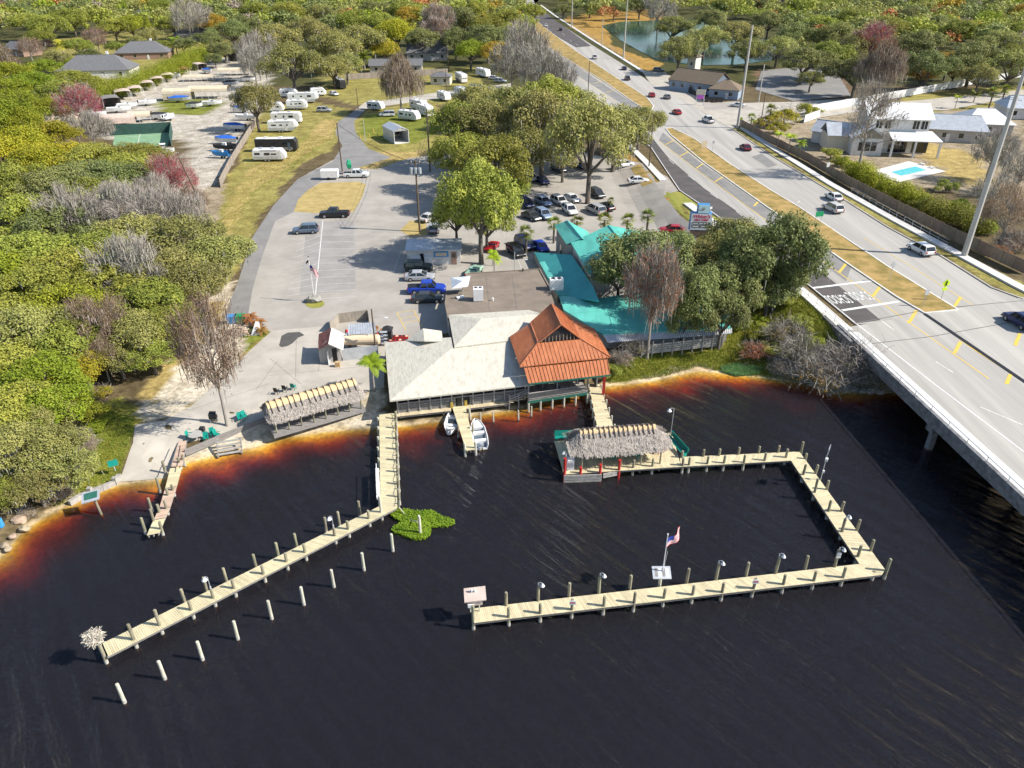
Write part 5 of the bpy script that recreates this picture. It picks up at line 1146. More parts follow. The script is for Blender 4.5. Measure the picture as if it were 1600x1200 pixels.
def car_parts(kind):
    if kind in CAR: return CAR[kind]
    L, W, wb, wr = {'sedan':(4.75,1.82,2.8,.33),'suv':(4.8,1.92,2.8,.37),'pickup':(5.8,2.0,3.6,.40),'jeep':(4.4,1.9,2.6,.42),'van':(5.1,1.98,3.0,.35),'convertible':(4.6,1.8,2.6,.33)}[kind]
    hw = W/2; body = MB(); belt = {'sedan':.92,'suv':1.05,'pickup':1.12,'jeep':1.15,'van':1.05,'convertible':.85}[kind]
    hood = {'sedan':.86,'suv':.98,'pickup':1.1,'jeep':1.12,'van':.95,'convertible':.82}[kind]
    f = L/2; g = .24 if kind in ('sedan','convertible') else .32
    st = [(-f,hw*.84,g+.12,belt*.80),(-f+.12,hw*.94,g+.02,belt*.95),(-f+.6,hw,g,belt),(0,hw,g,belt),(f-1.5,hw,g,belt),(f-1.2,hw,g,hood+.02),(f-.45,hw*.97,g,hood-.05),(f-.1,hw*.88,g+.05,hood-.16),(f,hw*.78,g+.14,hood-.3)]
    if kind in ('jeep','van'): st[0] = (-f,hw*.95,g+.05,belt)
    body.loft([rr(*s_) for s_ in st])
    H = {'sedan':1.44,'suv':1.72,'pickup':1.86,'jeep':1.85,'van':1.78,'convertible':1.15}[kind]
    # cabin: (x_base, x_top) front and rear
    fb, ft, rb_, rt = {'sedan':(f-1.25,f-2.05,-f+.55,-f+1.25),'suv':(f-1.25,f-1.95,-f+.12,-f+.5),'pickup':(f-1.45,f-2.1,-f+2.0,-f+2.2),'jeep':(f-1.5,f-1.75,-f+.1,-f+.2),'van':(f-.9,f-1.85,-f+.1,-f+.35),'convertible':(f-1.6,f-2.0,-f+1.7,-f+1.8)}[kind]
    cb, ct = hw*.93, hw*.76
    def quadpts(x0, x1, y0, y1, z0, z1): return None
    gl = MB(); bz = belt-.03; tz = H-.05
    base = [(rb_,-cb,bz),(fb,-cb,bz),(fb,cb,bz),(rb_,cb,bz)]; top = [(rt,-ct,tz),(ft,-ct,tz),(ft,ct,tz),(rt,ct,tz)]
    gl.loft([base, top])
    roof = MB(); e = .03
    roof.loft([[(rt-.05,-ct-e,tz-.02),(ft+.05,-ct-e,tz-.02),(ft+.05,ct+e,tz-.02),(rt-.05,ct+e,tz-.02)],[(rt+.02,-ct,H-.01),(ft-.02,-ct,H-.01),(ft-.02,ct,H-.01),(rt+.02,ct,H-.01)],[(rt+.25,-ct*.8,H+.03),(ft-.25,-ct*.8,H+.03),(ft-.25,ct*.8,H+.03),(rt+.25,ct*.8,H+.03)]])
    for b_, t_ in zip(base, top): roof.beam(b_, t_, .10, .07)
    if kind in ('sedan','suv','van','pickup'):
        mx = (fb+rb_)/2-.1
        for s_ in (-1,1): roof.beam((mx,s_*(cb+.005),bz),(((ft+rt)/2-.05),s_*(ct+.005),tz),.10,.05)
    out = {'body':body.mesh('car_body','cp_white'), 'windows':gl.mesh('car_windows','glass'), 'roof':roof.mesh('car_roof','cp_white')}
    for k_ in out.values(): MB().fixn(k_)
    wh = MB(); wh.tube([(0,-.12,0),(0,-.11,0),(0,.11,0),(0,.12,0)],[wr*.85,wr,wr,wr*.85],14); rim = MB(); rim.tube([(0,-.135,0),(0,.135,0)],wr*.6,12)
    out['wheel'] = wh.mesh('wheel','tyre'); out['rim'] = rim.mesh('rim','rim')
    hl = MB().box((0,0,0),(.14,.34,.16)).mesh('headlight','white'); tl = MB().box((0,0,0),(.10,.22,.26)).mesh('taillight','red_paint')
    out['hl'] = hl; out['tl'] = tl
    bp_ = MB().box((0,0,0),(.18,W*.9,.16)).mesh('bumper','black_metal'); out['bp'] = bp_
    if kind == 'pickup': out['bed'] = MB().box((-f+1.05,0,belt+.005),(1.75,W*.80,.03)).mesh('bed','dark')
    if kind == 'jeep': out['spare'] = MB().tube([(-f-.18,0,.95),(-f,0,.95)],.38,12).mesh('spare_wheel','tyre')
    CAR[kind] = (out, L, W, wb, wr, hood, belt); return CAR[kind]
def car(kind, paint, p, rz, label, group='cars', cat=None, top=None):
    o, L, W, wb, wr, hood, belt = car_parts(kind); f = L/2
    slope = 0
    t = thing({'sedan':'parked_car','suv':'suv','pickup':'pickup_truck','jeep':'off_roader','van':'van','convertible':'convertible'}[kind], label, cat or {'sedan':'car','suv':'suv','pickup':'pickup','jeep':'suv','van':'van','convertible':'car'}[kind], p, rz, group)
    def add(nm, me, loc=(0,0,0), par=None, mt=None):
        x = bpy.data.objects.new(nm, me); COL.objects.link(x); x.parent = par or t; x.location = loc
        if mt: x.material_slots[0].link = 'OBJECT'; x.material_slots[0].material = M[mt]
        return x
    add('body', o['body'], mt='cp_'+paint); add('windows', o['windows']); add('roof', o['roof'], mt='cp_'+(top or paint))
    for sx in (-1,1):
        for sy in (-1,1):
            w = add('wheel', o['wheel'], (sx*wb/2, sy*(W/2-.1), wr)); add('rim', o['rim'], (0,0,0), w)
    for sy in (-1,1): add('headlight', o['hl'], (f-.12, sy*W*.34, hood-.24)); add('taillight', o['tl'], (-f+.02, sy*W*.38, belt-.2))
    add('bumper', o['bp'], (f-.06,0,.42)); add('bumper', o['bp'], (-f+.06,0,.45))
    if 'bed' in o: add('truck_bed', o['bed'])
    if 'spare' in o: add('spare_wheel', o['spare'])
    return t
def road_dir(p): return math.atan2(1.0, (XL(p.y+4)-XL(p.y-4))/8)
HW = [('suv','white',1437,393,0,'white SUV with black wheels on the right carriageway near the bridge'),('sedan','white',1302,310,0,'white sedan, farther of two side-by-side white vehicles on the highway'),('suv','tanwhite',1300,328,0,'boxy off-white SUV beside the green median sign'),
 ('sedan','maroon',1164,232,0,'dark maroon car passing the wooden fence'),('pickup','white',1106,189,0,'white pickup on the highway by the concrete pole'),('sedan','red',1057,176,0,'bright red car crossing the junction gap'),('sedan','grey',1042,152,0,'grey car in the lane beside the shop fence'),
 ('sedan','red',1018,149,0,'red car beside the upper median tip'),('suv','charcoal',980,123,0,'dark green-black SUV beside the upper median'),('sedan','navy',975,107,0,'navy car in tree shade on the highway'),('pickup','white',929,90,0,'white pickup far up the pale highway'),
 ('suv','black',876,46,0,'black SUV far up the dark asphalt highway'),('suv','white',853,40,180,'white SUV coming down the far highway'),('suv','navy',1592,506,0,'dark blue car entering the bridge at the right edge')]
for kind,pt,px,py,fl_,lb in HW:
    p = RP(px,py+2); p.z += .03; car(kind, pt, p, road_dir(p)+R(fl_)+(R(2) if py>300 else 0), lb, 'cars on the highway')
LOT = [('suv','slate',478,364,187,'slate blue SUV at the upper left stalls of the lined lot'),('pickup','black',523,339,184,'black pickup parked below the dry grass island'),('pickup','white',557,277,3,'white pickup towing a small white trailer'),
 ('jeep','darkgreen',655,424,2,'dark off-roader in front of the bait shop'),('sedan','silver',656,437,2,'silver-white sedan next to the dark off-roader'),('pickup','blue',667,457,3,'bright blue pickup in the row before the brown roof'),('sedan','charcoal',668,471,3,'dark grey sedan beside the bright blue pickup'),
 ('sedan','tanwhite',671,344,60,'pale car under the oak by the wooden pole'),('suv','silver',680,361,85,'silver SUV with red tail lights under the oak edge'),
 ('van','navy',820,322,-62,'dark blue van first in the lot row below the oaks'),('suv','lightblue',849,320,-62,'light blue SUV with sunroof in the oak lot'),('suv','white',874,319,-60,'white SUV between light blue and white cars in the oak lot'),('sedan','white',893,314,-58,'white sedan left of the oak trunk in the lot'),
 ('suv','white',890,333,-72,'white SUV in the nearer row above a palm'),('suv','lightblue',849,340,-65,'blue and silver SUV nearest the first palms'),('sedan','charcoal',830,342,-55,'dark sedan with bright rear window in the nearer row'),('sedan','navy',848,286,-70,'navy car in shade behind the oak lot'),('sedan','white',829,281,-58,'white car half hidden by the oak crown'),
 ('van','silver',930,332,118,'silver van seen from behind right of the oak trunk'),('suv','charcoal',932,307,-65,'dark SUV right behind the oak trunk'),('sedan','black',946,327,118,'black sedan beside the silver van'),('sedan','blue',844,390,-68,'royal blue car beside the teal entry roof'),
 ('van','navy',820,386,-64,'dark van in front of the palm by the bait shop lot'),('sedan','white',997,286,5,'white sedan alone by the amber verge near the highway'),('suv','white',975,261,25,'white SUV under the lot edge oak by the highway'),('sedan','red',1050,364,175,'crimson car parked behind the screened pen'),
 ('convertible','red',769,389,75,'bright red sports car under the mossy oak'),('convertible','mint',741,428,72,'pale mint classic car parked beneath the oak'),('suv','black',806,398,-66,'black SUV left of the dark van'),('suv','charcoal',872,268,-60,'charcoal SUV deep in the oak shade'),('sedan','navy',905,262,-60,'dark blue sedan in shade behind the oak lot'),
 ('suv','silver',507,175,0,'silver SUV parked beside the caravans'),('sedan','white',522,149,-50,'white car beside the dark motorhome under the oak'),('pickup','white',668,172,-60,'white pickup behind the weeping bare tree'),('van','white',605,182,185,'white and blue camper van behind the metal carport'),
 ('sedan','white',772,124,-20,'white car near the far caravan lane end'),('suv','silver',782,129,-15,'silver SUV at the far lane end'),('suv','grey',1029,112,-10,'grey SUV in the shade left of the brown-roofed shop'),('sedan','white',1152,167,150,'white car parked beside the brown-roofed shop')]
for kind,pt,px,py,a,lb in LOT:
    p = (G(px,py,LAND) if px < 940 else GP(px,py)) if px < 1010 or py > 200 else RP(px,py); p.z += .025 if px < 940 else .06; car(kind, pt, p, R(a), lb, 'parked cars')
# small white box trailer and kayak on the truck
p = G(516,280,LAND); t = thing('cargo_trailer','small white box trailer behind the white pickup','trailer',(p.x,p.y,LAND),R(3))
MB().loft([rr(x,.95,.5,2.2,.1) for x in (-1.9,1.7,1.95)]).build('box','white',t); MB().beam((1.9,0,.5),(3.0,0,.5),.1,.1).build('tow_bar','black_metal',t)
for sy in (-1,1): MB().tube([(-.2,sy*1.0,.33),(-.2,sy*.8,.33)],.33,12).build('wheel','tyre',t)
p = G(548,272,LAND); t = thing('kayak','teal and green kayak standing on the white pickup bed','kayak',(p.x-.3,p.y,LAND+1.1),R(20))
MB().loft([[(0,0,0),(.02,0,0),(.02,.02,0),(0,.02,0)],[(-.35,-.5,.5),(.5,-.5,.3),(.5,.5,.3),(-.35,.5,.5)],[(-.4,-.6,1.3),(.6,-.6,1.0),(.6,.6,1.0),(-.4,.6,1.3)],[(.0,-.3,2.1),(.5,-.3,1.9),(.5,.3,1.9),(.0,.3,2.1)]]).build('hull','sign_green',t)
MB().slab([(-.42,-.6,1.45),(.65,-.6,1.15),(.55,.35,2.05),(-.1,.35,2.25)],.06).build('deck','green_plastic',t)
# ================================================================== caravans and motorhomes
def rv(kind, p, rz, L, label, body='white', lower=None, H=2.9, W=2.45):
    t = thing({'motor':'motorhome','trailer':'caravan','fifth':'fifth_wheel_caravan'}[kind], label, 'motorhome' if kind=='motor' else 'caravan', p, rz, 'caravans and motorhomes')
    h = W/2; z0 = .55 if kind!='motor' else .4; sl = {'motor':.35,'trailer':.9,'fifth':1.6}[kind]; zt = H
    if kind == 'fifth': rings = [rr(-L/2,h,z0,zt-.1,.1),rr(-L/2+.2,h,z0,zt,.1),rr(L/2-2.6,h,z0,zt,.1),rr(L/2-2.5,h,1.35,zt+.12,.1),rr(L/2-.9,h,1.35,zt+.12,.12),rr(L/2,h*.85,1.6,zt-1.0,.12)]
    elif kind == 'trailer': rings = [rr(-L/2,h,z0+.1,zt-.3,.1),rr(-L/2+.3,h,z0,zt,.1),rr(L/2-sl,h,z0,zt,.1),rr(L/2,h*.92,z0+.2,zt-1.1,.12)]
    else: rings = [rr(-L/2,h,z0,zt-.1,.1),rr(-L/2+.15,h,z0,zt,.1),rr(L/2-.5,h,z0,zt,.1),rr(L/2,h*.93,z0+.1,zt-.6,.14)]
    MB().loft(rings).build('shell', body, t)
    MB().slab([(-L/2+.25,-h*.9,zt+.03),(L/2-sl-.3,-h*.9,zt+.03),(L/2-sl-.3,h*.9,zt+.03),(-L/2+.25,h*.9,zt+.03)],.05).build('roof_skin','white',t)
    if lower: 
        for s in (-1,1): MB().box((-.3,s*(h+.01),z0+.45),(L*.86,.03,.7)).build('side_stripe',lower,t)
    for x in (-L*.3,-L*.02,L*.2):
        for s in (-1,1):
            ww=rng.choice((.5,.8,1.3)); MB().box((x+rng.uniform(-.4,.4),s*(h+.015),zt-.95-rng.uniform(0,.15)),(ww,.03,rng.choice((.35,.5,.6)))).build('window','glass',t)
    for s in (-1,1): MB().box((L*.02,s*(h+.012),zt-.12),(L*.5,.1,.12)).build('awning_roll','galv' if body=='white' else 'grey_wood',t)
    for s in (-1,1): MB().box((-L*.1,s*(h+.012),z0+.3),(L*.6,.02,.06)).build('trim_line','galv',t)
    MB().box((L*.32 if kind!='fifth' else L*.12,-(h+.015),1.45),(.65,.03,1.7)).build('door','glass_blue' if body!='white' else 'wall_white',t)
    for x in (-L*.25,L*.12): MB().box((x,0,zt+.2),(.8,.65,.26)).build('roof_vent','galv' if body=='white' else 'white',t)
    if kind == 'motor': MB().slab([(L/2-.35,-h*.85,zt-.35),(L/2-.35,h*.85,zt-.35),(L/2+.05,h*.85,zt-1.45),(L/2+.05,-h*.85,zt-1.45)],.04).build('windscreen','glass',t)
    else: MB().beam((L/2-.2,0,.5),(L/2+1.0,0,.5),.12,.1).build('tow_bar','black_metal',t)
    xs = (-L*.28,L*.32) if kind=='motor' else (-L*.12,-L*.12+.85)
    for x in xs:
        for s in (-1,1):
            w = MB().tube([(x,s*(h-.25),.4),(x,s*(h+.02),.4)],.4,12).build('wheel','tyre',t); MB().tube([(x,s*(h+.0),.4),(x,s*(h+.035),.4)],.22,10).build('rim','rim',w)
    return t
def LPz(px,py): return G(px,py,LAND)
rv('trailer',LPz(423,251),R(3),7.8,'white travel trailer nearest the drive in the caravan row','white','galv')
rv('motor',LPz(434,236),R(3),10.5,'long black motorhome with white roof in the caravan row','black_metal','grey_wood',3.3)
rv('fifth',LPz(444,206),R(3),8.2,'white fifth-wheel caravan third from the drive','white','galv',3.2)
rv('motor',LPz(449,192),R(3),8.8,'white motorhome with dark windscreen fourth from the drive','white','galv',3.1)
rv('trailer',LPz(434,175),R(4),4.2,'small white caravan at the left of the row','white',None)
rv('trailer',LPz(465,171),R(4),6.5,'rounded white caravan beside the silver SUV','white','galv',3.0)
rv('fifth',LPz(475,161),R(5),10.0,'large white caravan at the back of the row under the oak','white','galv',3.4)
rv('motor',LPz(531,137),R(-62),9.5,'black-fronted motorhome parked nose out under the oak','black_metal',None,3.4)
rv('motor',LPz(721,128),R(-70),9.0,'white motorhome with awning beside the cream shed','white','grey_wood',3.3)
rv('trailer',LPz(755,120),R(-60),9.0,'white caravan at the far end of the back lane','white',None,3.2)
rv('trailer',LPz(640,188),R(-30),7.0,'white caravan behind the silver carport','white','galv',2.9)
rv('motor',LPz(664,180),R(-55),7.5,'white box motorhome behind the weeping bare tree','white',None,3.1)
rv('trailer',LPz(694,157),R(-60),6.5,'white caravan nearest the lane above the big oak','white',None,2.9)
rv('trailer',LPz(722,150),R(-60),7.5,'white caravan second along the lane above the big oak','white',None,2.9)
rv('trailer',LPz(745,146),R(-60),7.5,'white caravan third along the lane above the big oak','white',None,2.9)
rv('trailer',LPz(452,152),R(5),6.0,'white caravan half hidden behind the oak at the row end','white','galv',2.9)
rv('trailer',LPz(498,150),R(20),5.5,'small white caravan at the bend under the oak','white',None,2.7)
rv('trailer',LPz(588,172),R(-25),5.5,'small white caravan by the lane bend lawn','white','galv',2.7)
rv('fifth',LPz(655,172),R(-50),7.5,'white fifth-wheel caravan behind the weeping tree','white','galv',3.1)
# ================================================================== boats
def hull(t, L, W, H, m='white', z=0.0, nm='hull'):
    st = [(-L/2,.86,0.0),(-L*.2,1.0,0.0),(L*.15,.95,.03),(L*.36,.62,.12),(L*.46,.3,.22),(L/2,.05,.34)]
    rings = []
    for x, k, lift in st:
        w = W/2*k; rings.append([(x,0,z+lift*H*1.2),(x,w*.75,z+lift*H+.12*H),(x,w,z+H+lift*H*.5),(x,w*.9,z+H+lift*H*.5),(x,w*.72,z+H*.38+lift*H*.6),(x,-w*.72,z+H*.38+lift*H*.6),(x,-w*.9,z+H+lift*H*.5),(x,-w,z+H+lift*H*.5),(x,-w*.75,z+lift*H+.12*H)])
    return MB().loft(rings).build(nm, m, t)
def skiff(px, py, rz, L, label, seats):
    p = G(px,py,0.1); t = thing('skiff', label, 'boat', (p.x,p.y,-.12), rz, 'skiffs at the finger pier')
    hull(t, L, 1.75, .72)
    MB().slab([(-L*.46,-.6,.34),(L*.28,-.55,.36),(L*.28,.55,.36),(-L*.46,.6,.34)],.03).build('cockpit_floor','glass_blue',t)
    for x in seats: MB().box((x,0,.5),(.42,1.25,.3)).build('seat','white',t)
    MB().slab([(L*.26,-.5,.72),(L*.4,-.2,.82),(L*.4,.2,.82),(L*.26,.5,.72)],.06).build('foredeck','white',t)
    m_ = thing.__name__ and MB().box((-L/2-.12,0,.75),(.3,.32,.45)).build('outboard_motor','galv',t); MB().beam((-L/2-.16,0,.6),(-L/2-.16,0,-.4),.12,.1).build('motor_leg','black_metal',m_)
    return t
skiff(707,664,R(-97),4.3,'white and blue skiff moored left of the finger pier',(-1.2,.6))
skiff(748,680,R(100),5.2,'larger white skiff moored right of the finger pier',(-1.5,0,1.1))
r_ = thing('mooring_rope','thin rope tying the larger skiff to the pier post','rope',(G(733,656,0).x,G(733,656,0).y,1.3)); a=Vector((0,0,0)); b=G(742,664,.7)-Vector(r_.location)
MB().tube([a,lerp(a,b,.5)-Vector((0,0,.25)),b],.02,5).build('line','pile_pale',r_)
def trailer_boat(px, py, rz, L, label, cover=None, hullm='white', W=2.3, cons=False, z=LAND):
    p = G(px,py,z); t = thing('trailered_boat', label, 'boat', (p.x,p.y,z), rz, 'boats in the storage yard')
    hull(t, L, W, 1.15, hullm, .55)
    if cover: MB().loft([[(-L/2,-W*.42,1.7),(-L/2,W*.42,1.7),(-L/2,.0,1.85)],[(-L*.15,-W*.5,1.72),(-L*.15,W*.5,1.72),(-L*.15,0,2.35)],[(L*.12,-W*.48,1.75),(L*.12,W*.48,1.75),(L*.12,0,2.3)],[(L*.45,-W*.14,2.0),(L*.45,W*.14,2.0),(L*.45,0,2.1)]]).build('cover',cover,t)
    else:
        MB().box((-.2,0,1.75),(1.0,.7,.8)).build('console','white',t); MB().slab([(.2,-.5,2.2),(.2,.5,2.2),(.45,.45,1.7),(.45,-.45,1.7)],.03).build('windscreen','glass',t)
    if cons:
        MB().slab([(-.9,-.9,2.9),(.6,-.9,2.9),(.6,.9,2.9),(-.9,.9,2.9)],.06).build('t_top',cover or 'white',t)
        for x in (-.7,.4):
            for s in (-.7,.7): MB().tube([(x,s,1.5),(x,s,2.85)],.03,5).build('t_top_leg','galv',t)
    m_ = MB().box((-L/2-.25,0,1.55),(.4,.4,.7)).build('outboard_motor','black_metal',t)
    MB().beam((-L*.4,0,.5),(L/2+.9,0,.5),.12,.1).build('trailer_frame','galv',t)
    for s in (-1,1): MB().tube([(-L*.12,s*W*.45,.33),(-L*.12,s*W*.36,.33)],.33,12).build('wheel','tyre',t)
    return t
trailer_boat(282,160,R(8),7.2,'pontoon boat under a blue cover by the tan hangars','blue_tarp','galv',2.5)
trailer_boat(367,204,R(175),6.6,'white boat under a bright blue cover by the fence, upper','blue_tarp')
trailer_boat(354,225,R(178),6.0,'low white boat under a bright blue cover, middle by the fence','blue_tarp','galv')
trailer_boat(351,236,R(178),5.6,'small dark boat beside the yuccas at the fence',None,'black_tarp')
trailer_boat(385,188,R(175),6.8,'white boat at the top of the fence row',None)
trailer_boat(248,187,R(10),6.4,'boat under a black cover behind the court screen','black_tarp')
trailer_boat(265,188,R(70),4.5,'short white boat at the court corner',None)
trailer_boat(187,176,R(20),7.2,'white boat with grey stripe beside the red tree',None)
trailer_boat(200,170,R(22),6.2,'white boat nearest the small carports',None)
trailer_boat(275,122,R(-30),6.0,'white boat with windscreen between carports along the hedge',None)
trailer_boat(362,135,R(10),5.5,'grey boat with canopy right of the tan hangars','black_tarp','galv',2.2,True)
trailer_boat(258,243,R(15),5.0,'white centre-console boat with top below the court',None,'white',2.2,True)
trailer_boat(346,247,R(170),4.6,'blue and white jet boat at the yard fence corner',None,'blue_plastic',1.6)
for bx,by,ba,bl,cv,lb in ((392,170,175,6.0,None,'white boat beneath the small yard oak'),(378,176,178,5.5,'blue_tarp','blue-covered boat third above the fence row'),(332,166,12,6.5,None,'white boat on the grass edge below the hangars'),(305,170,10,5.0,'black_tarp','black-covered boat on the gravel bend'),(232,165,25,5.5,None,'white boat on the gravel before the carports'),(150,184,20,6.5,None,'white boat left of the pinkish hangar'),(325,115,-40,6.0,'blue_tarp','blue-covered boat behind the long low shelter'),(390,128,0,5.5,'black_tarp','dark-covered boat by the top yard shelters')):
    trailer_boat(bx,by,R(ba),bl,lb,cv)
# ================================================================== carports and hangars
def carport(px, py, rz, W, L, h, label, roofm='pink_tin', sides=None, arch=.55, z=LAND, legs=True):
    p = G(px,py,z); t = thing('carport' if legs else 'canvas_hangar', label, 'carport' if legs else 'hangar', (p.x,p.y,z), rz, 'carports and hangars in the storage yard')
    n_ = 8; prof = []
    for k in range(n_+1):
        a = math.pi*k/n_; prof.append((-W/2*math.cos(a)*(1.0), h+arch*math.sin(a)**.8 if 0<k<n_ else h-.15))
    rg = [[(x,y,z_) for y,z_ in prof]+[(x,y*.985,z_-.05) for y,z_ in reversed(prof)] for x in (-L/2,L/2)]
    MB().loft(rg).build('roof',roofm,t)
    if sides:
        for s in (-1,1): MB().box((0,s*W/2*.99,h/2+.15),(L,.05,h-.5)).build('side_panel',sides,t)
        MB().box((-L/2+.03,0,h/2),(.05,W*.95,h)).build('end_panel',sides,t)
    nl = max(2,int(L/2.2)+1)
    for i in range(nl):
        for s in (-1,1): MB().beam((-L/2+.1+(L-.2)*i/(nl-1),s*W/2*.97,0),(-L/2+.1+(L-.2)*i/(nl-1),s*W/2*.97,h),.07,.07).build('leg','white',t)
    return t
for i,(px,py,rf_) in enumerate(((175,166,'grey_wood'),(193,155,'pink_tin'),(212,150,'pink_tin'),(230,141,'pink_tin'),(246,134,'pink_tin'),(262,128,'tan_canvas'))):
    carport(px,py,R(-58),5.4,7.0,2.7,'arched tin carport along the hedge, %s from the red tree'%ordinal(i+1),rf_,None if i else 'grey_wood',.5)
carport(286,116,R(-50),4.5,6.5,2.3,'brown-roofed carport near the hedge end','rust_roof',None,.4)
carport(313,109,R(-45),4.2,6.0,2.4,'pale tin carport with a red machine beside the hedge','pink_tin','grey_wood',.4)
carport(347,98,R(-68),5.0,9.0,4.0,'tall open carport at the top of the yard, left one','pink_tin',None,.8)
carport(366,95,R(-68),5.0,9.0,4.4,'tall open carport at the top of the yard, right one','pink_tin','grey_wood',.8)
carport(281,156,R(8),5.2,9.5,2.6,'tan canvas hangar left of the striped one with blue boat before it','tan_canvas','tan_canvas',1.3,legs=False)
carport(329,153,R(6),5.2,13.5,2.7,'long tan canvas hangar with ribbed open sides','tan_canvas',None,1.4,legs=False)
carport(321,126,R(10),4.6,16,1.8,'long low tan canvas shelter behind the hangars','tan_canvas',None,.5,legs=False)
carport(372,117,R(8),5.0,15,2.0,'long pale canvas shelter at the top of the gravel yard','tan_canvas',None,.9,legs=False)
carport(92,199,R(12),4.8,13,2.4,'cream canvas hangar behind the red maple','tan_canvas','tan_canvas',1.2,legs=False)
carport(187,193,R(20),4.6,9.5,2.0,'pinkish tin hangar behind the court screen','pink_tin','pink_tin',.8,legs=False)
carport(221,190,R(14),4.0,6.5,2.0,'cream canvas hangar beside the black-covered boat','tan_canvas',None,1.0,legs=False)
mp_ = G(619,219,LAND); mc = thing('metal_carport','silver metal carport with walls sheltering a red boat','carport',(mp_.x,mp_.y,LAND),R(-62))
MB().slab([(-4.6,-2.2,3.3),(4.6,-2.2,3.3),(4.6,0,4.2),(-4.6,0,4.2)],.08).build('roof_slope','galv',mc); MB().slab([(-4.6,0,4.2),(4.6,0,4.2),(4.6,2.2,3.3),(-4.6,2.2,3.3)],.08).build('roof_slope','galv',mc)
for s in (-1,1): MB().box((0,s*2.05,1.6),(9,.06,3.2)).build('side_wall','galv',mc)
MB().slab([(4.5,-2.05,3.25),(4.5,2.05,3.25),(4.5,0,4.1)],.02).build('gable_panel','white',mc); MB().box((0,0,.06),(9.6,3.9,.12)).build('slab','sidewalk',mc)
for s in (-1,1): MB().beam((4.5,s*2.05,0),(4.5,s*2.05,3.25),.12,.12).build('corner_post','white',mc)
trailer_boat(617,213,R(118),5.0,'red-covered boat inside the silver carport','red_paint','white',1.9)
# ================================================================== houses
def house(px, py, rz, W, D, h, label, wallm, roofm, hip=0.0, rise=2.2, ov=.5, z=LAND, wins=4, name='house', chimney=False, garage=False, cat='house'):
    p = G(px,py,z) if z == LAND else RP(px,py); t = thing(name,label,cat,(p.x,p.y,p.z),rz,None)
    MB().box((0,0,h/2),(W,D,h)).build('wall',wallm,t)
    a,b = W/2+ov, D/2+ov; k = hip*b
    e = [(-a,-b,h),(a,-b,h),(a,b,h),(-a,b,h)]; r0,r1 = (-a+k,0,h+rise),(a-k,0,h+rise)
    rfm = MB(); rfm.slab([e[0],e[1],r1,r0],.12); rfm.slab([e[2],e[3],r0,r1],.12)
    if hip>0: rfm.slab([e[1],e[2],r1],.12); rfm.slab([e[3],e[0],r0],.12)
    ro = rfm.build('roof',roofm,t)
    MB().beam((r0[0],0,h+rise+.03),(r1[0],0,h+rise+.03),.3,.08).build('ridge_cap',roofm,ro)
    if not hip:
        for s in (-1,1): MB().slab([(s*W/2,-D/2,h),(s*W/2,D/2,h),(s*W/2,0,h+rise*.9)],.02).build('gable_wall',wallm,t)
    for i in range(wins):
        x = -W/2+W*(i+.5)/wins
        for s in (-1,1):
            w = MB().box((x,s*(D/2+.02),h*.55),(1.1,.05,1.2)).build('window','glass',t); MB().box((x,s*(D/2+.03),h*.55-.66),(1.3,.1,.08)).build('sill','white',w)
    MB().box((W*.12,-D/2-.03,1.05),(.95,.06,2.1)).build('door','wall_white',t)
    if garage: MB().box((-W*.3,-D/2-.03,1.15),(2.8,.06,2.2)).build('garage_door','white',t)
    if chimney: MB().box((W*.15,D*.1,h+rise),(.9,.9,2.0)).build('chimney','white',ro)
    return t
house(38,86,R(-25),14,10,3.2,'brown brick house with grey gable roof and white garage at far left','wall_brick','shingle',0,3,garage=True)
house(60,72,R(60),12,9,3,'grey-roofed wing house behind the far-left garage','wall_brick','shingle',.6,2.8)
house(158,119,R(10),27,16,3.2,'slate-roofed house with white chimney behind the hedge','wall_white','shingle',.8,5.0,chimney=True)
house(228,90,R(12),24,15,3.0,'broad grey hip-roofed house beyond the slate one','wall_brick','shingle',.9,4.4,chimney=True)
house(302,62,R(5),18,12,3.0,'grey-roofed house beside the tall palm at the top','wall_grey','shingle',.5,3.2)
house(243,27,R(20),22,14,3.2,'far grey gabled house beyond the round green tree','wall_white','shingle',0,4)
house(10,38,R(10),26,14,3.2,'far brown-roofed house at the top left edge','wall_cream','shingle_brown',.5,3.5)
house(620,112,R(4),22,9,3.0,'low dark-roofed wing behind the plank fence','wall_grey','shingle',0,2.2)
house(668,92,R(4),19,13,3.4,'dark-roofed house with steep gable beside the spiky palm','wall_grey','shingle',.2,5.2)
house(690,131,R(-5),7.5,6,3.0,'small cream block shed with grey hip roof','wall_cream','shingle',.9,1.4,wins=2,name='block_shed',cat='shed')
# brown-roofed shop at the junction
sh_=house(1092,142,R(-47),19,11,3.6,'brown-roofed blue-grey shop beside the highway junction','wall_blue','shingle_brown',0,3.6,z=None,name='roadside_shop',cat='shop',wins=5)
house(1133,152,R(-25),10,9,3.2,'hipped side wing of the brown-roofed shop','wall_blue','shingle_brown',.95,2.6,z=None,name='shop_wing',cat='building',wins=2)
house(1083,112,R(-47),4,4,6.2,'small pale tower with pyramid roof behind the brown-roofed shop','wall_white','shingle_brown',.99,1.8,z=None,name='shop_tower',cat='tower',wins=1)
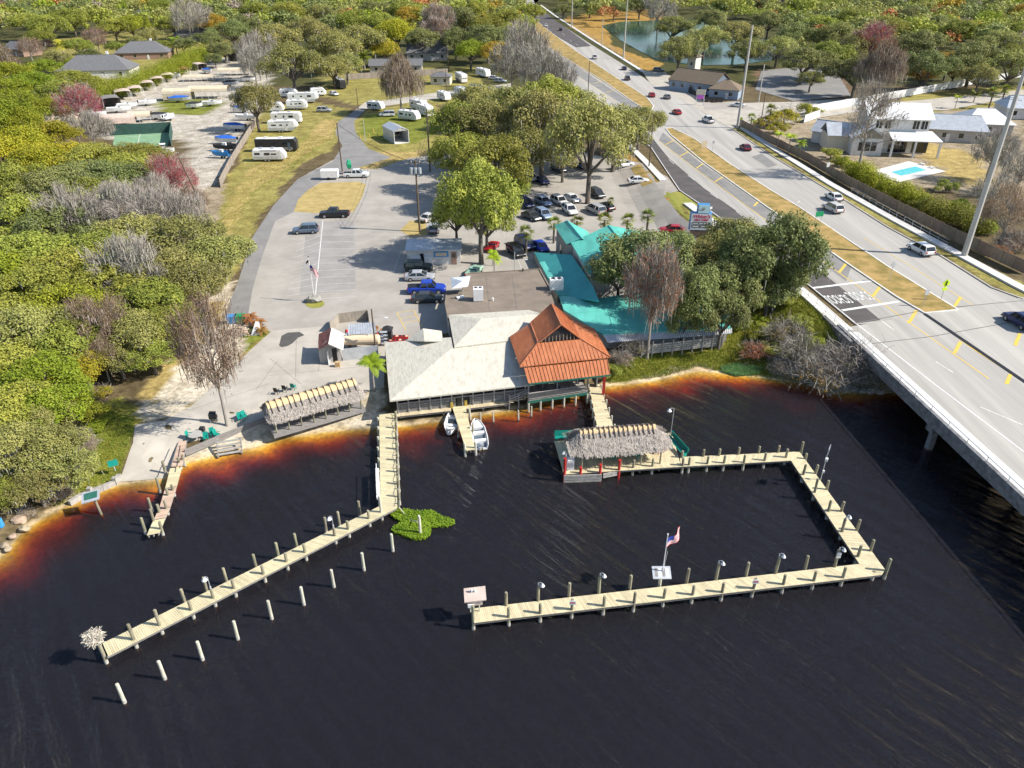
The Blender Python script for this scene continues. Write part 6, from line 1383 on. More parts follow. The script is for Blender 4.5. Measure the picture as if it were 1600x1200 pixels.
# white two-storey house and its neighbours
house(1297,222,R(-40),8,7,3.0,'white garage with blue-grey metal roof beside the two-storey house','wall_white','galv',0,2.4,z=None,name='garage',cat='garage',wins=1)
wh=RP(1390,236); wt=thing('two_storey_house','white two-storey house with metal roofs above the turquoise pool','house',wh,R(-8)); wt.scale=(1.5,1.5,1.4)
MB().box((0,2,3.0),(9.5,7,6.0)).build('wall','wall_white',wt)
for s in (-1,1): MB().slab([(-5.2,2+s*4.0,5.9),(5.2,2+s*4.0,5.9),(5.2,2,8.0),(-5.2,2,8.0)],.1).build('main_roof','white',wt)
for s in (-1,1): MB().slab([(s*4.76,-1.5,6.0),(s*4.76,5.5,6.0),(s*4.76,2,7.9)],.02).build('gable_wall','wall_cream',wt)
MB().slab([(-1.5,-4.8,2.9),(6.2,-4.8,2.9),(5.4,-1.4,3.9),(-1.5,-1.4,3.9)],.12).build('porch_roof','white',wt)
for x in (-1.3,2.2,6.0): MB().beam((x,-4.6,0),(x,-4.6,2.8),.3,.3).build('porch_column','white',wt)
MB().box((.5,-1.6,1.4),(2.8,.1,2.4)).build('screen_window','glass',wt); MB().box((4,-1.6,1.4),(2.4,.1,2.4)).build('screen_window','glass',wt)
MB().box((-5,-1.8,1.5),(4.8,4.4,3.0)).build('bay_wall','wall_white',wt)
for s in (-1,1): MB().slab([(-5-2.7*1,-4.2,3.0) if s<0 else (-2.3,-4.2,3.0),(-5,-4.2,4.8),(-5,1.5,4.8),(-7.7,1.5,3.0) if s<0 else (-2.3,1.5,3.0)],.1).build('bay_roof','white',wt)
MB().slab([(-7.4,-4.02,3.0),(-2.6,-4.02,3.0),(-5,-4.02,4.6)],.02).build('bay_gable','wall_cream',wt)
for x in (-6.0,-5.0,-4.0): MB().box((x,-4.03,1.6),(.8,.08,1.5)).build('window','glass',wt)
for x in (-3.2,-1.8,2.6,3.9):
    w=MB().box((x,-1.53,4.9),(.9,.08,1.3)).build('window','glass',wt); MB().box((x,-1.56,4.9),(.06,.06,1.3)).build('mullion','white',w)
MB().box((-8.5,1,1.4),(4.5,5,2.8)).build('side_wing','wall_cream',wt); MB().slab([(-11,-1.8,2.8),(-6,-1.8,2.8),(-6,1,4.6),(-11,1,4.6)],.1).build('wing_roof','galv',wt); MB().slab([(-11,1,4.6),(-6,1,4.6),(-6,3.8,2.8),(-11,3.8,2.8)],.1).build('wing_roof','galv',wt)
house(1455,214,R(-18),24,11,3.2,'long grey house with blue-grey metal roof right of the pool house','wall_grey','galv',.3,3.0,z=None,wins=6)
house(1530,205,R(-12),12,13,3.2,'white metal-roofed wing of the long grey house','wall_grey','white',.6,3.0,z=None,wins=3)
house(1598,182,R(-10),14,10,3.2,'pale blue-roofed house cut by the right edge','wall_white','galv',.4,3.0,z=None,wins=3)
pl_=RPs((1352,270),(1420,252),(1478,268),(1405,285)); drape('pool_deck',pl_,zrf,.05,'sidewalk',None)
pq=RPs((1392,269),(1430,260.5),(1448,266),(1408,275)); 
pw_=drape('swimming_pool',pq,zrf,.075,'pool_tile',None,False); pw_['kind']='thing'; tag(pw_,'small turquoise swimming pool in pale paving behind the white house','pool')
for i,(px,py) in enumerate(((1441,258),(1456,263))):
    p=RP(px,py); t=thing('sun_lounger','white sun lounger by the pool, %s one'%('left','right')[i],'lounger',(p.x,p.y,p.z+.06),R(-60)); MB().box((0,0,.3),(1.3,.6,.1)).build('seat','white',t); MB().slab([(.6,-.3,.35),(.6,.3,.35),(1.1,.3,.75),(1.1,-.3,.75)],.06).build('backrest','white',t)
    for x in (-.5,.5):
        for s in (-.25,.25): MB().beam((x,s,0),(x,s,.27),.05,.05).build('leg','white',t)
# ================================================================== fences
def fence(name,label,pts,h,pl_len,m,posts='same',cap=False,gap=.03,slats=0):
    t=thing(name,label,'fence',(pts[0].x,pts[0].y,pts[0].z))
    for a,b in zip(pts,pts[1:]):
        L=(b-a).length; n_=max(1,int(L/pl_len)); d=(b-a).normalized()
        for i in range(n_):
            u,v=lerp(a,b,i/n_)+d*gap,lerp(a,b,(i+1)/n_)-d*gap; hh=h+rng.uniform(-.04,.04)
            MB().beam(u+Vector((0,0,hh/2+.05)),v+Vector((0,0,hh/2+.05)),.05,hh).build('panel',m,t,world=True)
            MB().beam(lerp(a,b,i/n_),lerp(a,b,i/n_)+Vector((0,0,h+.15)),.13,.13).build('post',m,t,world=True)
    return t
fence('board_fence','long brown board fence along the highway pavement',RPs((1155,196),(1200,222),(1260,252),(1320,288),(1400,330),(1470,366),(1545,402),(1600,428)),1.9,2.4,'fence_wood')
fence('white_fence','long white vinyl fence behind the houses on the right',RPs((1262,178),(1330,166),(1420,150),(1530,130),(1600,120)),2.4,2.6,'white')
fence('white_fence','short white vinyl fence beside the yellow-green bush',RPs((1256,192),(1281,183)),2.2,2.4,'white')
fence('plank_fence','weathered plank fence dividing boat yard and caravan row',[G(*q,LAND) for q in ((345,293),(360,262),(380,228),(400,195))],1.9,2.0,'fence_grey')
fence('plank_fence','weathered plank fence behind the dark motorhome lawn',[G(*q,LAND) for q in ((540,125),(620,120),(700,116))],2.2,2.4,'fence_grey')
fence('picket_fence','black picket fence around the brown-roofed shop',RPs((1045,128),(1090,152),(1100,160),(1130,160)),1.6,1.4,'black_metal',gap=.15)
def railf(name,label,pts,h,sp,m,rails=(.5,1.0)):
    t=thing(name,label,'railing',(pts[0].x,pts[0].y,pts[0].z))
    for a,b in zip(pts,pts[1:]):
        for r__ in rails: MB().tube([a+Vector((0,0,h*r__)),b+Vector((0,0,h*r__))],.03,5).build('rail',m,t,world=True)
        n_=max(1,int((b-a).length/sp))
        for i in range(n_): 
            c=lerp(a,b,i/n_); MB().tube([c,c+Vector((0,0,h))],.035,5).build('post',m,t,world=True)
    return t
railf('pavement_railing','white tube railing along the pavement above the grassy bank',RPs((1318,519),(1262,467),(1200,418),(1130,364),(1085,330)),1.1,2.4,'white')
railf('pavement_railing','galvanised railing beside the far pavement below the fence',RPs((1330,300),(1400,340),(1480,384)),1.0,2.4,'galv')
railf('chain_fence','low chain-link fence by the highway above the pond',RPs((868,22),(930,62),(1000,104)),1.3,4,'galv')
railf('rail_fence','low timber rail fence beside the amber verge',[G(*q,LAND+.1) for q in ((988,252),(1004,268),(1030,293))],.9,2,'pale_wood')
# tennis court
cw=LPz(220,218); ct=drape('tennis_court',[G(*q,LAND) for q in ((176,228),(180,210),(268,206),(262,228))],flat,.03,'court_green',None)
for a,b in (((190,224),(250,222)),((215,226),(219,209)),((195,214),(255,211))): strip('court_line',G(*a,LAND),G(*b,LAND),.12,flat,.036,'paint_white')
cf=thing('court_screen','dark green windscreen fence around the tennis court','fence',(cw.x,cw.y,LAND))
cps=[G(*q,LAND) for q in ((172,216),(225,212),(272,208),(281,204))]; cps=[G(172,212,LAND),G(225,209.5,LAND),G(270,207,LAND)]
for a,b in ((cps[0],cps[1]),(cps[1],cps[2]),(G(270,207,LAND),G(268,229,LAND))):
    n_=4
    for i in range(n_):
        u,v=lerp(a,b,i/n_),lerp(a,b,(i+1)/n_); MB().beam(u+Vector((0,0,1.5)),v+Vector((0,0,1.5)),.05,2.8).build('screen_panel','court_screen',cf,world=True); MB().tube([u,u+Vector((0,0,3.1))],.05,6).build('post','green_dark',cf,world=True)
# ================================================================== poles and wires
def pole(px,py,h,m,r0,r1,label,z=None,arms=(),lean=(0,0),name='utility_pole',cat='pole',kit=None,road=False):
    p=RP(px,py) if road else G(px,py,LAND); t=thing(name,label,cat,p)
    MB().tube([(0,0,-.2),(lean[0]*.5,lean[1]*.5,h*.5),(lean[0],lean[1],h)],[r0,(r0+r1)/2,r1],10).build('shaft',m,t)
    for z_,w,a in arms: MB().beam((lean[0]*z_/h-w/2*math.cos(a),-w/2*math.sin(a),z_),(lean[0]*z_/h+w/2*math.cos(a),w/2*math.sin(a),z_),.12,.12).build('cross_arm',m,t)
    if kit: kit(t,h)
    return t
def kit_tr(t,h):
    for x in (-.75,0,.75):
        MB().tube([(x,-.35,h-2.2),(x,-.35,h-1.2)],.28,12).build('transformer','galv',t); MB().tube([(x,0,h-.5),(x,0,h-.1)],.06,6).build('insulator','white',t)
def kit_ins(t,h):
    for x in (-.6,.6): MB().tube([(x,0,h-.4),(x,0,h-.1)],.06,6).build('insulator','white',t)
def kit_lamp(t,h):
    MB().tube([(0,0,h-1.2),(.9,-.1,h-1.0),(1.6,-.15,h-1.1)],.03,5).build('lamp_arm','galv',t); MB().box((1.75,-.15,h-1.12),(.4,.18,.12)).build('lamp_head','white',t)
pole(1506,400,29,'pole_concrete',.48,.24,'huge concrete power pole at the right beside the highway',road=True)
pole(1152,200,27,'pole_concrete',.42,.22,'tall concrete power pole at the highway junction',road=True)
pole(974,92,26,'pole_concrete',.38,.22,'tall concrete pole beside the pond road, nearer one',road=True)
pole(893,42,26,'pole_concrete',.38,.22,'tall concrete pole beside the far highway, farther one',road=True)
pole(940,72,13,'pole_concrete',.2,.14,'slim grey street pole with cross arm by the pond',road=True,arms=((12.5,1.6,0),))
pole(1185,160,12,'pole_concrete',.2,.14,'grey wooden service pole right of the brown-roofed shop',road=True)
pole(1188,196,9,'pole_wood',.13,.1,'thin service pole rising from the yellow-green bush',road=True)
pole(917,182,16,'pole_wood',.17,.11,'dark thin pole on the near side of the highway')
pole(1013,270,13,'pole_wood',.16,.1,'dark pole at the lot entrance verge')
pole(335,362,13.5,'pole_wood',.20,.14,'leaning dark wooden pole at the edge of the woods',lean=(-3.6,.3))
pole(535,268,11,'pole_wood',.17,.12,'brown wooden pole beside the white pickup')
pole(672,268,14,'pole_wood',.2,.14,'wooden pole above the shaded lane by the big oak',arms=((13.2,1.4,0),))
pole(656,362,13,'pole_wood',.2,.15,'wooden pole with three grey transformers in the lot',arms=((12.6,2.4,0),(11.0,2.0,0)),kit=kit_tr)
pole(560,172,7,'pole_wood',.13,.1,'short wooden pole at the lane bend'); pole(571,222,6,'galv',.08,.06,'thin galvanised post beside the metal carport')
pole(698,152,9,'pole_wood',.15,.11,'wooden pole by the back lane caravans'); pole(701,112,12,'pole_wood',.16,.12,'pale pole behind the cream shed')
pole(588,555,6.5,'pole_wood',.12,.09,'dark lamp pole beside the storage tank',kit=kit_lamp,name='lamp_pole')
pole(804,452,6,'galv',.07,.06,'thin grey pole beside the teal roof edge',kit=kit_lamp,name='lamp_pole')
wr_=MB()
def wires(a,b,n_,sag,label):
    t=thing('overhead_wire',label,'wire',a)
    for k in range(n_):
        o=Vector((0.5*k,0,-.3*k)); pts=[lerp(a,b,i/10)+o-Vector((0,0,sag*4*(i/10)*(1-i/10)))-Vector(a) for i in range(11)]; MB().tube(pts,.028,4).build('cable','wire',t)
tp=lambda px,py,h,road=False:(RP(px,py) if road else G(px,py,LAND))+Vector((0,0,h))
wires(tp(656,362,12.8),tp(672,268,13.4),3,.8,'three cables between the transformer pole and the oak pole')
wires(tp(656,362,12.6),tp(535,268,10.8),2,.9,'two cables from the transformer pole to the pickup pole')
wires(tp(535,268,10.6),tp(560,172,6.8),1,.8,'single cable over the drive bend')
wires(tp(1152,200,22,True),tp(1506,400,24,True),3,1.6,'three long cables along the highway right side')
wires(tp(974,92,22,True),tp(1152,200,22,True),3,1.4,'three cables between the junction and pond poles')
wires(tp(940,72,12.5,True),tp(1185,160,11.8,True),1,1.2,'low cable passing before the pond')
# road signs
def rsign(px,py,h,w,hh,m,label,rz=0,two=False,diamond=False,z=None):
    p=RP(px,py); t=thing('road_sign',label,'sign',p,rz)
    for x in ((-w*.35,w*.35) if two else (0,)): MB().tube([(x,.05,0),(x,.05,h)],.04,6).build('post','galv',t)
    b=MB(); 
    if diamond: b.loft([[(0,y,h-w*.5),(w*.5,y,h),(0,y,h+w*.5),(-w*.5,y,h)] for y in (-.03,.03)])
    else: b.box((0,0,h-hh/2+.1),(w,.05,hh))
    b.build('sign_board',m,t); return t
rsign(1277,352,2.4,1.5,.9,'sign_green','green guide sign on two legs in the grass median',R(10),True)
rsign(1389,440,2.6,.9,.9,'galv','diamond sign seen from behind near the bridge end of the median',R(10),diamond=True)
rsign(1442,479,2.4,.6,.8,'galv','narrow grey sign back at the median tip',R(10))
t=rsign(1470,470,2.6,1.25,1.25,'sign_lime','fluorescent yellow-green pedestrian sign at the median tip',R(10),diamond=True)
MB().box((0,-.02,1.75),(.7,.05,.4)).build('arrow_plate','sign_lime',t)
fg=MB(); fg.tube([(0,-.05,2.85),(0,-.05,2.98)],.09,8); fg.beam((0,-.05,2.8),(.03,-.05,2.5),.14,.05); fg.beam((.02,-.05,2.5),(-.14,-.05,2.25),.08,.05); fg.beam((.02,-.05,2.5),(.17,-.05,2.27),.08,.05); fg.beam((-.15,-.05,2.6),(.16,-.05,2.72),.06,.05); fg.build('walking_figure','black_metal',t)
rsign(1071,208,2.2,.4,.5,'galv','tiny sign at the lower median tip'); rsign(1099,237,2.6,1.4,1.6,'tan_canvas','tan board sign on two posts in the median',R(10),True); rsign(1113,237,2.6,.5,.7,'galv','narrow black-topped sign beside the tan board')
rsign(1156,202,3.0,.9,.9,'sign_lime','lime diamond sign at the end of the board fence',R(-10),diamond=True); rsign(1291,273,2.6,.75,1.0,'white','white speed notice by the board fence',R(15)); rsign(1107,348,2.8,.7,.4,'white','small white sign beside the pylon sign',R(20))
p=RP(1093,164); t=thing('shop_sign','shop sign with magenta lower panel before the brown-roofed shop','sign',p,R(-20)); MB().box((0,0,4.0),(3.0,.3,1.6)).build('upper_panel','wall_cream',t); MB().box((0,0,2.5),(2.2,.3,1.2)).build('lower_panel','magenta',t)
for x in (-1.2,1.2): MB().beam((x,0,0),(x,0,4.8),.15,.15).build('post','white',t)
# parking-lot flagpole
p=G(492,471,LAND); t=thing('flagpole','white flagpole rising from a rock ring in the lined lot','flagpole',p); MB().tube([(0,0,0),(0,0,6.9)],[.06,.04],8).build('mast','white',t); MB().tube([(0,0,6.9),(0,0,7.05)],.08,8).build('finial','black_metal',t)
f_=thing('flag','limp red and white striped flag hanging in the parking lot','flag',(p.x,p.y,LAND+3.6)); us_flag(f_,1.2,1.15,.95,R(-25),1.0)
f2_=thing('flag','dark banner at the top of the parking lot flagpole','flag',(p.x,p.y,LAND+5.9)); MB().slab([(-.45,0,.3),(.05,0,.75),(.05,.04,.75),(-.45,.04,.3)],.35).build('cloth','black_tarp',f2_)
drape('planting_ring',[G(492+15*math.cos(a),475+6.5*math.sin(a),LAND) for a in np.linspace(0,2*math.pi,16,endpoint=False)],flat,.03,'lawn',None)
# ================================================================== rocks
def rock(p,s,label,m='rock',grp='rocks'):
    bm=bmesh.new(); bmesh.ops.create_icosphere(bm,subdivisions=2,radius=1)
    sd_=rng.uniform(0,99)
    for v in bm.verts: v.co*= (1+.35*mnoise.noise(v.co*1.3+Vector((sd_,0,0)))); v.co.x*=s*1.2; v.co.y*=s; v.co.z*=s*.75
    me=bpy.data.meshes.new('rock'); bm.to_mesh(me); bm.free(); me.materials.append(M[m]); o=bpy.data.objects.new('rock',me); COL.objects.link(o); o.location=p; return tag(o,label,'rock',grp)
rock(G(492,469,LAND)+Vector((0,-.4,.3)),1.0,'pale boulder at the foot of the parking lot flagpole')
rock(G(486,472,LAND)+Vector((0,0,.1)),.6,'dark low rock left of the flagpole boulder')
RPX=[(1312,600),(1322,604),(1335,608),(1348,611),(1305,592),(1295,588),(1360,610),(1375,612),(1330,596),(1285,584),(1390,606),(1344,600),(1272,592),(1398,600)]
for i,(px,py) in enumerate(sorted(RPX)):
    p=G(px,py,.25); rock(p,rng.uniform(.35,.6),'grey riprap rock at the foot of the bridge bank, %s from the left'%ordinal(i+1),grp='riprap rocks by the bridge bank')
for i,(px,py) in enumerate(((7,852),(30,812),(12,858),(38,826),(46,800),(20,838))):
    rock(G(px,py,.3),(.35,.6,.3,.4,.5,.3)[i],'shore rock at the lower left edge, %s'%('palest by the frame edge','big shaded one','smallest low one','one below the tree base','tall broken one','flat one between others')[i],'stone_warm')
rock(G(1347,466,4.3),.3,'lone pale stone on the bank below the railing') if False else None
# seawall on the left shore
sw_=thing('seawall','low grey concrete seawall along the grassy left bank','wall',(G(150,770,0).x,G(150,770,0).y,0))
sp_=[G(*q,.35) for q in ((108,785),(126,774),(141,768),(160,761),(180,752),(186,742))]
for a,b in zip(sp_,sp_[1:]): MB().beam((a.x,a.y,.15),(b.x,b.y,.15),.4,.7).build('block','pale_wood',sw_,world=True)
for i in (2,4): MB().beam((sp_[i].x,sp_[i].y,-.5),(sp_[i].x,sp_[i].y,.85),.4,.4).build('pier','pale_wood',sw_,world=True)
p=G(160,803,0); t=thing('square_sign','grey-green square sign on a leaning pile in the left shallows','sign',(p.x,p.y,0),R(15)); MB().tube([(0,0,-2),(-.25,.1,2.0)],.12,8).build('pile','pile',t); MB().slab([(-1.3,-.3,1.75),(.3,-.3,2.0),(.3,.6,2.5),(-1.3,.6,2.3)],.08).build('frame','galv',t); MB().slab([(-1.05,-.1,1.93),(.1,-.1,2.12),(.1,.42,2.47),(-1.05,.42,2.3)],.03).build('panel','green_dark',t)
p=G(180,735,.9); t=thing('bin_sign','teal tilted board sign on the left lawn','sign',(p.x,p.y,.8),R(30)); MB().box((0,0,1.0),(.9,.06,.7)).build('board','green_plastic',t); MB().tube([(0,.05,0),(0,.05,1.2)],.05,6).build('post','galv',t)
t=thing('tarp','crumpled light blue tarp at the shore under the mossy tree','tarp',G(77,771,.5)); tm=MB(); n_=7
for i in range(n_):
    for j in range(n_):
        f3=lambda a,b:(Vector(((a/n_-.5)*2.2,(b/n_-.5)*1.6,.35+.3*mnoise.noise((a*.9,b*.9,3)))))
        tm.face([f3(i,j),f3(i+1,j),f3(i+1,j+1),f3(i,j+1)])
tm.build('sheet','umbrella_grey',t,fix=False); MB().slab([(-.9,-.6,.5),(.3,-.6,.55),(.2,.3,.6),(-.8,.2,.55)],.06).build('fold','blue_plastic',t)
t=thing('tarp','blue and white tarp at the edge of the woods by the sandy drive','tarp',G(190,574,LAND)); tm=MB()
for i in range(n_):
    for j in range(n_): tm.face([f3(i,j)*1.2,f3(i+1,j)*1.2,f3(i+1,j+1)*1.2,f3(i,j+1)*1.2])
tm.build('sheet','blue_plastic',t,fix=False); MB().slab([(-.4,-.9,.75),(.5,-.8,.7),(.9,.6,.72),(.2,.5,.75)],.05).build('white_fold','white',t)
t=thing('blue_barrel','blue plastic barrel at the lower left frame edge','barrel',G(2,823,.9)); MB().tube([(0,0,0),(0,0,.1),(0,0,.8),(0,0,.9)],[.26,.3,.3,.26],12).build('drum','blue_plastic',t); MB().tube([(0,0,.9),(0,0,.94)],.1,8).build('bung','white',t)
# ================================================================== furniture
def bench(p,rz,L,label,z):
    t=thing('bench',label,'bench',(p.x,p.y,z),rz,'green benches on the platform dock')
    for k in range(4): MB().box((0,-.2+.13*k,.45),(L,.11,.05)).build('seat_slat','green_plastic',t)
    for k in range(4): MB().box((0,.32+.03*k,.55+.13*k),(L,.04,.11)).build('back_slat','green_plastic',t)
    for x in (-L/2+.2,L/2-.2): MB().box((x,.05,.22),(.08,.55,.44)).build('leg','green_plastic',t); MB().beam((x,.3,.4),(x,.45,1.0),.08,.06).build('back_support','green_plastic',t)
bench(G(882,688,DZ),R(4),2.1,'bright green slatted bench at the left back of the platform dock',DZ)
bench(G(1056,700,DZ),R(-72),3.6,'long green slatted bench at the right end of the platform dock',DZ)
def picnic(p,rz,label,z,tm_='green_plastic'):
    t=thing('picnic_table',label,'picnic table',(p.x,p.y,z),rz,'green picnic tables')
    for k in range(5): MB().box((-.32+.16*k,0,.75),(.14,2.0,.05)).build('top_slat',tm_,t)
    for s in (-1,1):
        for k in range(2): MB().box((s*.72+.14*k-.07,0,.45),(.12,2.0,.05)).build('bench_slat',tm_,t)
    for y in (-.75,.75):
        for s in (-1,1): MB().beam((s*.25,y,.72),(s*.72,y,0),.08,.08).build('leg',tm_,t)
        MB().beam((-.8,y,.42),(.8,y,.42),.07,.07).build('brace',tm_,t)
picnic(G(949,712,DZ),R(-8),'green picnic table left of the pair on the platform dock',DZ)
picnic(G(987,709,DZ),R(-8),'green picnic table right of the pair on the platform dock',DZ)
def chair(p,rz,label,m,z,grp='chairs'):
    t=thing('chair',label,'chair',(p.x,p.y,z),rz,grp)
    MB().box((0,0,.44),(.5,.5,.06)).build('seat',m,t); MB().slab([(-.25,.22,.5),(.25,.22,.5),(.25,.3,1.0),(-.25,.3,1.0)],.04).build('backrest',m,t)
    for x in (-.22,.22):
        for y in (-.22,.22): MB().beam((x,y,0),(x,y,.43),.05,.05).build('leg',m,t)
        MB().box((x*1.15,.0,.66),(.06,.5,.04)).build('armrest',m,t)
for i,(px,py,m_) in enumerate(((1018,702,'white'),(1026,708,'red_paint'),(1033,706,'red_paint'),(1040,700,'red_paint'))): chair(G(px,py,DZ),R(40*i-60),('white deck chair under the right end of the thatch','red chair nearest the dock edge by the thatch','red chair second from the right under the thatch','red chair closest to the long green bench')[i],m_,DZ,'chairs under the thatch')
tb=thing('round_table','small round table among the red chairs','table',G(1030,702,DZ)); MB().tube([(0,0,.7),(0,0,.74)],.45,14).build('top','white',tb); MB().tube([(0,0,0),(0,0,.7)],.05,6).build('stem','galv',tb)
for i,(px,py) in enumerate(((898,709),(906,713),(914,708))): chair(G(px,py,DZ),R(50*i),'dark chair in the shade at the left of the thatch, %s from the left'%ordinal(i+1),'maroon_chair' if 'maroon_chair' in M else 'black_metal',DZ,'chairs under the thatch')
tb=thing('round_table','small dark round table under the left end of the thatch','table',G(906,708,DZ)); MB().tube([(0,0,.7),(0,0,.74)],.45,14).build('top','black_metal',tb); MB().tube([(0,0,0),(0,0,.7)],.05,6).build('stem','galv',tb)
fp2=G(891,733,DZ); t=thing('fuel_pump','white fuel pump with hose on the platform dock corner','fuel pump',(fp2.x,fp2.y,DZ)); MB().box((0,0,.6),(.7,.5,1.2)).build('cabinet','white',t); MB().box((0,.1,1.35),(.7,.5,.3)).build('head','galv',t); MB().box((0,-.26,.7),(.5,.02,.5)).build('face_plate','galv',t)
MB().tube([(.35,-.1,.9),(.8,-.2,.3),(1.3,-.1,.12),(1.7,-.3,.1),(1.6,.2,.1)],.03,6).build('hose','black_metal',t)
# beach terrace tables and chairs (ramp side)
for i,(px,py,a) in enumerate(((297,686,80),(323,689,20),(333,682,30),(340,684,70))): chair(GP(px,py),R(a),'green chair on the pad near the old pier, %s from the left'%ordinal(i+1),'green_plastic',GP(px,py).z+.03,'green chairs on the concrete pad')
tb=thing('round_table','pale round table among green chairs on the pad','table',GP(307,687)); MB().tube([(0,0,.7),(0,0,.74)],.75,16).build('top','wall_grey',tb); MB().tube([(0,0,0),(0,0,.7)],.07,6).build('stem','galv',tb)
for i,(px,py) in enumerate(((376,658),(383,655))): chair(GP(px,py),R(30+20*i),'green chair beside the bare tree trunk, %s one'%('left','right')[i],'green_plastic',GP(px,py).z+.03,'green chairs on the concrete pad')
for i,(px,py,m_) in enumerate(((433,616,'black_metal'),(446,612,'black_metal'),(459,609,'green_plastic'))): chair(GP(px,py),R(170),('black chair leftmost behind the beach thatch','black chair middle behind the beach thatch','green chair behind the beach thatch')[i],m_,GP(px,py).z+.03,'chairs behind the beach thatch')
t=thing('ac_box','dark grill box beside the bare tree trunk on the pad','grill',GP(335,660)); MB().box((0,0,.75),(.8,.5,.4)).build('firebox','black_metal',t); MB().slab([(-.4,-.25,1.15),(.4,-.25,1.15),(.35,.2,1.35),(-.35,.2,1.35)],.2).build('lid','black_metal',t)
for x in (-.3,.3):
    for y in (-.2,.2): MB().beam((x,y,0),(x,y,.55),.05,.05).build('leg','galv',t)
t=thing('ac_box','small dark smoker cube on the pad','grill',GP(317,676)); MB().box((0,0,.45),(.5,.5,.5)).build('firebox','black_metal',t)
for x in (-.2,.2): MB().beam((x,0,0),(x,0,.2),.05,.3).build('leg','galv',t)
# bins, pile of logs and trimmings by the drive
for i,(px,py,m_) in enumerate(((363,505,'blue_plastic'),(377,504,'sign_green'))):
    p=G(px,py,LAND); t=thing('wheelie_bin','%s wheeled bin at the edge of the drive beside the trimmings'%('blue','dark green')[i],'bin',(p.x,p.y,LAND),R(10)); MB().loft([[(-.5,-.35,.05),(.5,-.35,.05),(.5,.35,.05),(-.5,.35,.05)],[(-.65,-.45,1.1),(.65,-.45,1.1),(.65,.45,1.1),(-.65,.45,1.1)]]).build('bin_body',m_,t); MB().box((0,.02,1.15),(1.4,.98,.08)).build('lid',m_,t)
    for s in (-.4,.4): MB().tube([(s,.4,.12),(s+.08,.4,.12)],.12,8).build('wheel','tyre',t)
t=thing('log_pile','heap of pinkish cut branches beside the drive','log pile',G(378,522,LAND)); 
for k in range(46):
    a=rng.uniform(0,3.1); c=Vector((rng.gauss(0,1.0),rng.gauss(0,.45),abs(rng.gauss(.25,.25)))); d=Vector((math.cos(a),math.sin(a),rng.gauss(0,.25)))*rng.uniform(.3,.8); MB().tube([c-d,c+d],rng.uniform(.04,.09),5).build('log','deck_pink' if k%3 else 'pale_wood',t)
t=thing('tarp','white sheet propped beside the rusty palms','tarp',G(402,522,LAND)); MB().slab([(-.7,-.3,.1),(.6,-.3,.1),(.4,.5,1.6),(-.1,.5,1.7)],.08).build('sheet','white',t); MB().beam((.15,.55,0),(.15,.5,1.6),.06,.06).build('prop','grey_wood',t)
# yellow bollards near the carport
for i,(px,py) in enumerate(((563,216),(578,216),(590,215),(584,208))):
    p=G(px,py,LAND); t=MB().tube([(0,0,0),(0,0,1.15),(0,0,1.2)],[.1,.1,.06],8).build('bollard','paint_yellow'); t.location=p; tag(t,'yellow bollard on the lawn by the silver carport, %s from the left'%ordinal([1,2,4,3][i]),'bollard','yellow bollards by the carport')
# bridge-side pavement: boats' yellow mooring ladders at the finger pier
for i,(px,py) in enumerate(((706,637),(728,634))):
    p=G(px,py,DZ); t=MB().box((0,0,.35),(.28,.12,.8)).build('yellow_step','paint_yellow'); t.location=(p.x,p.y,DZ); tag(t,'small yellow step at the root of the finger pier, %s one'%('left','right')[i],'step')
# green weed raft with rope boom
bmz=MB(); wc=G(655,818,0); 
def inweed(x,y):
    a=math.atan2(y,x*.62); r=math.hypot(x*.62,y*.8); return r < 1.55+.35*math.sin(3*a+1)+.25*math.sin(5*a+2)
bl=MB()
while len(bl.f) < 9000:
    x,y=rng.uniform(-3.9,3.9),rng.uniform(-2.9,2.9)
    if not inweed(x,y): continue
    a=rng.uniform(0,6.28); l_=rng.uniform(.06,.15); c=Vector((wc.x+x,wc.y+y,rng.uniform(.02,.3))); d=Vector((math.cos(a),math.sin(a),rng.uniform(-.3,.9)))*l_; s_=Vector((-math.sin(a),math.cos(a),rng.uniform(-.4,.4)))*l_*.5
    bl.face([c-s_,c+d,c+s_,c-d*.4])
M['weed']=leafmat('weed',(.26,.40,.03),(.12,.24,.015),.25,.05)
o=bl.build('weed_raft','weed',None,fix=False); o['kind']='stuff'; tag(o,'bright green floating weed raft beside the bend of the long pier','weed')
rb=thing('rope_boom','pale rope looped from the pier bend around the weed raft','rope',G(624,796,.1)); bp0=Vector(rb.location)
MB().tube([G(623,792,.9)-bp0,G(632,803,.2)-bp0,G(640,812,.15)-bp0,G(652,815,.9)-bp0],.05,6).build('rope','pile_pale',rb)
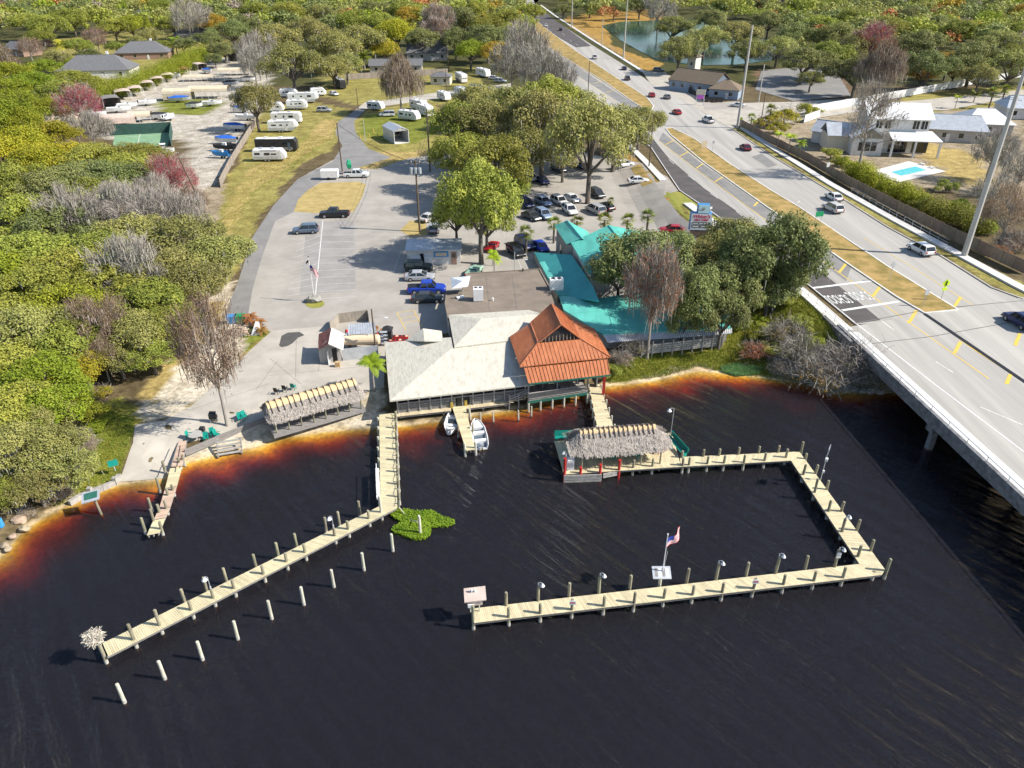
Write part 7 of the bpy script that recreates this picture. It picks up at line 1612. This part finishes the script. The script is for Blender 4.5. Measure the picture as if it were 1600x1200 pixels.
# ================================================================== vegetation
nr_ = np.random.default_rng(11)
def npmesh(name, quads, m, mi=None):
    """quads: (n,4,3) array"""
    n_ = len(quads); me = bpy.data.meshes.new(name)
    me.vertices.add(n_*4); me.vertices.foreach_set('co', quads.reshape(-1).astype(np.float32))
    me.loops.add(n_*4); me.loops.foreach_set('vertex_index', np.arange(n_*4, dtype=np.int32))
    me.polygons.add(n_); me.polygons.foreach_set('loop_start', np.arange(0, n_*4, 4, dtype=np.int32)); me.polygons.foreach_set('loop_total', np.full(n_, 4, np.int32))
    for k in (m if isinstance(m, (list, tuple)) else [m]): me.materials.append(M[k])
    if mi is not None: me.polygons.foreach_set('material_index', mi.astype(np.int32))
    me.update(calc_edges=True); return me
def unit(v): return v/np.maximum(1e-6, np.linalg.norm(v, axis=-1, keepdims=True))
def leaves(c, nrm, size, asp=0.6):
    n_ = len(c); t = unit(np.cross(nrm, nr_.normal(size=(n_,3)))); b = np.cross(nrm, t); s = (size*nr_.uniform(.65,1.35,n_))[:,None]
    return np.stack([c-t*s, c-b*s*asp, c+t*s, c+b*s*asp], 1)
def clumps(R_, Hc, zc, n_, up=.35):
    d = unit(nr_.normal(size=(n_*3,3))); d = d[d[:,2] > -up][:n_]; r = nr_.uniform(.55,1.0,len(d))**.6
    k = 1+.30*np.sin(3*np.arctan2(d[:,1],d[:,0])+nr_.uniform(0,6))+.18*np.sin(5*np.arctan2(d[:,1],d[:,0])+nr_.uniform(0,6))
    return np.stack([d[:,0]*R_*r*k, d[:,1]*R_*r*k, zc+d[:,2]*Hc*r], 1)
def crown(C, nl, cr, size, upb=1.0, flat_=.6):
    out = []
    for c in C:
        k = nr_.uniform(.6,1.55); n_ = int(nl*k*k); d = unit(nr_.normal(size=(n_,3))); rad = nr_.uniform(.35,1,n_)**.5*cr*k
        p = c + d*rad[:,None]*np.array([1,1,flat_]); nn = unit(d*.8+np.array([0,0,upb])+nr_.normal(size=(n_,3))*.55)
        out.append(leaves(p, nn, size))
    return np.concatenate(out)
def hang(P, lo, hi, w):
    n_ = len(P); L = nr_.uniform(lo,hi,n_)[:,None]; a = nr_.uniform(0,6.28,n_); t = np.stack([np.cos(a),np.sin(a),np.zeros(n_)],1)*(w*nr_.uniform(.6,1.4,n_))[:,None]
    dn = np.stack([nr_.normal(0,.1,n_),nr_.normal(0,.1,n_),-np.ones(n_)],1)*L
    return np.stack([P-t, P+t, P+dn+t*.35, P+dn-t*.35], 1)
def limbs(C, H0, r0, zc, n_=7, m='bark', base=0.0):
    mb = MB(); top = Vector((0,0,H0)); mb.tube([(0,0,base-.3),(0,0,base+.3),(.08*r0,.1*r0,H0*.6),top],[r0*1.5,r0*1.1,r0*.95,r0*.8],8)
    idx_ = nr_.permutation(len(C))[:n_]
    for i in idx_:
        c = Vector(C[i].tolist()); mid = top.lerp(c,.5)+Vector((0,0,.25)); mb.tube([top-Vector((0,0,.3)),mid,c],[r0*.6,r0*.38,r0*.14],6)
    return mb.mesh('trunk', m)
def leader(C, H0, r0, ztop, n_=30, m='bark_pale'):    # a stem that runs on through the crown, limbs leaving it at many heights
    mb = MB(); mb.tube([(0,0,-.3),(0,0,.4),(.1,.05,H0*.7),(-.05,.1,(H0+ztop)*.5),(.1,0,ztop)],[r0*1.6,r0*1.1,r0*.95,r0*.55,r0*.12],8)
    for i in nr_.permutation(len(C))[:n_]:
        c = Vector(C[i].tolist()); rad = math.hypot(c.x, c.y); zs = min(ztop*.93, max(H0*.8, c.z-.55*rad)); k = r0*(.42*(1-zs/ztop)+.16)
        st_ = Vector((0,0,zs)); mid = st_.lerp(c,.55)+Vector((0,0,.08*rad)); mb.tube([st_,mid,c],[k,k*.6,k*.2],5)
        for _ in range(3):
            e_ = c+Vector((nr_.normal(0,.7),nr_.normal(0,.7),nr_.normal(.1,.5))); mb.tube([mid.lerp(c,nr_.uniform(.2,.9)),e_],[k*.3,k*.08],4)
    return mb.mesh('trunk', m)
def twigs(C, org, n_, ln, w):
    k = nr_.integers(0,len(C),n_); s = C[k]; d = unit(s-org+nr_.normal(size=(n_,3))*2.2); p0 = s+nr_.normal(size=(n_,3))*.55; L = nr_.uniform(.4,1.0,n_)[:,None]*ln
    side = unit(np.cross(d, nr_.normal(size=(n_,3))))*w; p1 = p0+d*L
    return np.stack([p0-side,p0+side,p1+side*.4,p1-side*.4],1)
PROTO = {}
def proto(kind, parts): PROTO.setdefault(kind, []).append(parts)
def oak(kind, leafm, moss=0, nc=66, nl=165, size=.19, cr=1.5, mossm='moss'):
    C = clumps(6.0, 3.3, 6.6, nc); ps = [('trunk', limbs(C, 3.4, .42, 6.6, 9)), ('crown', npmesh('crown', crown(C, nl, cr, size), leafm))]
    if moss:
        k = C[nr_.integers(0,len(C),moss)]; P = k+nr_.normal(size=(moss,3))*np.array([.8,.8,.35]); P[:,2] -= .25
        ps.append(('moss', npmesh('moss', hang(P,.4,1.3,.07), mossm)))
    proto(kind, ps)
for i in range(3): oak('g', 'leaf_green', 200)
for i in range(3): oak('o', 'leaf_olive', 650, 62, 150)
for i in range(2): oak('d', 'leaf_dark', 250)
oak('y', 'leaf_yellow', 0, 85, 110); oak('l', 'leaf_lime', 0, 85, 110); oak('l', 'leaf_lime', 0, 80, 110); oak('c', 'leaf_ochre', 60, 80, 100)
def bare(kind, tm, ntw, moss, mm='moss', leaf=None, nleaf=0, Hc=4.6, zc=8.0, R_=5.0, ml=(.5,2.0), nc=70, H0=4.0, wl=.05, trunkm='bark_pale'):
    C = clumps(R_, Hc, zc, nc, .55); org = np.array([0,0,H0]); ps = [('trunk', leader(C, H0, .26, zc+Hc*.85, 44, trunkm))]
    q_ = [twigs(C, org, ntw, 1.6, wl*.55)]; ps.append(('branches', npmesh('branches', np.concatenate(q_), tm)))
    if moss:
        k = C[nr_.integers(0,len(C),moss)]; P = k+nr_.normal(size=(moss,3))*np.array([.7,.7,.5]); ps.append(('moss', npmesh('moss', hang(P,ml[0],ml[1],.08), mm)))
    if leaf:
        k = C[nr_.integers(0,len(C),nleaf)]; P = k+nr_.normal(size=(nleaf,3))*.75; ps.append(('crown', npmesh('crown', leaves(P, unit(nr_.normal(size=(nleaf,3))+np.array([0,0,.5])), .12), leaf)))
    proto(kind, ps)
bare('b','twig',2300,500,wl=.07); bare('b','twig',2300,1000,wl=.07); bare('r','twig',1500,0,leaf='leaf_red',nleaf=6500,wl=.06); bare('w','leaf_brown',2000,2600,'moss_pink','leaf_brown',4200,4.8,8.2,4.4,(.8,2.6),wl=.07)
bare('k','twig',3800,900,'moss','leaf_rust',6000,4.2,8.5,4.8,trunkm='bark_pale',wl=.07); bare('x','leaf_brown',2000,700,'moss_pink','leaf_brown',3800,4.4,8.0,5.0,(.4,1.5),trunkm='bark_pale',wl=.065)
bare('z','twig',1800,420,'moss_pink','leaf_dark',420,6.0,10.0,4.0,(.4,1.2),46,6.0)
def shrub(kind, leafm, tw=0, R_=2.2, n_=34, nl=120, size=.10):
    C = clumps(R_, 1.2, 1.1, n_, .2); ps = [('stems', limbs(C, .4, .07, 1, 10))]
    if leafm: ps.append(('foliage', npmesh('foliage', crown(C, nl, .62, size), leafm)))
    if tw: ps.append(('twigs', npmesh('twigs', twigs(C, np.zeros(3), tw, 1.3, .022), 'twig')))
    proto(kind, ps)
shrub('h','leaf_lime'); shrub('h','leaf_green'); shrub('n','leaf_olive',2600,nl=28); shrub('n','leaf_brown',1800,nl=60); shrub('n','leaf_ochre',1600,nl=30); shrub('j','leaf_rust',500,nl=60); shrub('v','leaf_yellow',200)
def palm_feather(kind, leafm, h, fl, nf=18, droop=.9):
    mb = MB(); mb.tube([(0,0,-.3),(.05,0,h*.5),(0,.05,h)],[.24,.17,.14],8); Q = []
    for i in range(nf):
        a = 2*math.pi*i/nf*1.0+nr_.uniform(-.2,.2); el = nr_.uniform(.05,1.15); prev = None; ns = 12
        for k in range(ns+1):
            t = k/ns; r = fl*t*math.cos(el*(1-t*.3)); z = h+fl*t*math.sin(el)-droop*fl*t*t*(.35+.5*math.cos(el)); p = np.array([math.cos(a)*r, math.sin(a)*r, z])
            if prev is not None:
                side = np.array([-math.sin(a),math.cos(a),0]); L = .75*math.sin(math.pi*min(1,.12+t*.86))**.6*fl/3
                for s in (-1,1):
                    for u in (0,.5):
                        b0 = prev+(p-prev)*u; b1 = prev+(p-prev)*(u+.4); tip = side*s*L+np.array([0,0,-.28*L])+(p-prev)*.9; Q.append([b0,b1,b1+tip*.98,b0+tip])
            prev = p
    proto(kind, [('trunk', mb.mesh('trunk','bark_pale')), ('fronds', npmesh('fronds', np.array(Q), leafm))])
palm_feather('q','palm_bright',6.0,3.0); palm_feather('s','palm_rust',1.6,2.4,14); palm_feather('f','leaf_yellow',3.0,3.0); palm_feather('e','palm_leaf',3.2,2.8,22,.5)
mb = MB(); mb.tube([(0,0,-.3),(.05,0,2.0),(0,0,4.2)],[.24,.2,.2],8); Q = []
for i in range(46):
    a = nr_.uniform(0,6.28); el = nr_.uniform(-.7,1.35); d = np.array([math.cos(a)*math.cos(el),math.sin(a)*math.cos(el),math.sin(el)]); c0 = np.array([0,0,4.2])+d*.75; u = unit(np.cross(d,[0,0,1.])); v = np.cross(u,d)
    for k in range(9):
        f = (k-4)/4*1.15; dir_ = d*math.cos(f)+u*math.sin(f); L = 1.0*(1-.25*abs(f)); w = u*math.cos(f)*.07-d*math.sin(f)*.07
        Q.append([c0-w*.4, c0+w*.4, c0+dir_*L+w*.5+np.array([0,0,-.22]), c0+dir_*L-w*.5+np.array([0,0,-.22])])
proto('p', [('trunk', mb.mesh('trunk','bark')), ('fronds', npmesh('fronds', np.array(Q), 'palm_leaf'))])
CZR = {'g':(6.6,6.0),'o':(6.6,6.0),'d':(6.6,6.0),'y':(6.6,6.0),'l':(6.6,6.0),'c':(6.6,6.0),'b':(8.0,5.2),'r':(8.0,5.2),'w':(7.4,4.6),'k':(8.4,5.0),'x':(7.6,5.2),'z':(10.0,4.4),'h':(1.2,2.4),'n':(1.2,2.6),'j':(1.2,2.4),'v':(1.2,2.4),'q':(6.0,2.8),'s':(2.0,2.2),'f':(3.5,2.8),'e':(3.6,2.6),'p':(4.3,1.75)}
KN = {'g':('live_oak','leafy green live oak','tree'),'o':('mossy_oak','olive oak hung with grey moss','tree'),'d':('dark_oak','dense dark green oak','tree'),'y':('golden_tree','golden yellow-green tree','tree'),'l':('lime_tree','bright lime green tree','tree'),'c':('ochre_tree','ochre autumn tree','tree'),
      'b':('bare_tree','bare grey tree with moss','tree'),'r':('red_maple','red-leaved bare maple','tree'),'w':('weeping_cypress','bare tree draped in brown moss','tree'),'k':('rust_cypress','rust-tinged bare cypress','tree'),'x':('brown_cypress','brown winter cypress','tree'),'z':('dead_tree','tall dead tree with moss tufts','tree'),
      'h':('shrub','leafy green shrub','shrub'),'n':('bare_shrub','bare greyish shrub','shrub'),'j':('rust_shrub','rust-red shrub','shrub'),'v':('golden_shrub','golden yellow shrub','shrub'),'q':('feather_palm','bright feather palm','palm'),'s':('rusty_palm','low palm with rusty fronds','palm'),'f':('yellow_palm','yellowing feather palm','palm'),'e':('spiky_palm','spiky green palm','palm'),'p':('cabbage_palm','round-headed cabbage palm','palm')}
TREES = {
'in the left woods': ('330,400,38,o 290,372,40,o 300,440,40,o 262,420,42,o 235,470,42,g 262,505,33,g 215,520,36,o 235,552,27,g 200,420,40,b 205,372,40,o 150,395,45,g 160,450,45,g 100,420,46,g 105,480,46,l 45,400,48,g 50,460,46,g 0,430,46,l 0,505,46,g 45,520,46,o 95,540,40,g 150,505,36,x 185,560,26,o '
  '60,590,44,l 10,570,46,g 20,640,44,g 75,640,38,l 25,700,40,o 70,700,36,o 95,728,34,o 55,755,32,o 20,765,26,g 118,640,26,l 30,340,42,g 80,350,40,d 20,290,40,g 70,300,36,d 110,330,34,b 60,255,32,y 30,225,32,y 110,285,34,d 150,300,32,g 105,245,28,y 85,212,26,y 140,250,30,g 165,275,34,d 190,262,32,g 215,245,30,g -5,240,34,y -5,180,34,l 28,190,28,l 245,440,30,g 130,575,28,y 100,590,26,y 160,560,22,x 60,662,34,o'),
'beside the boat yard': '180,318,36,b 215,328,38,b 255,330,40,b 295,340,32,b 238,300,28,b 258,268,30,r 285,282,24,r 125,160,31,r 140,195,26,b 300,318,24,x',
'among the far-left houses': '75,42,30,g 112,30,28,g 45,35,26,g 152,25,28,g 205,38,27,l 178,42,22,g 20,112,28,l 52,130,30,l 92,142,28,g 30,162,30,l 12,140,28,l 112,126,26,g 140,132,22,g 2,96,24,x 292,26,26,b 330,36,22,c 322,62,22,d 362,48,26,d 386,42,26,d 350,78,18,d 250,12,20,g 20,16,24,d 400,16,28,g 75,170,26,l 45,75,16,x 150,60,16,x 310,28,20,b 90,92,20,o 122,72,18,g 68,104,20,l 270,38,20,g 232,56,18,o 142,84,14,d 60,56,18,g 182,72,13,g 255,72,13,g 335,92,12,d 285,70,14,d 215,66,14,o 115,100,16,l',
'behind the caravans': '455,98,52,o 428,62,40,o 482,48,44,o 522,72,40,o 450,22,36,g 500,20,36,o 550,32,32,g 400,78,24,b 404,158,30,o,405,205 395,95,22,b 562,62,30,o 592,36,32,g 620,52,26,y 602,78,18,y 640,26,30,c 660,62,22,d 684,28,20,k 684,50,17,k 722,32,30,d 735,78,22,l 760,46,28,g 790,30,26,g 776,82,22,c 762,62,26,d 800,56,22,g 630,16,26,g 580,14,30,d 712,62,22,d 745,18,26,g 832,18,16,g 816,40,16,g 634,130,27,w,628,180 820,78,32,b 850,104,30,b 800,98,26,b 876,118,22,b 540,100,22,o 520,105,24,o',
'in the car park': '722,195,44,g,722,262 762,202,40,o 720,242,36,g 768,255,46,g,775,330 802,172,40,o 832,192,50,o,846,280 822,232,38,o 790,292,26,g 736,312,54,g,752,412 760,345,30,g 712,338,28,g 932,218,55,o,918,318 900,190,40,o 962,202,40,o 1000,192,26,o 880,242,26,o 860,152,32,g 900,160,26,o 745,160,26,o',
'beside the teal hall': '1175,412,58,d,1165,500 1238,395,58,d,1205,490 1150,375,44,o 1205,440,40,d 1000,405,62,d,1000,480 968,425,36,d 1060,395,36,d 1095,410,34,o 1130,455,44,d,1122,525 1092,462,46,d,1085,535 1042,452,42,k,1011,560 990,540,18,n 1100,450,30,d 1114,490,34,d,1122,546 1060,500,24,d,1062,542',
'behind the right-hand houses': '1050,42,36,o 1062,78,30,o 1102,58,32,o 1112,30,30,d 1150,55,30,o 1168,80,26,o 1202,32,32,d 1216,74,26,o 1242,56,36,d 1256,95,30,d 1282,40,36,g 1292,86,32,g 1312,60,36,o 1332,30,36,g 1340,112,34,d 1378,112,27,w 1366,62,26,r 1392,45,30,g 1422,30,38,d 1432,70,38,d 1452,104,32,d 1442,116,20,c 1482,98,22,c 1492,112,18,c 1462,40,38,d 1502,50,38,g 1522,92,36,d 1542,30,38,l 1562,70,36,o 1592,50,38,g 1582,102,34,o 1532,118,24,o 1602,20,36,c 1268,122,18,o 1000,8,18,d 960,12,16,d 922,8,16,d 1030,14,22,b 880,14,12,d 1132,10,24,g 1182,8,24,d 1252,10,26,g 1302,8,26,g 1382,8,26,d 1442,5,26,g 1502,8,26,d 1562,5,26,d 1620,90,34,g 1340,72,28,o',
'around the white house': '1370,185,36,z,1338,278 1552,300,26,b 1555,235,32,b 1580,330,40,x 1600,260,30,b 1500,325,24,h 1445,322,20,h 1585,380,26,n 1225,182,24,v 1200,190,18,v 1262,172,18,v 1300,240,17,h 1318,252,15,h 1215,200,16,v 1535,350,22,h 1560,390,16,j 1480,290,18,h 1420,310,14,h',
'on the bridge bank': '1250,548,26,n 1290,540,30,n 1330,562,32,n 1370,588,26,n 1302,585,24,n 1232,520,22,n 1212,548,18,h 1180,548,18,j 1395,592,16,n 1162,478,14,h 1252,502,16,h 1275,515,18,h 1195,520,16,h 1320,530,18,n 955,580,14,h 972,560,13,n 1345,590,20,n 1225,575,16,n 1260,580,18,n 1150,510,12,h 1225,470,14,h 1180,500,14,h',
'by the left shore': '335,550,46,x,355,665 125,690,22,n 145,665,18,h 150,640,18,v 105,705,20,n 160,612,16,v 138,700,14,n 95,770,16,n 85,690,18,h 40,800,12,n',
'palms': '822,362,15,p 866,347,14,p 902,344,13,p 945,343,15,p 981,343,14,p 1013,335,15,p 954,313,7,p 580,566,25,q 772,404,14,q 95,66,15,f 272,60,11,q 568,86,15,e 690,68,12,e 1236,214,12,q 1252,222,11,q 1218,210,10,q 1525,146,10,e 1553,142,11,p 1572,138,10,p 1497,152,8,q 390,492,15,s 404,500,13,s 408,512,11,s 585,72,14,f 610,62,13,f 586,510,7,s 598,515,7,s 770,395,10,q 1205,170,11,p 1175,182,9,p',
}
GROW = {'in the left woods': 1.28, 'in the car park': 1.2, 'beside the teal hall': 1.15, 'behind the caravans': 1.1, 'behind the right-hand houses': 1.08, 'on the bridge bank': 1.3}
TALL = {'in the car park': 1.25, 'beside the teal hall': 1.2, 'behind the caravans': 1.1}
def Py(x, y, z):
    f_ = y*CT-(z-CAMH)*ST; return 600+F*(-(y*ST+(z-CAMH)*CT))/f_
def place_tree(px, py, rp, kind, label, group, base=None):
    zc, rr_ = CZR[kind]; z = LAND; s = 1; pl = group.split('s ', 1)[-1]; gr = GROW.get(pl, 1.0); tl = TALL.get(pl, 1.0); hz = None
    if base:                                     # trunk foot seen: the crown height follows from the foot
        p = GP(*base); z = p.z; lo_, hi_ = 0.0, 30.0
        for _ in range(30):
            m_ = (lo_+hi_)/2
            if Py(p.x, p.y, z+m_) > py: lo_ = m_
            else: hi_ = m_
        s = rp*depth((p.x, p.y, z+lo_))/F/rr_; hz = lo_/zc
    else:
        for _ in range(6):
            p = G(px, py, z+zc*s*tl); s = rp*gr*depth(p)/F/rr_; mx_ = {'g':1.5,'o':1.5,'d':1.5,'y':1.4,'l':1.4,'c':1.4}.get(kind, 2.2); s = min(s, mx_); p = G(px, py, z+zc*s*tl); z = max(.2, H1(p.x, p.y)) if p.y < 330 else LAND
        hz = s*tl*nr_.uniform(.95,1.05)
    ps = PROTO[kind][nr_.integers(0, len(PROTO[kind]))]
    t = thing(KN[kind][0], label, KN[kind][2], (p.x, p.y, z-.05), nr_.uniform(0,6.28), group); t.scale = (s, s, hz)
    for nm, me in ps:
        o = bpy.data.objects.new(nm, me); COL.objects.link(o); o.parent = t
        if nm != 'trunk': o['kind'] = 'stuff'
for place, spec in TREES.items():
    ent = [(*map(float, e.split(',')[:3]), e.split(',')[3], tuple(map(float, e.split(',')[4:6])) or None) for e in spec.split()]
    by = {}
    for e in ent: by.setdefault(e[3], []).append(e)
    for kind, L_ in by.items():
        L_.sort(key=lambda e: -e[1]); rows = [L_[i:i+6] for i in range(0, len(L_), 6)]
        for ri, row in enumerate(rows):
            row.sort(key=lambda e: e[0])
            for ci, e in enumerate(row):
                pl_ = place if place != 'palms' else 'of the grounds'
                w1 = '' if len(row) == 1 else ', %s from left' % ordinal(ci+1); w2 = '' if len(rows) == 1 else ', %s row' % ordinal(ri+1)
                place_tree(e[0], e[1], e[2], kind, KN[kind][1]+' '+pl_+w1+w2, KN[kind][1]+'s '+pl_, e[4])
# ------------------------------------------------ hedges
def hedge(label, pts, w, h, m, z=None, dens=170):
    t = thing('hedge', label, 'hedge', pts[0]); C = []
    for a, b in zip(pts, pts[1:]):
        n_ = max(2, int((b-a).length/.8))
        for i in range(n_):
            c = lerp(a, b, i/n_)
            for k in range(3): C.append([c.x+nr_.normal(0,w*.25), c.y+nr_.normal(0,w*.25), c.z+h*(.25+.3*k)*nr_.uniform(.85,1.15)])
    q_ = crown(np.array(C), dens, w*.42, .15, .5, 1.0)-np.array(pts[0])
    me = npmesh('foliage', q_, m); o = bpy.data.objects.new('foliage', me); COL.objects.link(o); o.parent = t
    mb = MB()
    for a, b in zip(pts, pts[1:]):
        for i in range(max(2, int((b-a).length/2.5))): c = lerp(a, b, i/max(2, int((b-a).length/2.5)))-Vector(pts[0]); mb.tube([c-Vector((0,0,.2)), c+Vector((0,0,h*.6))], .08, 5)
    mb.build('stems', 'bark', t)
hedge('tall lime green hedge dividing the boat yard from the houses', [G(*q, LAND) for q in ((146,163),(200,148),(245,130),(290,110),(322,94))], 5.2, 5.6, 'leaf_lime')
hedge('yellow-green hedge between the board fence and the pool', RPs((1325,272),(1360,290),(1400,308),(1445,328)), 3.0, 2.4, 'leaf_lime')
hedge('bushy dark hedge along the board fence right of the pool hedge', RPs((1450,332),(1490,348),(1530,366)), 3.4, 2.6, 'leaf_green')
# ------------------------------------------------ grass, reeds and litter on the bank (uncountable)
def tufts(name, label, poly, n_, lo, hi, m, w=.03):
    W = [GP(*q) for q in poly]; xs = np.array([p.x for p in W]); ys = np.array([p.y for p in W]); P = []
    while len(P) < n_:
        x = nr_.uniform(xs.min(), xs.max(), 4000); y = nr_.uniform(ys.min(), ys.max(), 4000); k = inpoly(x, y, W); P += list(zip(x[k], y[k]))
    P = np.array(P[:n_]); z = np.maximum(0, hgt(P[:,0], P[:,1])); B = np.column_stack([P, z]); a = nr_.uniform(0,6.28,n_); t = np.stack([np.cos(a),np.sin(a),np.zeros(n_)],1)*w
    tip = B+np.column_stack([nr_.normal(0,.12,n_), nr_.normal(0,.12,n_), nr_.uniform(lo,hi,n_)])
    me = npmesh(name, np.stack([B-t, B+t, tip+t*.2, tip-t*.2],1), m); o = bpy.data.objects.new(name, me); COL.objects.link(o); o['kind'] = 'stuff'; tag(o, label, 'grass')
tufts('bank_grass','rough yellow-green grass on the bank below the railing',[(1142,505),(1175,450),(1205,430),(1262,475),(1325,528),(1380,600),(1300,600),(1150,585),(1130,545)],16000,.15,.5,'grass_blade')
tufts('bank_grass','rough grass at the water edge below the teal hall deck',[(950,600),(955,575),(1005,556),(1130,545),(1150,585),(1090,573),(1040,588)],7000,.1,.4,'grass_blade')
tufts('lawn_grass','grass on the left bank beside the boat ramp',[(105,785),(185,750),(206,690),(210,655),(170,640),(120,700)],7000,.06,.22,'grass_blade')
tufts('shore_reeds','blue-green reeds in the shallows below the bank',[(1125,575),(1150,570),(1190,576),(1185,586),(1150,588),(1128,582)],5000,.15,.5,'reed',.03)
tufts('lawn_grass','dry lawn grass beside the caravan row',[(330,400),(400,300),(470,255),(520,215),(480,210),(395,270),(345,330)],9000,.05,.16,'grass_blade',.04)
# ------------------------------------------------ far woodland: one mass
LOD = []
for k in range(5):
    C = clumps(6.0, 3.4, 6.4, 34); LOD.append(crown(C, 9, 1.5, .62))
hx = [(o.location.x, o.location.y) for o in COL.objects if o.get('category') in ('house','shed','shop','hangar','carport','caravan','motorhome','building')]
hx = np.array(hx); PONDW = [RP(*q) for q in ((935,28),(1020,26),(1090,24),(1150,40),(1215,60),(1225,85),(1210,105),(1150,110),(1090,110),(1000,95))]
QS, MI = [], []; ntree = 0
for _ in range(60000):
    y = nr_.uniform(300, 1150); x = nr_.uniform(-1,1)*(90+.78*y)
    f_ = y*CT+(CAMH-1)*ST; px = 800+F*x/f_; py = 600-F*(y*ST-(CAMH-1)*CT)/f_
    if px < -60 or px > 1660 or ntree > 1500: continue
    lim = 60 if px < 830 else (95 if px > 1230 else 45)
    if py > lim: continue
    if 330 > px and 55 > py > 12 and nr_.random() < .3: continue
    xl = XL(min(y, 880))
    if xl-7 < x < xl+38 and y < 760: continue
    if inpoly(np.array([x]), np.array([y]), PONDW)[0]: continue
    if len(hx) and np.min(np.hypot(hx[:,0]-x, hx[:,1]-y)) < 15: continue
    if QS and np.min(np.hypot(TX[:ntree]-x, TY[:ntree]-y)) < 8.5+y*.006: continue
    if not QS: TX = np.zeros(3000); TY = np.zeros(3000)
    TX[ntree], TY[ntree] = x, y; ntree += 1
    s = nr_.uniform(.85,1.5); a = nr_.uniform(0,6.28); q_ = LOD[nr_.integers(0,5)]*s; ca, sa = math.cos(a), math.sin(a)
    q_ = np.stack([q_[...,0]*ca-q_[...,1]*sa+x, q_[...,0]*sa+q_[...,1]*ca+y, q_[...,2]+LAND+nr_.uniform(-.5,2)], -1)
    QS.append(q_); MI.append(np.full(len(q_), nr_.choice(7, p=[.29,.33,.22,.06,.03,.04,.03])))
me = npmesh('woodland', np.concatenate(QS), ['leaf_green','leaf_olive','leaf_dark','leaf_lime','leaf_ochre','moss_pink','leaf_rust'], np.concatenate(MI))
wo = bpy.data.objects.new('woodland', me); COL.objects.link(wo); wo['kind'] = 'stuff'; tag(wo, 'distant mixed green woodland filling the top of the view', 'woodland')
print('far trees', ntree)
